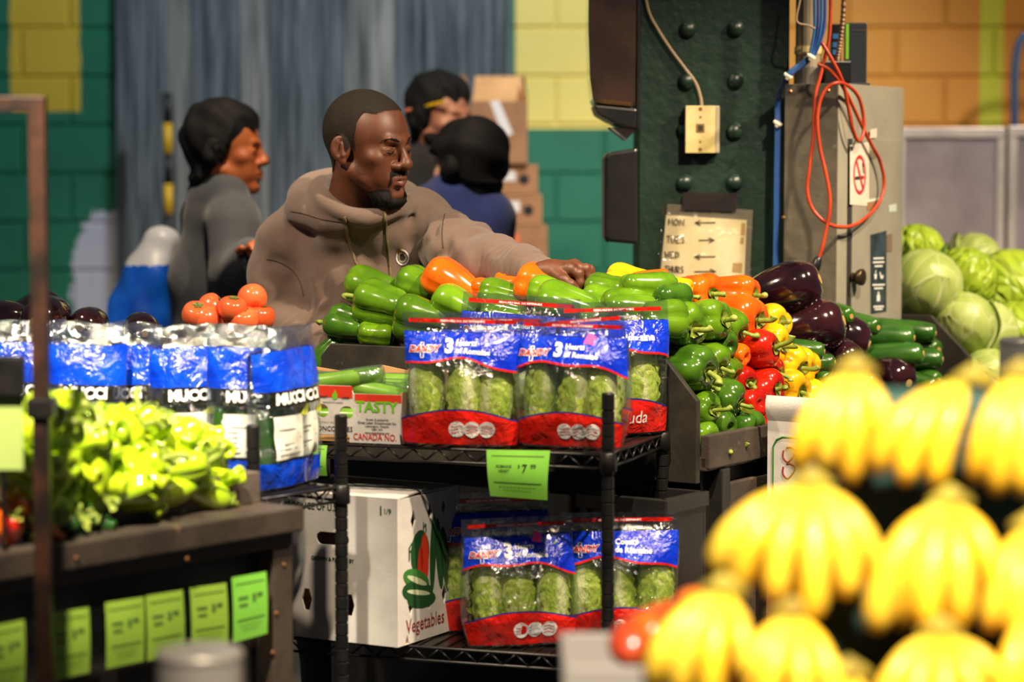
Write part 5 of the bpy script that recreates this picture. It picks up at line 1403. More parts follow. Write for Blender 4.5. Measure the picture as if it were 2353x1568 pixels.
def head_field(h=.0025, nose=1.0, beardless=True, ears=True):
    """head in its own axes: x to the person's right, y forward, z up; origin between the ears"""
    H = Field((-.115, -.125, -.215), (.115, .145, .150), h)
    H.ell((0, -.014, .048), (.0735, .094, .082), .01)
    H.ell((0, -.040, .030), (.070, .068, .075), .02)
    H.ell((0, .030, .030), (.066, .064, .072), .025)            # forehead
    H.ell((0, .032, -.030), (.058, .062, .078), .02)            # mid face
    for s_ in (-1, 1):
        H.cap((s_ * .052, .004, -.048), (s_ * .016, .074, -.094), .018, .017, .022)   # jaw line
        H.ell((s_ * .045, .060, -.012), (.021, .022, .017), .022)                     # cheek bone
        H.ell((s_ * .036, .068, -.045), (.016, .016, .026), .02)
    H.ell((0, .080, -.096), (.020, .014, .015), .018)           # chin
    H.cap((-.034, .0855, .030), (-.010, .0925, .026), .0085, .0085, .012); H.cap((.034, .0855, .030), (.010, .0925, .026), .0085, .0085, .012)
    for s_ in (-1, 1):
        H.ell((s_ * .031, .0985, .010), (.016, .013, .010), .012, 's')                # socket
        H.ell((s_ * .031, .0800, .0095), (.0165, .0125, .0120), .007)                 # eyeball under the lowered lid
        H.cap((s_ * .017, .0880, .0165), (s_ * .046, .0850, .0150), .0016, .0016, .006, 's')    # crease above the lid
        H.cap((s_ * .019, .0900, .0000), (s_ * .044, .0850, .0005), .0022, .0020, .006)         # lower lid
    # nose
    H.cap((0, .090, .024), (0, .1105 * nose, -.018), .0070, .0105, .012)
    H.ell((0, .1110 * nose, -.0240), (.0160, .0130, .0125), .008)
    for s_ in (-1, 1):
        H.ell((s_ * .0170, .0975, -.0280), (.0110, .0125, .0095), .006)
        H.ell((s_ * .0085, .1045, -.0355), (.0050, .0070, .0042), .004, 's')
    # mouth
    H.ell((0, .078, -.060), (.032, .020, .022), .02)
    H.cap((-.022, .0885, -.0585), (-.006, .1000, -.0535), .0042, .0058, .006); H.cap((.022, .0885, -.0585), (.006, .1000, -.0535), .0042, .0058, .006)
    H.cap((-.006, .1000, -.0540), (.006, .1000, -.0540), .0056, .0056, .005)
    H.cap((-.019, .0885, -.0650), (0, .0985, -.0690), .0048, .0068, .006); H.cap((.019, .0885, -.0650), (0, .0985, -.0690), .0048, .0068, .006)
    H.cap((-.025, .0880, -.0612), (0, .1065, -.0616), .0010, .0012, .002, 's'); H.cap((.025, .0880, -.0612), (0, .1065, -.0616), .0010, .0012, .002, 's')
    H.cap((-.010, .0955, -.0815), (.010, .0955, -.0815), .0050, .0050, .010, 's')
    # neck
    H.cap((0, -.030, -.040), (0, -.058, -.175), .050, .052, .03)
    for s_ in (-1, 1): H.cap((s_ * .050, -.02, -.04), (s_ * .014, -.010, -.165), .011, .010, .02)
    if ears:
        for s_ in (-1, 1):
            R = np.array(Matrix.Rotation(.18, 3, 'X') @ Matrix.Rotation(s_ * .38, 3, 'Z'))
            c = np.array((s_ * .0785, -.016, .002))
            nv = R[:, 0] * s_
            H.ell(c, (.0085, .0235, .0300), .006, 'u', R)
            H.ell(c + nv * .0080 + R[:, 1] * .002 + R[:, 2] * .003, (.0065, .0160, .0215), .004, 's', R)
            H.cap(c + np.array((s_ * .003, .010, -.014)), c + np.array((s_ * .002, .006, .012)), .0042, .0036, .005)   # tragus, antihelix
            H.cap(c + np.array((s_ * .005, -.006, -.008)), c + np.array((s_ * .004, -.004, .016)), .0032, .0030, .004)
            H.ell(c + np.array((s_ * -.001, .008, -.028)), (.006, .009, .010), .005)
    return H
def face_axes(yaw, pitch=0.0, roll=0.0):
    """yaw 0 looks at the camera, positive turns to the picture's right"""
    f = Vector((math.sin(yaw), -math.cos(yaw), 0)); z = Vector((0, 0, 1)); r = f.cross(z)
    B = Matrix((r, f, z)).transposed()                 # columns: right, forward, up
    return B @ Matrix.Rotation(pitch, 3, 'X') @ Matrix.Rotation(roll, 3, 'Y')
def place_head(V, B, origin, sc): return (V * sc) @ np.array(B).T + np.array(origin)

def skin_mat(name, c, c2, lip):
    t = NT(name)
    v = t.obj()
    lp = t.n('Attribute', attribute_name='lip').outputs['Fac']
    col = t.mix(t.ramp(t.noise(22, 4, v), .35, .7), srgb(*c), srgb(*c2))
    col = t.mix(lp, col, srgb(*lip))
    nrm = t.bump(t.noise(420, 3, v), .10, .002)
    return t.done(t.princ(col, .5, 0, nrm, Subsurface_Weight=.06, Subsurface_Radius=(.02, .008, .004), Subsurface_Scale=.25))
def hair_mat(name, c, c2, sc=800, cut=True):
    t = NT(name)
    v = t.obj()
    mk = t.n('Attribute', attribute_name='mask').outputs['Fac']
    nz = t.noise(sc, 3, t.scaled(v, 1, 1, .55), .6)
    col = t.mix(t.ramp(nz, .35, .65), srgb(*c), srgb(*c2))
    sh = t.princ(col, .75, 0, t.bump(nz, .7, .002), Specular_IOR_Level=.25)
    if not cut: return t.done(sh)
    tr = t.n('BsdfTransparent').outputs[0]
    mx = t.n('MixShader'); t.set(mx.inputs[0], t.ramp(t.math('ADD', mk, t.math('MULTIPLY', t.math('SUBTRACT', nz, .5), .9)), .30, .60))
    t.t.links.new(tr, mx.inputs[1]); t.t.links.new(sh, mx.inputs[2])
    return t.done(mx.outputs[0])
def shell(name, L, V, Fc, N, mask, off, mat, parent, world=True):
    """hair grown as a skin over part of the head; L local coords, V world verts"""
    keep = mask > .02
    fm = keep[Fc].all(1)
    used = np.unique(Fc[fm]); mp = -np.ones(len(V), int); mp[used] = np.arange(len(used))
    me = np_mesh(name, V[used] + N[used] * off[used][:, None], mp[Fc[fm]])
    at = me.attributes.new('mask', 'FLOAT', 'POINT'); at.data.foreach_set('value', mask[used].astype(np.float32))
    return put(name, me, mat, parent, world)

def fbm(x, y, z, s, seed):
    """cheap smooth noise on arrays"""
    r = np.random.RandomState(seed); out = 0
    for k in range(5):
        d = r.normal(size=3); d /= np.linalg.norm(d); ph = r.uniform(0, 6.28)
        out = out + np.sin((x * d[0] + y * d[1] + z * d[2]) * s * (1 + .35 * k) + ph + .8 * np.sin((x * d[1] - z * d[0]) * s * .7 + k))
    return out / 5

# ------------------------------------------------------------------ the worker
m_skin1 = skin_mat('deep_brown_skin', (98, 56, 36), (80, 43, 26), (112, 66, 58))
m_buzz = hair_mat('cropped_black_hair', (14, 12, 10), (46, 38, 30))
m_beard = hair_mat('black_beard', (7, 6, 6), (20, 16, 14), 650)
def cloth(name, c, c2, bump=.3, sc=6, weave=900):
    t = NT(name)
    v = t.obj()
    col = t.mix(t.ramp(t.noise(sc, 4, v), .35, .68), srgb(*c), srgb(*c2))
    nrm = t.bump(t.math('ADD', t.noise(weave, 2, v), t.math('MULTIPLY', t.noise(26, 4, v, .6, .5), 3.0)), bump, .0035)
    return t.done(t.princ(col, .88, 0, nrm, Sheen_Weight=.25, Sheen_Roughness=.5))
m_hood = cloth('brown_fleece', (98, 80, 70), (110, 90, 80))
HY = 5.60
HC = np.array(P(846, 341, HY)); HS = 1.02
B1 = face_axes(math.radians(54), math.radians(-7), math.radians(4))
worker = thing('person', 'worker in a brown hooded sweatshirt reaching over the heaped peppers', 'person', (P(865, 700, 5.78).x, 5.78, 0))
Hf = head_field(.0022, 1.02)
LV, LF = Hf.mesh()
WV = place_head(LV, B1, HC, HS)
mw = lambda px, py, Y: np.array(P(px, py, Y))
# rest of the body: hands, arms, trunk and legs under the clothes
Bf = Field((-.72, 5.15, -.02), (.28, 5.98, 1.50), .011)
ctr = mw(862, 620, 5.76)
S1, S2 = mw(655, 548, 5.80), mw(1002, 532, 5.70)
E1, W1 = mw(640, 735, 5.80), mw(742, 800, 5.62)
E2, W2p = mw(1128, 606, 5.52), mw(1262, 629, 5.335)
Bf.cap(ctr + np.array((0, .05, .06)), ctr + np.array((0, .05, -.35)), .085, .10, .04)
Bf.cap(S1 + np.array((.03, .02, -.02)), S2 + np.array((-.03, .02, -.02)), .045, .045, .03)
Bf.chain([S1, E1, W1], [.042, .034, .022], .02); Bf.chain([S2, E2, W2p], [.042, .034, .022], .02)
for s_ in (-1, 1):
    hp = np.array((ctr[0] + s_ * .09, 5.80, .92))
    Bf.chain([hp, hp + np.array((s_ * .02, -.01, -.43)), hp + np.array((s_ * .02, .02, -.84))], [.085, .060, .042], .04)
    Bf.cap(hp + np.array((s_ * .02, .03, -.88)), hp + np.array((s_ * .03, -.14, -.885)), .035, .03, .02)
V2, F2 = Bf.mesh()
# the reaching hand, palm down, fingers closing on a pepper
def hand_field(lo, hi, joints, h=.0022):
    Q = Field(lo, hi, h)
    for pts, rs in joints: Q.chain(pts, rs, .006)
    return Q
w3 = lambda px, py, dy: np.array(P(px, py - 3, 5.30 + dy))
kn = [w3(1308, 622, -.030), w3(1316, 616, -.008), w3(1320, 615, .014), w3(1318, 618, .034)]
fing = [
 ([kn[0], w3(1330, 633, -.034), w3(1334, 653, -.036), w3(1328, 668, -.034)], [.0115, .0105, .0092, .0078]),
 ([kn[1], w3(1346, 622, -.010), w3(1355, 646, -.012), w3(1349, 668, -.012)], [.0118, .0108, .0094, .0080]),
 ([kn[2], w3(1355, 624, .012), w3(1366, 647, .010), w3(1362, 668, .010)], [.0112, .0102, .0090, .0076]),
 ([kn[3], w3(1350, 632, .032), w3(1362, 650, .032), w3(1360, 664, .032)], [.0100, .0092, .0080, .0068]),
 ([w3(1278, 634, -.028), w3(1296, 646, -.050), w3(1312, 657, -.058), w3(1324, 667, -.056)], [.0150, .0125, .0105, .0085])]
palm = [([w3(1246, 628, .0), w3(1266, 628, .0)], [.024, .026])] + [([w3(1266, 627, dy * .6), kn[i]], [.018, .0135]) for i, dy in enumerate((-.022, -.007, .008, .022))]
Qh = Field(np.array(P(1232, 700, 5.335)) - np.array((.01, .11, .01)), np.array(P(1390, 585, 5.335)) + np.array((.01, .08, .01)), .0023)
for pts, rs in palm: Qh.chain(pts, rs, .016)
for pts, rs in fing: Qh.chain(pts, rs, .005)
for pts, rs in fing[:4]:
    Qh.ell(pts[0] + np.array((0, 0, .002)), (.0120,) * 3, .010); Qh.ell(pts[1] + np.array((0, 0, .002)), (rs[1] * 1.02,) * 3, .004)
V3, F3 = Qh.mesh()
V4, F4 = np.zeros((0, 3)), np.zeros((0, 4), int)
Vall = np.concatenate([WV, V2, V3]); Fall = np.concatenate([LF, F2 + len(WV), F3 + len(WV) + len(V2)])
me = np_mesh('body', Vall, Fall)
lip = np.zeros(len(Vall), np.float32)
lx, ly, lz = LV[:, 0], LV[:, 1], LV[:, 2]
lipm = np.exp(-((lx / .021) ** 4)) * np.exp(-(((lz + .0615) / .0115) ** 4)) * (ly > .086)
lip[:len(LV)] = lipm
me.attributes.new('lip', 'FLOAT', 'POINT').data.foreach_set('value', lip)
body = put('body', me, m_skin1, worker, True)
# nails
m_nail = M('fingernail', (170, 120, 96), .3)
for pts, rs in fing[:3]:
    t_ = pts[3]; d_ = pts[3] - pts[2]; d_ /= np.linalg.norm(d_)
    n_ = MB().lathe([(.0055, -.0012), (.0050, .0008), (.002, .0014)], 10).mesh('fingernail', True)
    o = put('fingernail', n_, m_nail, body, True); nn = Vector((.55, -.75, .25)).normalized()
    o.location = Vector(t_) + nn * rs[3] * .93; o.rotation_euler = nn.to_track_quat('Z', 'Y').to_euler(); o.scale = (.85, 1.15, 1)
# lash line of the lowered lids, and brows
m_eye = M('dark_lashes', (14, 10, 9), .5)
for s_ in (-1, 1):
    e = Field((s_ * .031 - .025, .07, -.012), (s_ * .031 + .025, .11, .022), .0009)
    e.chain([(s_ * .0185, .0905, .0058), (s_ * .025, .0925, .0030), (s_ * .032, .0925, .0022), (s_ * .040, .0895, .0034), (s_ * .0455, .0855, .0060)], [.0012, .0017, .0019, .0017, .0010], .001)
    ev, ef = e.mesh(); put('eyelash', np_mesh('eyelash', place_head(ev, B1, HC, HS), ef), m_eye, body, True)
    e = Field((s_ * .031 - .03, .06, .012), (s_ * .031 + .03, .115, .05), .0012)
    e.chain([(s_ * .015, .0990, .0275), (s_ * .024, .0982, .0318), (s_ * .034, .0942, .0338), (s_ * .044, .0868, .0325), (s_ * .052, .0785, .0290)], [.0024, .0026, .0024, .0018, .0008], .002)
    ev, ef = e.mesh(); bm_ = np_mesh('eyebrow', place_head(ev, B1, HC, HS), ef); bm_.attributes.new('mask', 'FLOAT', 'POINT').data.foreach_set('value', [.55] * len(bm_.vertices))
    put('eyebrow', bm_, m_beard, worker, True)
# cropped hair and beard
NW = normals_of(me)[:len(LV)]
line = .062 + .030 * sstep(.02, .075, ly) - .070 * sstep(.034, -.004, ly) - .060 * sstep(-.03, -.075, ly) + .02 * sstep(.045, .06, np.abs(lx)) * (ly > .02)
hm = sstep(-.012, .022, lz - line) * (1 - (np.abs(lx) > .079))
side = np.exp(-(((ly - .012) / .012) ** 2)) * sstep(-.035, .02, lz) * (np.abs(lx) > .05) * .55
hm = np.clip(np.maximum(hm, side * (lz > -.03)), 0, 1)
hair = shell('hair', LV, WV, LF, NW, hm, .0026 * hm + .0004, m_buzz, worker)
must = np.exp(-(((lz + .0455) / .0065) ** 2)) * (np.abs(lx) < .030) * (ly > .080) * .72 + np.exp(-(((np.abs(lx) - .029) / .005) ** 2)) * np.exp(-(((lz + .064) / .018) ** 2)) * (ly > .07) * .6
goat = np.maximum(sstep(-.094, -.106, lz), sstep(-.070, -.094, lz) * sstep(.016, .030, np.abs(lx))) * sstep(.026, .052, ly) * (lz > -.128) * sstep(.056, .036, np.abs(lx))
jaw = sstep(-.045, -.07, lz) * sstep(-.125, -.105, lz) * np.exp(-((ly - .03) / .045) ** 2) * .38 * (lz > -.12)
bmk = np.clip(np.maximum(np.maximum(must, goat), jaw), 0, 1)
boff = .0010 + .0015 * must + .0105 * goat * sstep(-.083, -.108, lz) * (1 + .25 * np.sin(lx * 900) * np.sin(ly * 700))
shell('beard', LV, WV, LF, NW, bmk, boff, m_beard, worker)

# hooded sweatshirt
G = Field((-.70, 5.20, .86), (.13, 6.02, 1.64), .0062)
up = np.array((0, 0, 1.0))
chest = mw(850, 620, 5.77)
G.ell(chest + np.array((.0, .02, .02)), (.205, .130, .21), .04)
G.cap(chest + np.array((.01, .01, -.02)), chest + np.array((.02, .02, -.30)), .150, .160, .05)
G.cap(mw(700, 545, 5.80), mw(968, 528, 5.73), .080, .083, .05)
G.cap(mw(745, 490, 5.77), mw(930, 500, 5.74), .06, .055, .05)
G.ell(mw(785, 480, 5.81), (.12, .08, .07), .05)
G.chain([mw(660, 556, 5.80), mw(642, 640, 5.81), mw(648, 738, 5.80)], [.076, .068, .066], .035)
G.chain([mw(648, 738, 5.80), mw(700, 775, 5.71), mw(738, 795, 5.63)], [.070, .056, .044], .025)
G.cap(mw(733, 792, 5.635), mw(752, 805, 5.60), .046, .040, .008)
G.chain([mw(985, 545, 5.72), mw(1060, 580, 5.61), mw(1128, 606, 5.52)], [.086, .074, .064], .03)
G.chain([mw(1128, 606, 5.52), mw(1200, 618, 5.42), mw(1250, 628, 5.35)], [.064, .050, .040], .02)
G.cap(mw(1246, 627, 5.355), mw(1266, 630, 5.33), .039, .034, .006)
# hood: rolled layers round the neck, thick behind, meeting at the throat
def loop(pts, rs, k=.008):
    c = catmull([P(*p) for p in pts], 5); n = len(c)
    rr = np.interp(np.linspace(0, len(rs) - 1, n), range(len(rs)), rs)
    G.chain([np.array(q) for q in c], list(rr), k)
loop([(766, 432, 5.78), (742, 432, 5.73), (738, 455, 5.66), (775, 482, 5.60), (830, 500, 5.575), (883, 497, 5.575)], [.022, .026, .026, .021, .017, .012])
loop([(883, 497, 5.575), (915, 482, 5.60), (940, 472, 5.66), (945, 468, 5.74), (900, 440, 5.82), (830, 425, 5.86), (775, 425, 5.82), (766, 432, 5.78)], [.012, .016, .020, .024, .030, .034, .028, .022])
loop([(700, 462, 5.80), (690, 482, 5.72), (735, 498, 5.65), (800, 512, 5.61), (870, 508, 5.60)], [.034, .036, .030, .022, .012], .010)
loop([(700, 455, 5.86), (760, 440, 5.92), (850, 440, 5.93), (930, 460, 5.86)], [.042, .05, .05, .034], .02)
# hollow for the neck
G.cap(mw(790, 530, 5.68), mw(885, 528, 5.66), .062, .058, .03)
G.cap(np.array(mw(838, 428, 5.64)), np.array(mw(852, 380, 5.62)), .060, .062, .010, 's')
# folds in the cloth
X, Y, Z = np.meshgrid(*G.ax, indexing='ij')
amp = .0060
fold = fbm(X * 1.0, Y * .8, Z * .55, 34, 3) * amp + fbm(X, Y, Z * .6, 70, 5) * .0026
# gathered rings on the reaching forearm and the bent one
def rings(a, b, freq, am):
    a, b = np.array(a), np.array(b); ab = b - a; L = np.linalg.norm(ab); ab = ab / L
    t = (X - a[0]) * ab[0] + (Y - a[1]) * ab[1] + (Z - a[2]) * ab[2]
    d = np.sqrt(np.maximum((X - a[0]) ** 2 + (Y - a[1]) ** 2 + (Z - a[2]) ** 2 - t * t, 0))
    return np.sin(t * freq + 1.6 * np.sin(X * 40 + Z * 60)) * am * (.55 + .45 * np.sin(X * 60 - Z * 90)) * sstep(-.04, .02, t) * sstep(L + .04, L - .01, t) * sstep(.12, .08, d)
fold += rings(mw(1150, 608, 5.49), mw(1246, 627, 5.355), 330, .0042) + rings(mw(700, 772, 5.71), mw(735, 792, 5.635), 260, .005) + rings(mw(985, 545, 5.72), mw(1090, 590, 5.57), 120, .006)
# long drapes down the chest
fold += np.sin((X + .25 * Z) * 95 + 1.5 * np.sin(Z * 9)) * .0040 * sstep(1.50, 1.36, Z) * (Y < 5.80) * sstep(.10, .02, np.abs(X + .24) - .16)
# seam between trunk and near sleeve
G.f += fold.astype(np.float32)
sx = np.array([mw(628, 600, 5.72), mw(665, 622, 5.70), mw(690, 660, 5.68), mw(702, 720, 5.66), mw(706, 790, 5.66)])
G.chain(list(sx), [.010, .014, .016, .018, .016], .02, 's')
G.chain([mw(1022, 520, 5.62), mw(1018, 570, 5.615), mw(1028, 640, 5.62)], [.006, .008, .012], .016, 's')
GV, GF = G.mesh()
hm_ = np_mesh('hoodie', GV, GF)
hoodie = put('hoodie', hm_, m_hood, worker, True)
bvh = BVHTree.FromPolygons([tuple(v) for v in GV], [tuple(int(i) for i in q) for q in GF])
def on_hoodie(px, py, lift=.001):
    r = ray(px, py).normalized(); h_ = bvh.ray_cast(CAM, r, 12)
    if h_[0] is None: return P(px, py, 5.65)
    n = h_[1] if h_[1].dot(r) < 0 else -h_[1]
    return h_[0] + (n * .5 - r * .5) * lift
m_str = M('olive_cord', (92, 78, 50), .8, c2=(120, 104, 70), scale=300)
for nm, pts in (('drawstring', [(793, 498), (797, 520), (801, 545), (808, 570), (817, 600), (830, 625), (838, 650)]), ('drawstring', [(884, 483), (885, 505), (888, 540), (892, 580), (896, 620), (900, 650)])):
    o = put(nm, MB().tube([on_hoodie(q.x, q.y, .004) for q in catmull([(a, b, 0) for a, b in pts], 8)], .0034, 8), m_str, hoodie, True, smooth=True)
ey = put('eyelet', MB().lathe([(.0035, 0), (.0065, .001), (.0065, .0025), (.0035, .003)], 14), M('copper_eyelet', (150, 88, 60), .35, .7), hoodie, True)
ey.location = on_hoodie(884, 482, .003); ey.rotation_euler = (math.pi / 2, 0, 0)
# chest emblem: two nested drop shapes with coloured segments
def drop(s_, n=40):
    out = []
    for i in range(n):
        a = i / n * 2 * math.pi
        x, y = math.sin(a), -math.cos(a)
        out.append((925 + (x * 15.5 - (max(0, -y) ** 2) * 4) * s_, 592 + (y * (20 if y < 0 else 18)) * s_))
    return out
for k, (so, si) in enumerate(((1.0, .80), (.66, .46))):
    o_, i_ = drop(so), drop(si)
    segs = {'white': [], 'orange': [], 'blue': [], 'gold': []}
    for i in range(40):
        c = 'white'
        if k == 0: c = 'orange' if i in (34, 35, 36) else 'blue' if i in (37, 38) else 'gold' if i in (39, 0) else 'white'
        elif i in (1, 2, 3, 4): c = 'orange'
        segs[c].append(i)
    for c, lst in segs.items():
        if not lst: continue
        m = MB()
        for i in lst:
            j = (i + 1) % 40
            m.add([on_hoodie(*o_[i], .0022), on_hoodie(*o_[j], .0022), on_hoodie(*i_[j], .0022), on_hoodie(*i_[i], .0022)], [(0, 1, 2, 3)])
        put('emblem_ring', m, M('emblem_' + c, {'white': (225, 220, 212), 'orange': (220, 104, 40), 'blue': (70, 100, 160), 'gold': (214, 170, 70)}[c], .7), hoodie, True)
# stitched shoulder seams
m_seam = M('dark_seam', (66, 52, 46), .9)
for pts in ([(612, 596), (640, 602), (668, 618), (688, 645), (698, 680)], [(1022, 492), (1016, 530), (1018, 570)], [(668, 486), (700, 492), (745, 505), (800, 512)]):
    o = put('seam', MB().tube([on_hoodie(q.x, q.y, .0006) for q in catmull([(a, b, 0) for a, b in pts], 10)], .0012, 6), m_seam, hoodie, True, smooth=True)
tr = Field((-.62, 5.60, .0), (-.02, 6.0, 1.02), .012)
for s_ in (-1, 1):
    hp = np.array((ctr[0] + s_ * .09, 5.80, .92))
    tr.chain([hp, hp + np.array((s_ * .02, -.01, -.43)), hp + np.array((s_ * .02, .02, -.83))], [.105, .080, .066], .03)
tr.cap(np.array((ctr[0] - .08, 5.80, .93)), np.array((ctr[0] + .08, 5.80, .93)), .105, .105, .03)
tv, tf = tr.mesh(); put('trousers', np_mesh('trousers', tv, tf), cloth('charcoal_denim', (44, 46, 52), (54, 56, 62)), worker, True)

# ------------------------------------------------------------------ people behind, out of focus
Hb = head_field(.0045, 1.0); BL, BF_ = Hb.mesh()
def bystander(label, px, py, Y, yaw, pitch, sc, skinm, hairm, hair_fn, top_c, torso, arms, legs_c, group=None, beard=None):
    o3 = np.array(P(px, py, Y))
    p = thing('person', label, 'person', (o3[0], Y, 0), 0, group)
    B = face_axes(math.radians(yaw), math.radians(pitch)); V = place_head(BL, B, o3, sc)
    T = Field((o3[0] - .40, Y - .42, .75), (o3[0] + .40, Y + .42, o3[2] + .02), .012)
    for a, b, ra, rb, k in torso: T.cap(np.array(P(*a)), np.array(P(*b)), ra, rb, k)
    for ch, rs in arms: T.chain([np.array(P(*q)) for q in ch], rs, .03)
    X, Y_, Z = np.meshgrid(*T.ax, indexing='ij'); T.f += (fbm(X, Y_, Z * .6, 26, int(px)) * .006 - .004).astype(np.float32)
    Lg = Field((o3[0] - .25, Y - .25, 0), (o3[0] + .25, Y + .25, 1.0), .014)
    for s_ in (-1, 1): Lg.chain([np.array((o3[0] + s_ * .09, Y, .93)), np.array((o3[0] + s_ * .10, Y - .01, .5)), np.array((o3[0] + s_ * .10, Y + .02, .09)), np.array((o3[0] + s_ * .10, Y - .10, .04))], [.11, .078, .06, .04], .03)
    hands = []
    for ch, rs in arms:
        a, b = np.array(P(*ch[-2])), np.array(P(*ch[-1])); d = (b - a) / np.linalg.norm(b - a)
        Hn = Field(b - .13, b + .13, .006)
        Hn.cap(b - d * .02, b + d * .05, .024, .028, .01)
        side_ = np.cross(d, (0, 0, 1.0)); side_ /= np.linalg.norm(side_) + 1e-9
        for q in (-1.5, -.5, .5, 1.5): Hn.chain([b + d * .05 + side_ * q * .014, b + d * .085 + side_ * q * .016, b + d * .105 + side_ * q * .015 - np.array((0, 0, .02))], [.010, .009, .007], .004)
        Hn.chain([b + d * .01 + side_ * .025, b + d * .045 + side_ * .045, b + d * .07 + side_ * .045], [.012, .010, .008], .006)
        hands.append(Hn.mesh())
    Vs, Fs, off = [V], [BF_], len(V)
    inner = Field((o3[0] - .25, Y - .25, .9), (o3[0] + .25, Y + .25, o3[2] - .10), .02)
    inner.cap(o3 + np.array((0, 0, -.18)), np.array((o3[0], Y + .02, .95)), .042, .05, .02)
    for hv, hf in hands + [inner.mesh()]: Vs.append(hv); Fs.append(hf + off); off += len(hv)
    me = np_mesh('body', np.concatenate(Vs), np.concatenate(Fs)); lp = np.zeros(off, np.float32); me.attributes.new('lip', 'FLOAT', 'POINT').data.foreach_set('value', lp)
    put('body', me, skinm, p, True)
    N = normals_of(me)[:len(V)]
    mk, of = hair_fn(BL[:, 0], BL[:, 1], BL[:, 2]); shell('hair', BL, V, BF_, N, mk, of, hairm, p)
    if beard is not None:
        mk, of = beard(BL[:, 0], BL[:, 1], BL[:, 2]); shell('beard', BL, V, BF_, N, mk, of, hairm, p)
    tv, tf = T.mesh(); put('jacket' if 'jacket' in label else 'shirt', np_mesh('top', tv, tf), top_c, p, True)
    lv, lf = Lg.mesh(); put('trousers', np_mesh('trousers', lv, lf), legs_c, p, True)
    return p, o3, B, sc
m_black_hair = hair_mat('solid_black_hair', (8, 8, 10), (20, 19, 21), 160, False)
m_jean = cloth('dark_trousers', (34, 36, 42), (44, 46, 52))
def full_hair(x, y, z):
    ln = .050 + .018 * sstep(.02, .08, y) - .075 * sstep(.040, .005, y) - .075 * sstep(-.005, -.06, y) + .010 * np.sin(x * 140 + 1) * (y > .02)
    k = sstep(-.008, .006, z - ln); k2 = sstep(-.008, .035, z - ln); return k, .002 + k2 * (.014 + .010 * sstep(.06, .12, z) + .005 * np.sin(x * 90) * np.sin(y * 70 + z * 60))
def long_hair(x, y, z):
    ln = .05 - .20 * sstep(.035, -.02, y); k = sstep(-.01, .006, z - ln) * sstep(-.098, -.085, z); return k, k * (.018 + .012 * sstep(-.02, -.07, y) + .004 * np.sin(z * 80 + x * 50)) * (.25 + .75 * sstep(-.098, -.05, z))
def stubble(x, y, z):
    k = sstep(-.035, -.055, z) * (z > -.125) * sstep(-.01, .02, y); return k, k * .004
m_tan, m_olive, m_pale = skin_mat('tan_skin', (178, 98, 54), (160, 84, 44), (170, 86, 62)), skin_mat('light_olive_skin', (176, 122, 98), (164, 108, 86), (170, 100, 90)), skin_mat('fair_skin', (200, 156, 134), (190, 140, 118), (180, 110, 100))
bystander('young passer-by with black hair in a dark grey jacket, walking past', 518, 352, 6.8, 86, 0, 1.0, m_tan, m_black_hair, full_hair, cloth('slate_jacket', (58, 62, 68), (72, 76, 82)),
          [((505, 455, 6.83), (505, 640, 6.86), .085, .13, .05), ((505, 640, 6.86), (505, 900, 6.86), .13, .13, .05), ((470, 500, 6.92), (540, 505, 6.74), .07, .07, .04), ((500, 425, 6.84), (520, 440, 6.78), .065, .062, .02)],
          [([(535, 515, 6.70), (535, 640, 6.66), (575, 590, 6.52)], [.068, .056, .046]), ([(470, 515, 6.98), (455, 650, 7.02), (500, 760, 6.95)], [.066, .054, .044])], m_jean)
p2, o2, Bb, s2 = bystander('bearded man in a black shirt with a yellow pencil behind his ear', 1012, 276, 7.6, 48, -4, 1.02, m_olive, m_black_hair, full_hair, cloth('black_tee', (20, 20, 22), (28, 28, 31)),
          [((1000, 390, 7.64), (1000, 560, 7.66), .11, .15, .05), ((1000, 560, 7.66), (1000, 800, 7.66), .15, .15, .05), ((925, 405, 7.68), (1075, 405, 7.6), .075, .075, .05)],
          [([(915, 425, 7.68), (905, 545, 7.62), (985, 600, 7.40)], [.07, .055, .045]), ([(1080, 425, 7.60), (1095, 545, 7.54), (1060, 610, 7.36)], [.07, .055, .045])], m_jean, beard=stubble)
pn = np.array([[.088, -.04, .028], [.078, .085, .058]]); pn = place_head(pn, Bb, o2, s2)
pc = thing('pencil', 'yellow pencil tucked behind the bearded man\'s ear', 'pencil', Vector(pn[0]))
put('shaft', MB().tube([Vector(pn[0]), Vector(pn[1])], .0055, 6), M('yellow_pencil_paint', (224, 180, 20), .4), pc, True)
put('eraser', MB().tube([Vector(pn[0]) + (Vector(pn[0]) - Vector(pn[1])).normalized() * .022, Vector(pn[0])], .006, 8), M('pink_eraser', (214, 120, 90), .6), pc, True)
bystander('person in a navy top with dark hair, seen from behind', 1072, 388, 7.0, 226, -6, 1.0, m_pale, m_black_hair, long_hair, cloth('navy_knit', (22, 36, 92), (30, 48, 112)),
          [((1060, 470, 7.0), (1055, 620, 6.98), .10, .15, .05), ((1055, 620, 6.98), (1055, 840, 6.98), .15, .15, .05), ((990, 488, 7.04), (1120, 500, 6.96), .072, .072, .05), ((1055, 438, 7.02), (1060, 470, 6.99), .066, .078, .03)],
          [([(985, 500, 7.05), (970, 620, 7.06), (1000, 690, 7.22)], [.068, .056, .046]), ([(1122, 512, 6.95), (1128, 630, 6.95), (1090, 700, 7.12)], [.068, .056, .046])], m_jean)
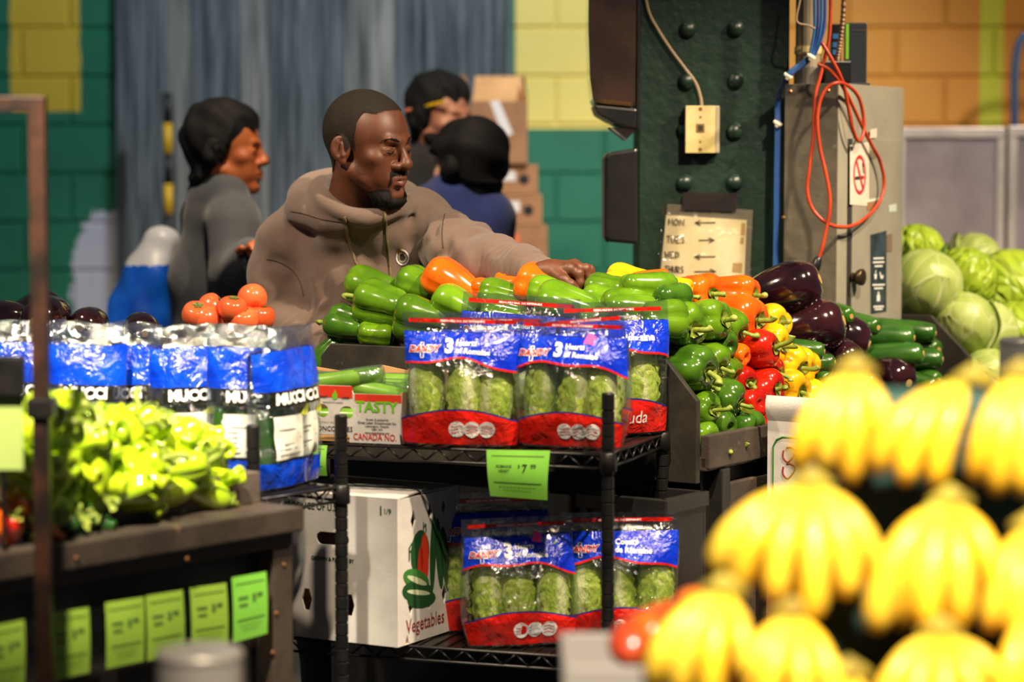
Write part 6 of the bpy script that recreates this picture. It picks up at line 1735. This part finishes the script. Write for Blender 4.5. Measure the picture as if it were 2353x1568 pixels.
# ================================================================== bananas in the near corner
m_ban = skin('ripe_banana_skin', (243, 186, 30), (238, 200, 62), rough=.45, scale=10, coat=.12, sss=0.0)
m_bang = M('green_yellow_neck', (170, 160, 30), .5, c2=(196, 176, 40), scale=40)
m_tip = M('brown_banana_tip', (70, 52, 24), .8)
m_crown = M('banana_crown', (166, 150, 44), .7, c2=(130, 110, 36), scale=60)
def banana(par, c, tip, bulge):
    c, tip, bulge = Vector(c), Vector(tip), Vector(bulge)
    path = [c, c.lerp(tip, .10) + bulge * .22, c.lerp(tip, .28) + bulge * .72, c.lerp(tip, .52) + bulge, c.lerp(tip, .76) + bulge * .72, c.lerp(tip, .92) + bulge * .25, tip]
    pts = catmull(path, 4); n = len(pts)
    L = (tip - c).length
    R = .0205 * min(1.15, L / .17)
    prof = np.interp(np.linspace(0, 1, n), [0, .10, .18, .32, .55, .78, .90, .97, 1], [.34, .36, .62, .95, 1.0, .92, .68, .34, .22])
    m = MB(); m.tube(pts, [R * q for q in prof], 10)
    b = put('banana', m, m_ban, par, True, smooth=True)
    k = max(2, n // 6)
    nk = put('neck', MB().tube(pts[:k + 1], [R * q * 1.02 for q in prof[:k + 1]], 10), m_bang, b, True, smooth=True)
    t_ = put('tip', MB().tube([pts[-1], pts[-1] + (pts[-1] - pts[-2]).normalized() * .006], [R * .23, R * .18], 8), m_tip, b, True, smooth=True)
    return b
YB = 2.62
HANDS = [
 ((1966, 862), 0.06, [(1832, 1086, 0), (1893, 1082, -.02), (1952, 1112, -.02), (2030, 1075, 0), (1990, 1085, .03)], 'bunch of bananas hanging highest, tips before the eggplants'),
 ((2236, 884), 0.05, [(2018, 1082, -.02), (2080, 1110, -.03), (2150, 1120, -.02), (2050, 1060, .03)], 'bunch of bananas sweeping aslant in the middle of the top tier'),
 ((2346, 872), 0.06, [(2238, 1108, -.01), (2290, 1135, -.03), (2350, 1140, -.02), (2400, 1120, 0)], 'bunch of bananas at the frame edge in the top tier'),
 ((1864, 1122), -.02, [(1648, 1318, -.01), (1700, 1350, -.03), (1782, 1376, -.05), (1868, 1420, -.05), (1945, 1372, -.04), (2000, 1350, -.01)], 'large bunch of bananas fanning out below the highest bunch'),
 ((2184, 1162), -.02, [(2014, 1450, -.02), (2128, 1440, -.05), (2204, 1436, -.05), (2284, 1400, -.03), (2070, 1440, 0)], 'bunch of bright bananas in the middle tier over the dark gap'),
 ((2372, 1220), -.02, [(2275, 1448, -.03), (2330, 1462, -.05), (2400, 1440, -.04)], 'bunch of bananas at the frame edge in the middle tier'),
 ((1662, 1366), -.08, [(1560, 1600, -.02), (1630, 1620, -.04), (1710, 1560, -.05), (1500, 1590, 0)], 'lowest bunch of bananas beside the red mangoes'),
 ((1822, 1420), -.07, [(1760, 1640, -.03), (1840, 1660, -.05), (1910, 1640, -.04), (1700, 1640, 0)], 'overexposed bunch of bananas in the bottom tier'),
 ((2160, 1462), -.08, [(2020, 1660, -.02), (2090, 1690, -.04), (2170, 1690, -.05), (2240, 1670, -.03), (2300, 1640, 0)], 'bunch of bananas with greenish necks in the bottom tier'),
 ((2380, 1420), -.08, [(2300, 1660, -.03), (2370, 1680, -.04)], 'bunch of bananas at the bottom corner of the frame'),
 ((1950, 1560), -.10, [(1880, 1760, -.02), (1950, 1780, -.03), (2010, 1750, -.02)], 'bunch of bananas only just showing at the bottom edge'),
]
for (cx, cy), dy, tips, lab in HANDS:
    c = P(cx, cy, YB + dy)
    h = thing('banana_bunch', lab, 'bananas', c, 0, 'banana bunches')
    tips = sorted(tips)
    more = [((a[0] + b[0]) / 2, (a[1] + b[1]) / 2 - 22, (a[2] + b[2]) / 2 + .052) for a, b in zip(tips, tips[1:])]
    for i, (tx, ty, td) in enumerate(tips + more):
        t_ = P(tx, ty, YB + dy + td)
        sp = Vector(((t_.x - c.x) * .22, 0, 0))
        banana(h, c + sp, t_, Vector(((t_.x - c.x) * .22, -.030 + .010 * random.random() + (.02 if i >= len(tips) else 0), .004)))
    wd = max(.02, .2 * max(abs(P(t[0], t[1], YB).x - P(cx, cy, YB).x) for t in tips))
    put('crown', MB().tube([c + Vector((-wd, .004, .000)), c + Vector((0, 0, .012)), c + Vector((wd, .004, .000))], [.009, .012, .009], 10), m_crown, h, True, smooth=True)
m_tier = M('dark_green_stand_paint', (16, 40, 34), .5, c2=(24, 54, 46), scale=5)
x0, x1 = P(1760, 900, 2.8).x, P(2520, 900, 2.8).x
bs = thing('banana_stand', 'dark green tiered stand carrying the bananas', 'stand', ((x0 + x1) / 2, 2.81, 0))
w2 = (x1 - x0) / 2
put('tier_board', MB().box(-w2 + .09, w2, -.02, .25, 0, 1.295), m_tier, bs, bevel=.004)
put('tier_board', MB().box(-w2 + .02, w2, -.16, -.02, 0, 1.14), m_tier, bs, bevel=.004)
put('tier_board', MB().box(-w2, w2, -.24, -.16, 0, .98), m_tier, bs, bevel=.004)
put('top_rail', MB().box(-w2 + .09, w2, .10, .26, 1.295, 1.33), M('teal_rail_paint', (48, 84, 76), .5), bs, bevel=.004)
# mango tray
m_man = [skin('red_mango_skin', (176, 52, 26), (206, 96, 30), rough=.35, scale=9), skin('orange_mango_skin', (226, 120, 30), (200, 70, 30), rough=.35, scale=9)]
ty0 = 2.95
q0, q1 = P(1290, 1500, ty0), P(1640, 1500, ty0)
tz = P(1440, 1492, ty0).z
mt = thing('fruit_tray', 'blurred grey fruit tray next to the lowest bananas', 'tray', ((q0.x + q1.x) / 2, ty0, 0))
w3_ = (q1.x - q0.x) / 2
put('tray_rim', MB().box(-w3_, w3_, -.11, -.10, tz - .05, tz).box(-w3_, w3_, .10, .11, tz - .05, tz).box(-w3_, -w3_ + .01, -.11, .11, tz - .05, tz).box(w3_ - .01, w3_, -.11, .11, tz - .05, tz), M('grey_tray_plastic', (140, 132, 128), .5), mt, bevel=.003)
put('tray_bottom', MB().box(-w3_, w3_, -.11, .11, tz - .055, tz - .045), m_bin, mt); put('tray_leg', MB().box(-w3_ + .02, w3_ - .02, -.08, .08, 0, tz - .055), m_cw, mt)
MAN = MB().lathe(lerp_profile([(.002, -.05), (.022, -.045), (.035, -.02), (.037, .01), (.028, .035), (.010, .05), (.002, .052)], 3), 18)
MAN = MB().add([(x * 1.0, y * .86, z) for x, y, z in MAN.v], MAN.f).mesh('mango', True)
for i, (px, py, k) in enumerate([(1598, 1390, 1), (1560, 1416, 0), (1520, 1428, 1), (1486, 1448, 0), (1546, 1452, 0), (1588, 1440, 1), (1452, 1466, 0)]):
    o = put('mango', colour_mesh(MAN, m_man[k], 'm', _pm), None); o.location = P(px, py + 8, ty0 - .02 + .02 * (i % 3)); o.rotation_euler = (1.2, .5 * i, i); o.scale = (.78,) * 3
    tag(o, ['uppermost orange mango against the bananas', 'red mango second in the pile', 'orange mango on top of the tray pile', 'red mango near the tray end', 'red mango low in the middle of the tray', 'orange mango low beside the bananas', 'outermost red mango in the tray'][i], 'mango', 'mangoes in the tray')

# ================================================================== carton and card at the stand's aisle side
wc = thing('open_carton', 'white carton with green and red print beside the yellow peppers', 'carton', D(.045, .215, 0), DZ)
W4, L4, Z0, Z1 = .28, .30, .74, 1.075
put('end_wall', MB().box(0, W4, 0, .004, Z0, Z1), m_white, wc); put('end_wall', MB().box(0, W4, L4 - .004, L4, Z0, Z1), m_white, wc)
put('side_wall', MB().box(0, .004, .004, L4 - .004, Z0, Z1), m_white, wc); put('side_wall', MB().box(W4 - .004, W4, .004, L4 - .004, Z0, Z1), m_white, wc)
put('carton_floor', MB().box(0, W4, 0, L4, Z0 - .004, Z0), m_kraft, wc)
m = MB(); m.grid(6, 6, lambda a, c: (a * W4, -.012 * math.sin(c * 2.6) - .02 * c * a, Z1 + c * .055)); put('open_flap', m, m_white, wc, smooth=True)
put('carton_base', MB().box(0, W4, 0, L4, 0, Z0 - .004), m_kraft_d, wc)
cm = lambda x, z: plane_map((x, -.0008, z), (1, 0, 0), (0, 0, 1))
fr_ = [(.014, .80), (.014, 1.02), (.022, 1.035), (.036, 1.042), (.25, 1.042)]
put('green_frame_print', MB().tube([(x, -.0005, z) for x, z in fr_], .0022, 5), m_g2, wc)
for cz in (1.005, .97): put('red_curl_print', MB().tube(catmull([(.052 + .016 * math.cos(a), -.0005, cz + .016 * math.sin(a)) for a in (2.6, 3.6, 4.6, .4, 1.3, 2.0)], 3), .0018, 5), m_mar, wc)
sv = put('card_sleeve', MB().add([D(.032, y, z) for y, z in ((.02, .74), (.16, .735), (.16, .83), (.02, .835))] + [D(.029, y, z) for y, z in ((.02, .74), (.16, .735), (.16, .83), (.02, .835))], [(0, 1, 2, 3), (7, 6, 5, 4), (0, 4, 5, 1), (1, 5, 6, 2), (2, 6, 7, 3), (3, 7, 4, 0)]), M('cloudy_card_sleeve', (92, 84, 66), .3, c2=(116, 110, 80), scale=30))
origin_to(sv, D(.03, .09, .735)); tag(sv, 'cloudy plastic card sleeve on the stand base below the peppers', 'card sleeve')

# ================================================================== cabbages beyond the second black board
m_cabb = M('pale_cabbage_leaf', (170, 190, 110), .45, c2=(200, 212, 150), scale=10, bump=.6, bscale=30)
def cabbage_mat(name, c, c2, vein, bump, vs):
    t = NT(name); v = t.obj()
    vo = t.n('TexVoronoi'); vo.feature = 'DISTANCE_TO_EDGE'; vo.inputs['Scale'].default_value = vs; t.set(vo.inputs['Vector'], t.scaled(v, 1, 1, .45))
    k = t.math('ADD', .45, t.math('MULTIPLY', t.ramp(vo.outputs['Distance'], .0, .05), .55))
    at = t.n('Attribute', attribute_name='rib').outputs['Fac']
    col = t.mix(t.ramp(t.noise(9, 3, v), .3, .7), srgb(*c), srgb(*c2)); col = t.mix(k, srgb(*vein), col); col = t.mix(t.ramp(at, .5, .9), col, srgb(*vein))
    return t.done(t.princ(col, .42, 0, t.bump(vo.outputs['Distance'], bump, .02)))
m_cab1 = cabbage_mat('green_cabbage_leaf', (156, 178, 84), (184, 200, 112), (216, 222, 168), .35, 22)
m_cab2 = cabbage_mat('savoy_cabbage_leaf', (146, 180, 30), (176, 204, 52), (196, 214, 90), 1.0, 40)
m_cab3 = cabbage_mat('dark_outer_leaf', (60, 104, 30), (86, 130, 44), (140, 170, 90), .5, 30)
def leaf_shell(name, rad, span, seed, ruffle):
    m = MB(); rb = []
    def fn(a, b):
        s = a * 2 - 1; th = b * 2.2 - .15; ph = s * span * math.sin(min(3.0, b * 2.4 + .5))
        edge = max(abs(s), max(0, (b - .75) / .25))
        r = rad * (1 + .05 * edge ** 3 + ruffle * edge ** 2 * math.sin(s * 11 + b * 13 + seed))
        rb.append(max(0, 1 - abs(s) * (6 + 14 * b)))
        return (r * math.sin(th) * math.sin(ph), -r * math.sin(th) * math.cos(ph), -r * math.cos(th))
    m.grid(17, 14, fn); me = m.mesh(name, True); me.attributes.new('rib', 'FLOAT', 'POINT').data.foreach_set('value', rb); return me
CBALL = MB().lathe(lerp_profile([(.002, -.078), (.04, -.07), (.074, -.03), (.080, .01), (.062, .052), (.025, .074), (.002, .078)], 3), 24).mesh('cabbage', True)
LEAFS = [leaf_shell('outer_leaf', .083, 1.0, 1, .02), leaf_shell('outer_leaf', .087, .9, 4, .035), leaf_shell('outer_leaf', .092, 1.1, 7, .06)]
cab_stand = thing('cabbage_stand', 'black produce stand carrying the cabbages', 'stand', D(0, 1.46, 0), DZ)
put('deck', MB().box(-.40, .03, .0, .95, 1.0, 1.03), m_board, cab_stand, bevel=.003); put('base', MB().box(-.38, .0, .01, .94, 0, 1.0), m_crate, cab_stand)
put('slope_board', MB().add([(-.20, .01, 1.03), (-.20, .93, 1.03), (-.34, .93, 1.14), (-.34, .01, 1.14), (-.38, .01, 1.14), (-.38, .93, 1.14), (-.38, .93, 1.03), (-.38, .01, 1.03)], [(0, 1, 2, 3), (3, 2, 5, 4), (4, 5, 6, 7), (7, 6, 1, 0), (0, 3, 4, 7), (1, 6, 5, 2)]), m_board, cab_stand)
CL = [(2128, 655, 1.02, 0, 'pale cabbage with a fat white rib beside the cabinet'), (2218, 640, .92, 1, 'upright bright green cabbage in the second row'), (2318, 665, 1.22, 1, 'big crinkled savoy cabbage at the frame edge'), (2212, 745, .92, 0, 'pale cabbage with ribbed leaves on the black board edge'),
      (2262, 770, .98, 0, 'pale cabbage below the big savoy one'), (2332, 770, 1.0, 1, 'yellow-green cabbage behind the steel post'), (2272, 872, .86, 0, 'lowest pale cabbage next to the steel post'), (2322, 850, .8, 1, 'small green cabbage low behind the steel post'), (2130, 585, .85, 1, 'yellow-green cabbage at the back by the cabinet top corner'), (2270, 600, .8, 0, 'pale cabbage at the back under the steel cooler')]
for i, (px, py, sc, kd, lab) in enumerate(CL):
    o = put('cabbage', colour_mesh(CBALL, (m_cab1, m_cab2)[kd], 'cb', _pm), None); o.location = hit(px, py, D(-.16, 0, 1.25) if py < 700 else D(-.05, 0, 1.12), (VD * .8 + Vector((0, 0, .55))).normalized()) + (Vector((0, .18, 0)) if i > 7 else Vector())
    o.scale = (sc * 1.2,) * 3; o.rotation_euler = (random.uniform(-.6, .4), random.uniform(-.6, .6), random.uniform(-.6, .6))
    if i == 0: o.rotation_euler = (.15, .35, .1)
    tag(o, lab, 'cabbage', 'cabbages on the far stand')
    for k in range(3):
        l = put('outer_leaf', colour_mesh(LEAFS[k], (m_cab1, m_cab2)[kd] if not (k == 2 and i in (1, 3)) else m_cab3, 'l%d' % k, _pm), None, o); l.rotation_euler = (random.uniform(-.2, .2), random.uniform(-.3, .3), (0, 2.1, 4.2)[k] + random.uniform(-.3, .3))

# ================================================================== things at the back
def cooler(px0, px1, py0, Y, lab):
    a, b = P(px0, py0, Y), P(px1, py0, Y)
    t = thing('steel_cooler', lab, 'cooler', ((a.x + b.x) / 2, Y, 0)); w = (b.x - a.x) / 2; h = a.z
    put('cabinet', MB().box(-w, w, .02, .6, 0, h), M('cooler_side_steel', (120, 116, 116), .4, .7), t, bevel=.004)
    put('door', MB().box(-w + .03, w - .03, -.002, .02, .1, h - .035), m_doorst, t, bevel=.003)
    put('door_frame', MB().box(-w, w, -.01, .02, h - .035, h).box(-w, -w + .03, -.01, .02, .06, h - .035).box(w - .03, w, -.01, .02, .06, h - .035).box(-w, w, -.01, .02, .06, .10), m_steel, t, bevel=.003)
    put('handle', MB().tube([(w - .06, -.03, h * .45), (w - .06, -.035, h * .55), (w - .06, -.03, h * .65)], .008, 8), m_steel, t, smooth=True)
m_doorst = M('satin_steel_door', (176, 166, 168), .30, .55, c2=(150, 138, 142), scale=3, bump=.05, bscale=6)
cooler(2060, 2310, 293, 8.5, 'stainless steel cooler door behind the cabbages'); cooler(2318, 2560, 290, 8.5, 'second steel cooler cut off by the frame edge')
ht = thing('hand_truck', 'blue tubular hand truck leaning by the orange wall', 'hand truck', (P(2350, 300, 9.4).x, 9.4, 0))
m_blt = M('blue_steel_tube', (60, 90, 130), .4, .4); hx = P(2332, 300, 9.4).x
zt = P(2353, 60, 9.4).z
put('frame_tube', MB().tube(catmull([(hx, 9.4, .12), (hx, 9.4, 1.6), (hx, 9.4, zt - .12), (hx + .06, 9.4, zt - .02), (hx + .16, 9.4, zt), (hx + .30, 9.4, zt), (hx + .40, 9.4, zt - .02), (hx + .46, 9.4, zt - .12), (hx + .46, 9.4, 1.6), (hx + .46, 9.4, .12)], 6), .016, 10), m_blt, ht, True, smooth=True)
for z in (.5, 1.0, 1.5): put('cross_tube', MB().tube([(hx, 9.4, z), (hx + .46, 9.4, z)], .012, 8), m_blt, ht, True, smooth=True)
put('toe_plate', MB().box(hx, hx + .46, 9.12, 9.42, .0, .012), m_blt, ht, True)
for s_ in (0, .46): put('wheel', MB().lathe([(.03, -.03), (.12, -.03), (.125, 0), (.12, .03), (.03, .03)], 20).mesh('wheel'), m_pblack, ht).matrix_local = ht.matrix_basis.inverted() @ Matrix.Translation((hx + s_, 9.48, .125)) @ Matrix.Rotation(math.pi / 2, 4, 'Y')
# stack of brown cartons
m_lab = M('grey_white_carton_label', (190, 184, 178), .7)
stk = [(1082, 1212, 232, 372, 8.4, 'top'), (1108, 1236, 378, 446, 8.42, 'flat'), (1118, 1246, 448, 518, 8.4, 'flat'), (1112, 1258, 520, 640, 8.4, 'flat'), (1104, 1250, 642, 760, 8.42, 'flat'), (1110, 1256, 762, 930, 8.4, 'flat'), (1108, 1252, 932, 1130, 8.42, 'flat')]
zprev = None
for i, (a, b, y0, y1, Y, kd) in enumerate(stk):
    p0, p1 = P(a, y1, Y), P(b, y0, Y)
    z0 = 0 if i == len(stk) - 1 else P(a, stk[i + 1][2], stk[i + 1][4]).z + .0015
    t = thing('brown_carton', 'brown carton, ' + ['topmost of the stack with open flaps', 'second in the stack behind the navy top', 'third in the stack with a pale label', 'fourth in the stack with an orange mark', 'fifth in the stack, behind the peppers', 'sixth in the stack, near the floor', 'lowest of the stack, on the floor'][i], 'carton', ((p0.x + p1.x) / 2, Y, z0), 0, 'stacked brown cartons')
    w = (p1.x - p0.x) / 2; h = p1.z - z0
    put('carton_body', MB().box(-w, w, 0, .34, 0, h), m_kraft_d, t, bevel=.003)
    if kd == 'top':
        put('flap', MB().add([(-w, .0, h), (-w, .34, h), (-w - .02, .34, h + .10), (-w - .04, .0, h + .09)], [(0, 1, 2, 3)]), m_kraft_d, t); put('flap', MB().add([(w, .0, h), (w, .34, h), (w - .02, .34, h + .09), (w - .01, .0, h + .09)], [(0, 1, 2, 3)]), m_kraft_d, t); put('flap', MB().add([(-w, .34, h), (w, .34, h), (w - .01, .36, h + .10), (-w + .01, .36, h + .10)], [(0, 1, 2, 3)]), m_kraft, t)
        mm = MB(); mm.add([(-.012 + x, -.001, h * .62 + z) for x, z in ((-.02, .08), (.012, .085), (.06, -.03), (.028, -.045))], [(0, 1, 2, 3)]); put('shipping_label', mm, m_lab, t)
    else:
        put('vent_hole', MB().lathe([(.018, 0), (.018, .003)], 14).mesh('vent_hole'), m_dark, t).matrix_local = Matrix.Translation((w * .5, .0015, h * .5)) @ Matrix.Rotation(math.pi / 2, 4, 'X')
        if i in (1, 2): put('label_patch', MB().box(-w * .25, w * .2, -.0015, 0, h * .45, h * .8), m_lab, t)
        if i == 3: put('orange_mark', MB().box(-w * .25, w * .1, -.0015, 0, h * .55, h * .85), M('orange_ink', (200, 90, 50), .7), t)
# blue and white sack by the passer-by
sk = Field((P(250, 600, 7.1).x, 6.85, .55), (P(430, 600, 7.1).x, 7.35, P(340, 505, 7.1).z), .012)
for a, b, ra, rb in (((372, 560, 7.1), (350, 640, 7.1), .055, .075), ((350, 640, 7.1), (318, 760, 7.1), .085, .11), ((318, 760, 7.1), (316, 960, 7.1), .11, .12)): sk.cap(np.array(P(*a)), np.array(P(*b)), ra, rb, .04)
X, Y_, Z = np.meshgrid(*sk.ax, indexing='ij'); sk.f += (fbm(X, Y_, Z, 30, 4) * .008).astype(np.float32)
sv_, sf = sk.mesh(); zc = P(345, 612, 7.1).z
top = sv_[:, 2] > zc
tk = thing('plastic_sack', 'bulging blue plastic sack with a white top beside the passer-by', 'sack', (P(330, 700, 7.1).x, 7.1, .0))
fm_ = top[sf].all(1)
for nm, msk, mt_ in (('white_top', fm_, M('white_sack_film', (190, 194, 204), .4)), ('blue_body', ~fm_, M('blue_sack_film', (20, 96, 214), .3, c2=(10, 70, 180)))):
    u = np.unique(sf[msk]); mp_ = -np.ones(len(sv_), int); mp_[u] = np.arange(len(u)); put(nm, np_mesh(nm, sv_[u], mp_[sf[msk]]), mt_, tk, True)
put('trolley_box', MB().box(P(280, 900, 7.1).x, P(380, 900, 7.1).x, 6.98, 7.22, 0, .84), m_cw, tk, True, bevel=.01)

# display at the back left: eggplants and tomatoes
xa, xb = P(-120, 740, 5.55).x, P(588, 740, 5.55).x
zt_ = 1.205
bt = thing('rear_table', 'dark table behind the blue bags carrying eggplants and tomatoes', 'table', ((xa + xb) / 2, 5.62, 0))
wb = (xb - xa) / 2
put('table_top', MB().box(-wb, wb, -.20, .22, zt_ - .03, zt_), m_board, bt, bevel=.003)
for sx_ in (-1, 1):
    for sy_ in (-.17, .19): put('leg', MB().box(sx_ * (wb - .04) - .02, sx_ * (wb - .04) + .02, sy_ - .02, sy_ + .02, 0, zt_ - .03), m_crate, bt)
put('apron', MB().box(-wb, wb, -.19, -.17, .6, zt_ - .03), m_board, bt)
for i, (px, py, sc, ax) in enumerate([(14, 735, .75, (1, -.6, .1)), (70, 728, .80, (-.75, -.6, -.35)), (112, 726, .80, (.2, .9, .1)), (208, 744, .66, (.2, .95, .1)), (322, 756, .66, (-.3, .9, .1))]):
    aubergine(P(px, py, 5.52 + .05 * (i % 2)), ax, sc, ['dark eggplant at the frame edge behind the blue bags', 'eggplant with green cap catching a white glint', 'eggplant just past the thin pole', 'round eggplant top peeping over the bags', 'eggplant peeping over the bags nearest the tomatoes'][i], 'eggplants on the rear table')
m_tom = skin('tomato_skin', (226, 92, 50), (236, 110, 62), rough=.2, scale=8)
TOM = MB().lathe(lerp_profile([(.002, -.028), (.02, -.029), (.034, -.014), (.037, .004), (.030, .022), (.014, .028), (.004, .024)], 3), 20).mesh('tomato', True)
TCA = MB().grid(10, 2, lambda a, q: ((.003 + .014 * q * (1 if int(a * 10) % 2 else .4)) * math.cos(a * 6.283), (.003 + .014 * q * (1 if int(a * 10) % 2 else .4)) * math.sin(a * 6.283), .026 + .003 * q), True).mesh('calyx')
for i, (px, py, ax) in enumerate([(452, 724, .2), (487, 708, .6), (535, 710, -.3), (580, 686, .4), (472, 734, 0), (515, 738, .3), (560, 735, .1), (598, 728, 0)]):
    o = put('tomato', TOM, m_tom); o.location = P(px, py, 5.56 + .03 * (i % 2)); o.scale = (.95,) * 3; o.rotation_euler = (ax + .3, ax, i)
    tag(o, ['outermost tomato of the pile by the sleeve', 'tomato in the upper row, first', 'largest tomato with a bright glint in the upper row', 'topmost tomato touching the brown sleeve', 'low tomato at the pile end', 'low tomato in the middle of the pile', 'low tomato under the largest one', 'tomato half behind the brown sleeve'][i], 'tomato', 'tomatoes on the rear table'); put('calyx', TCA, m_cal, o)
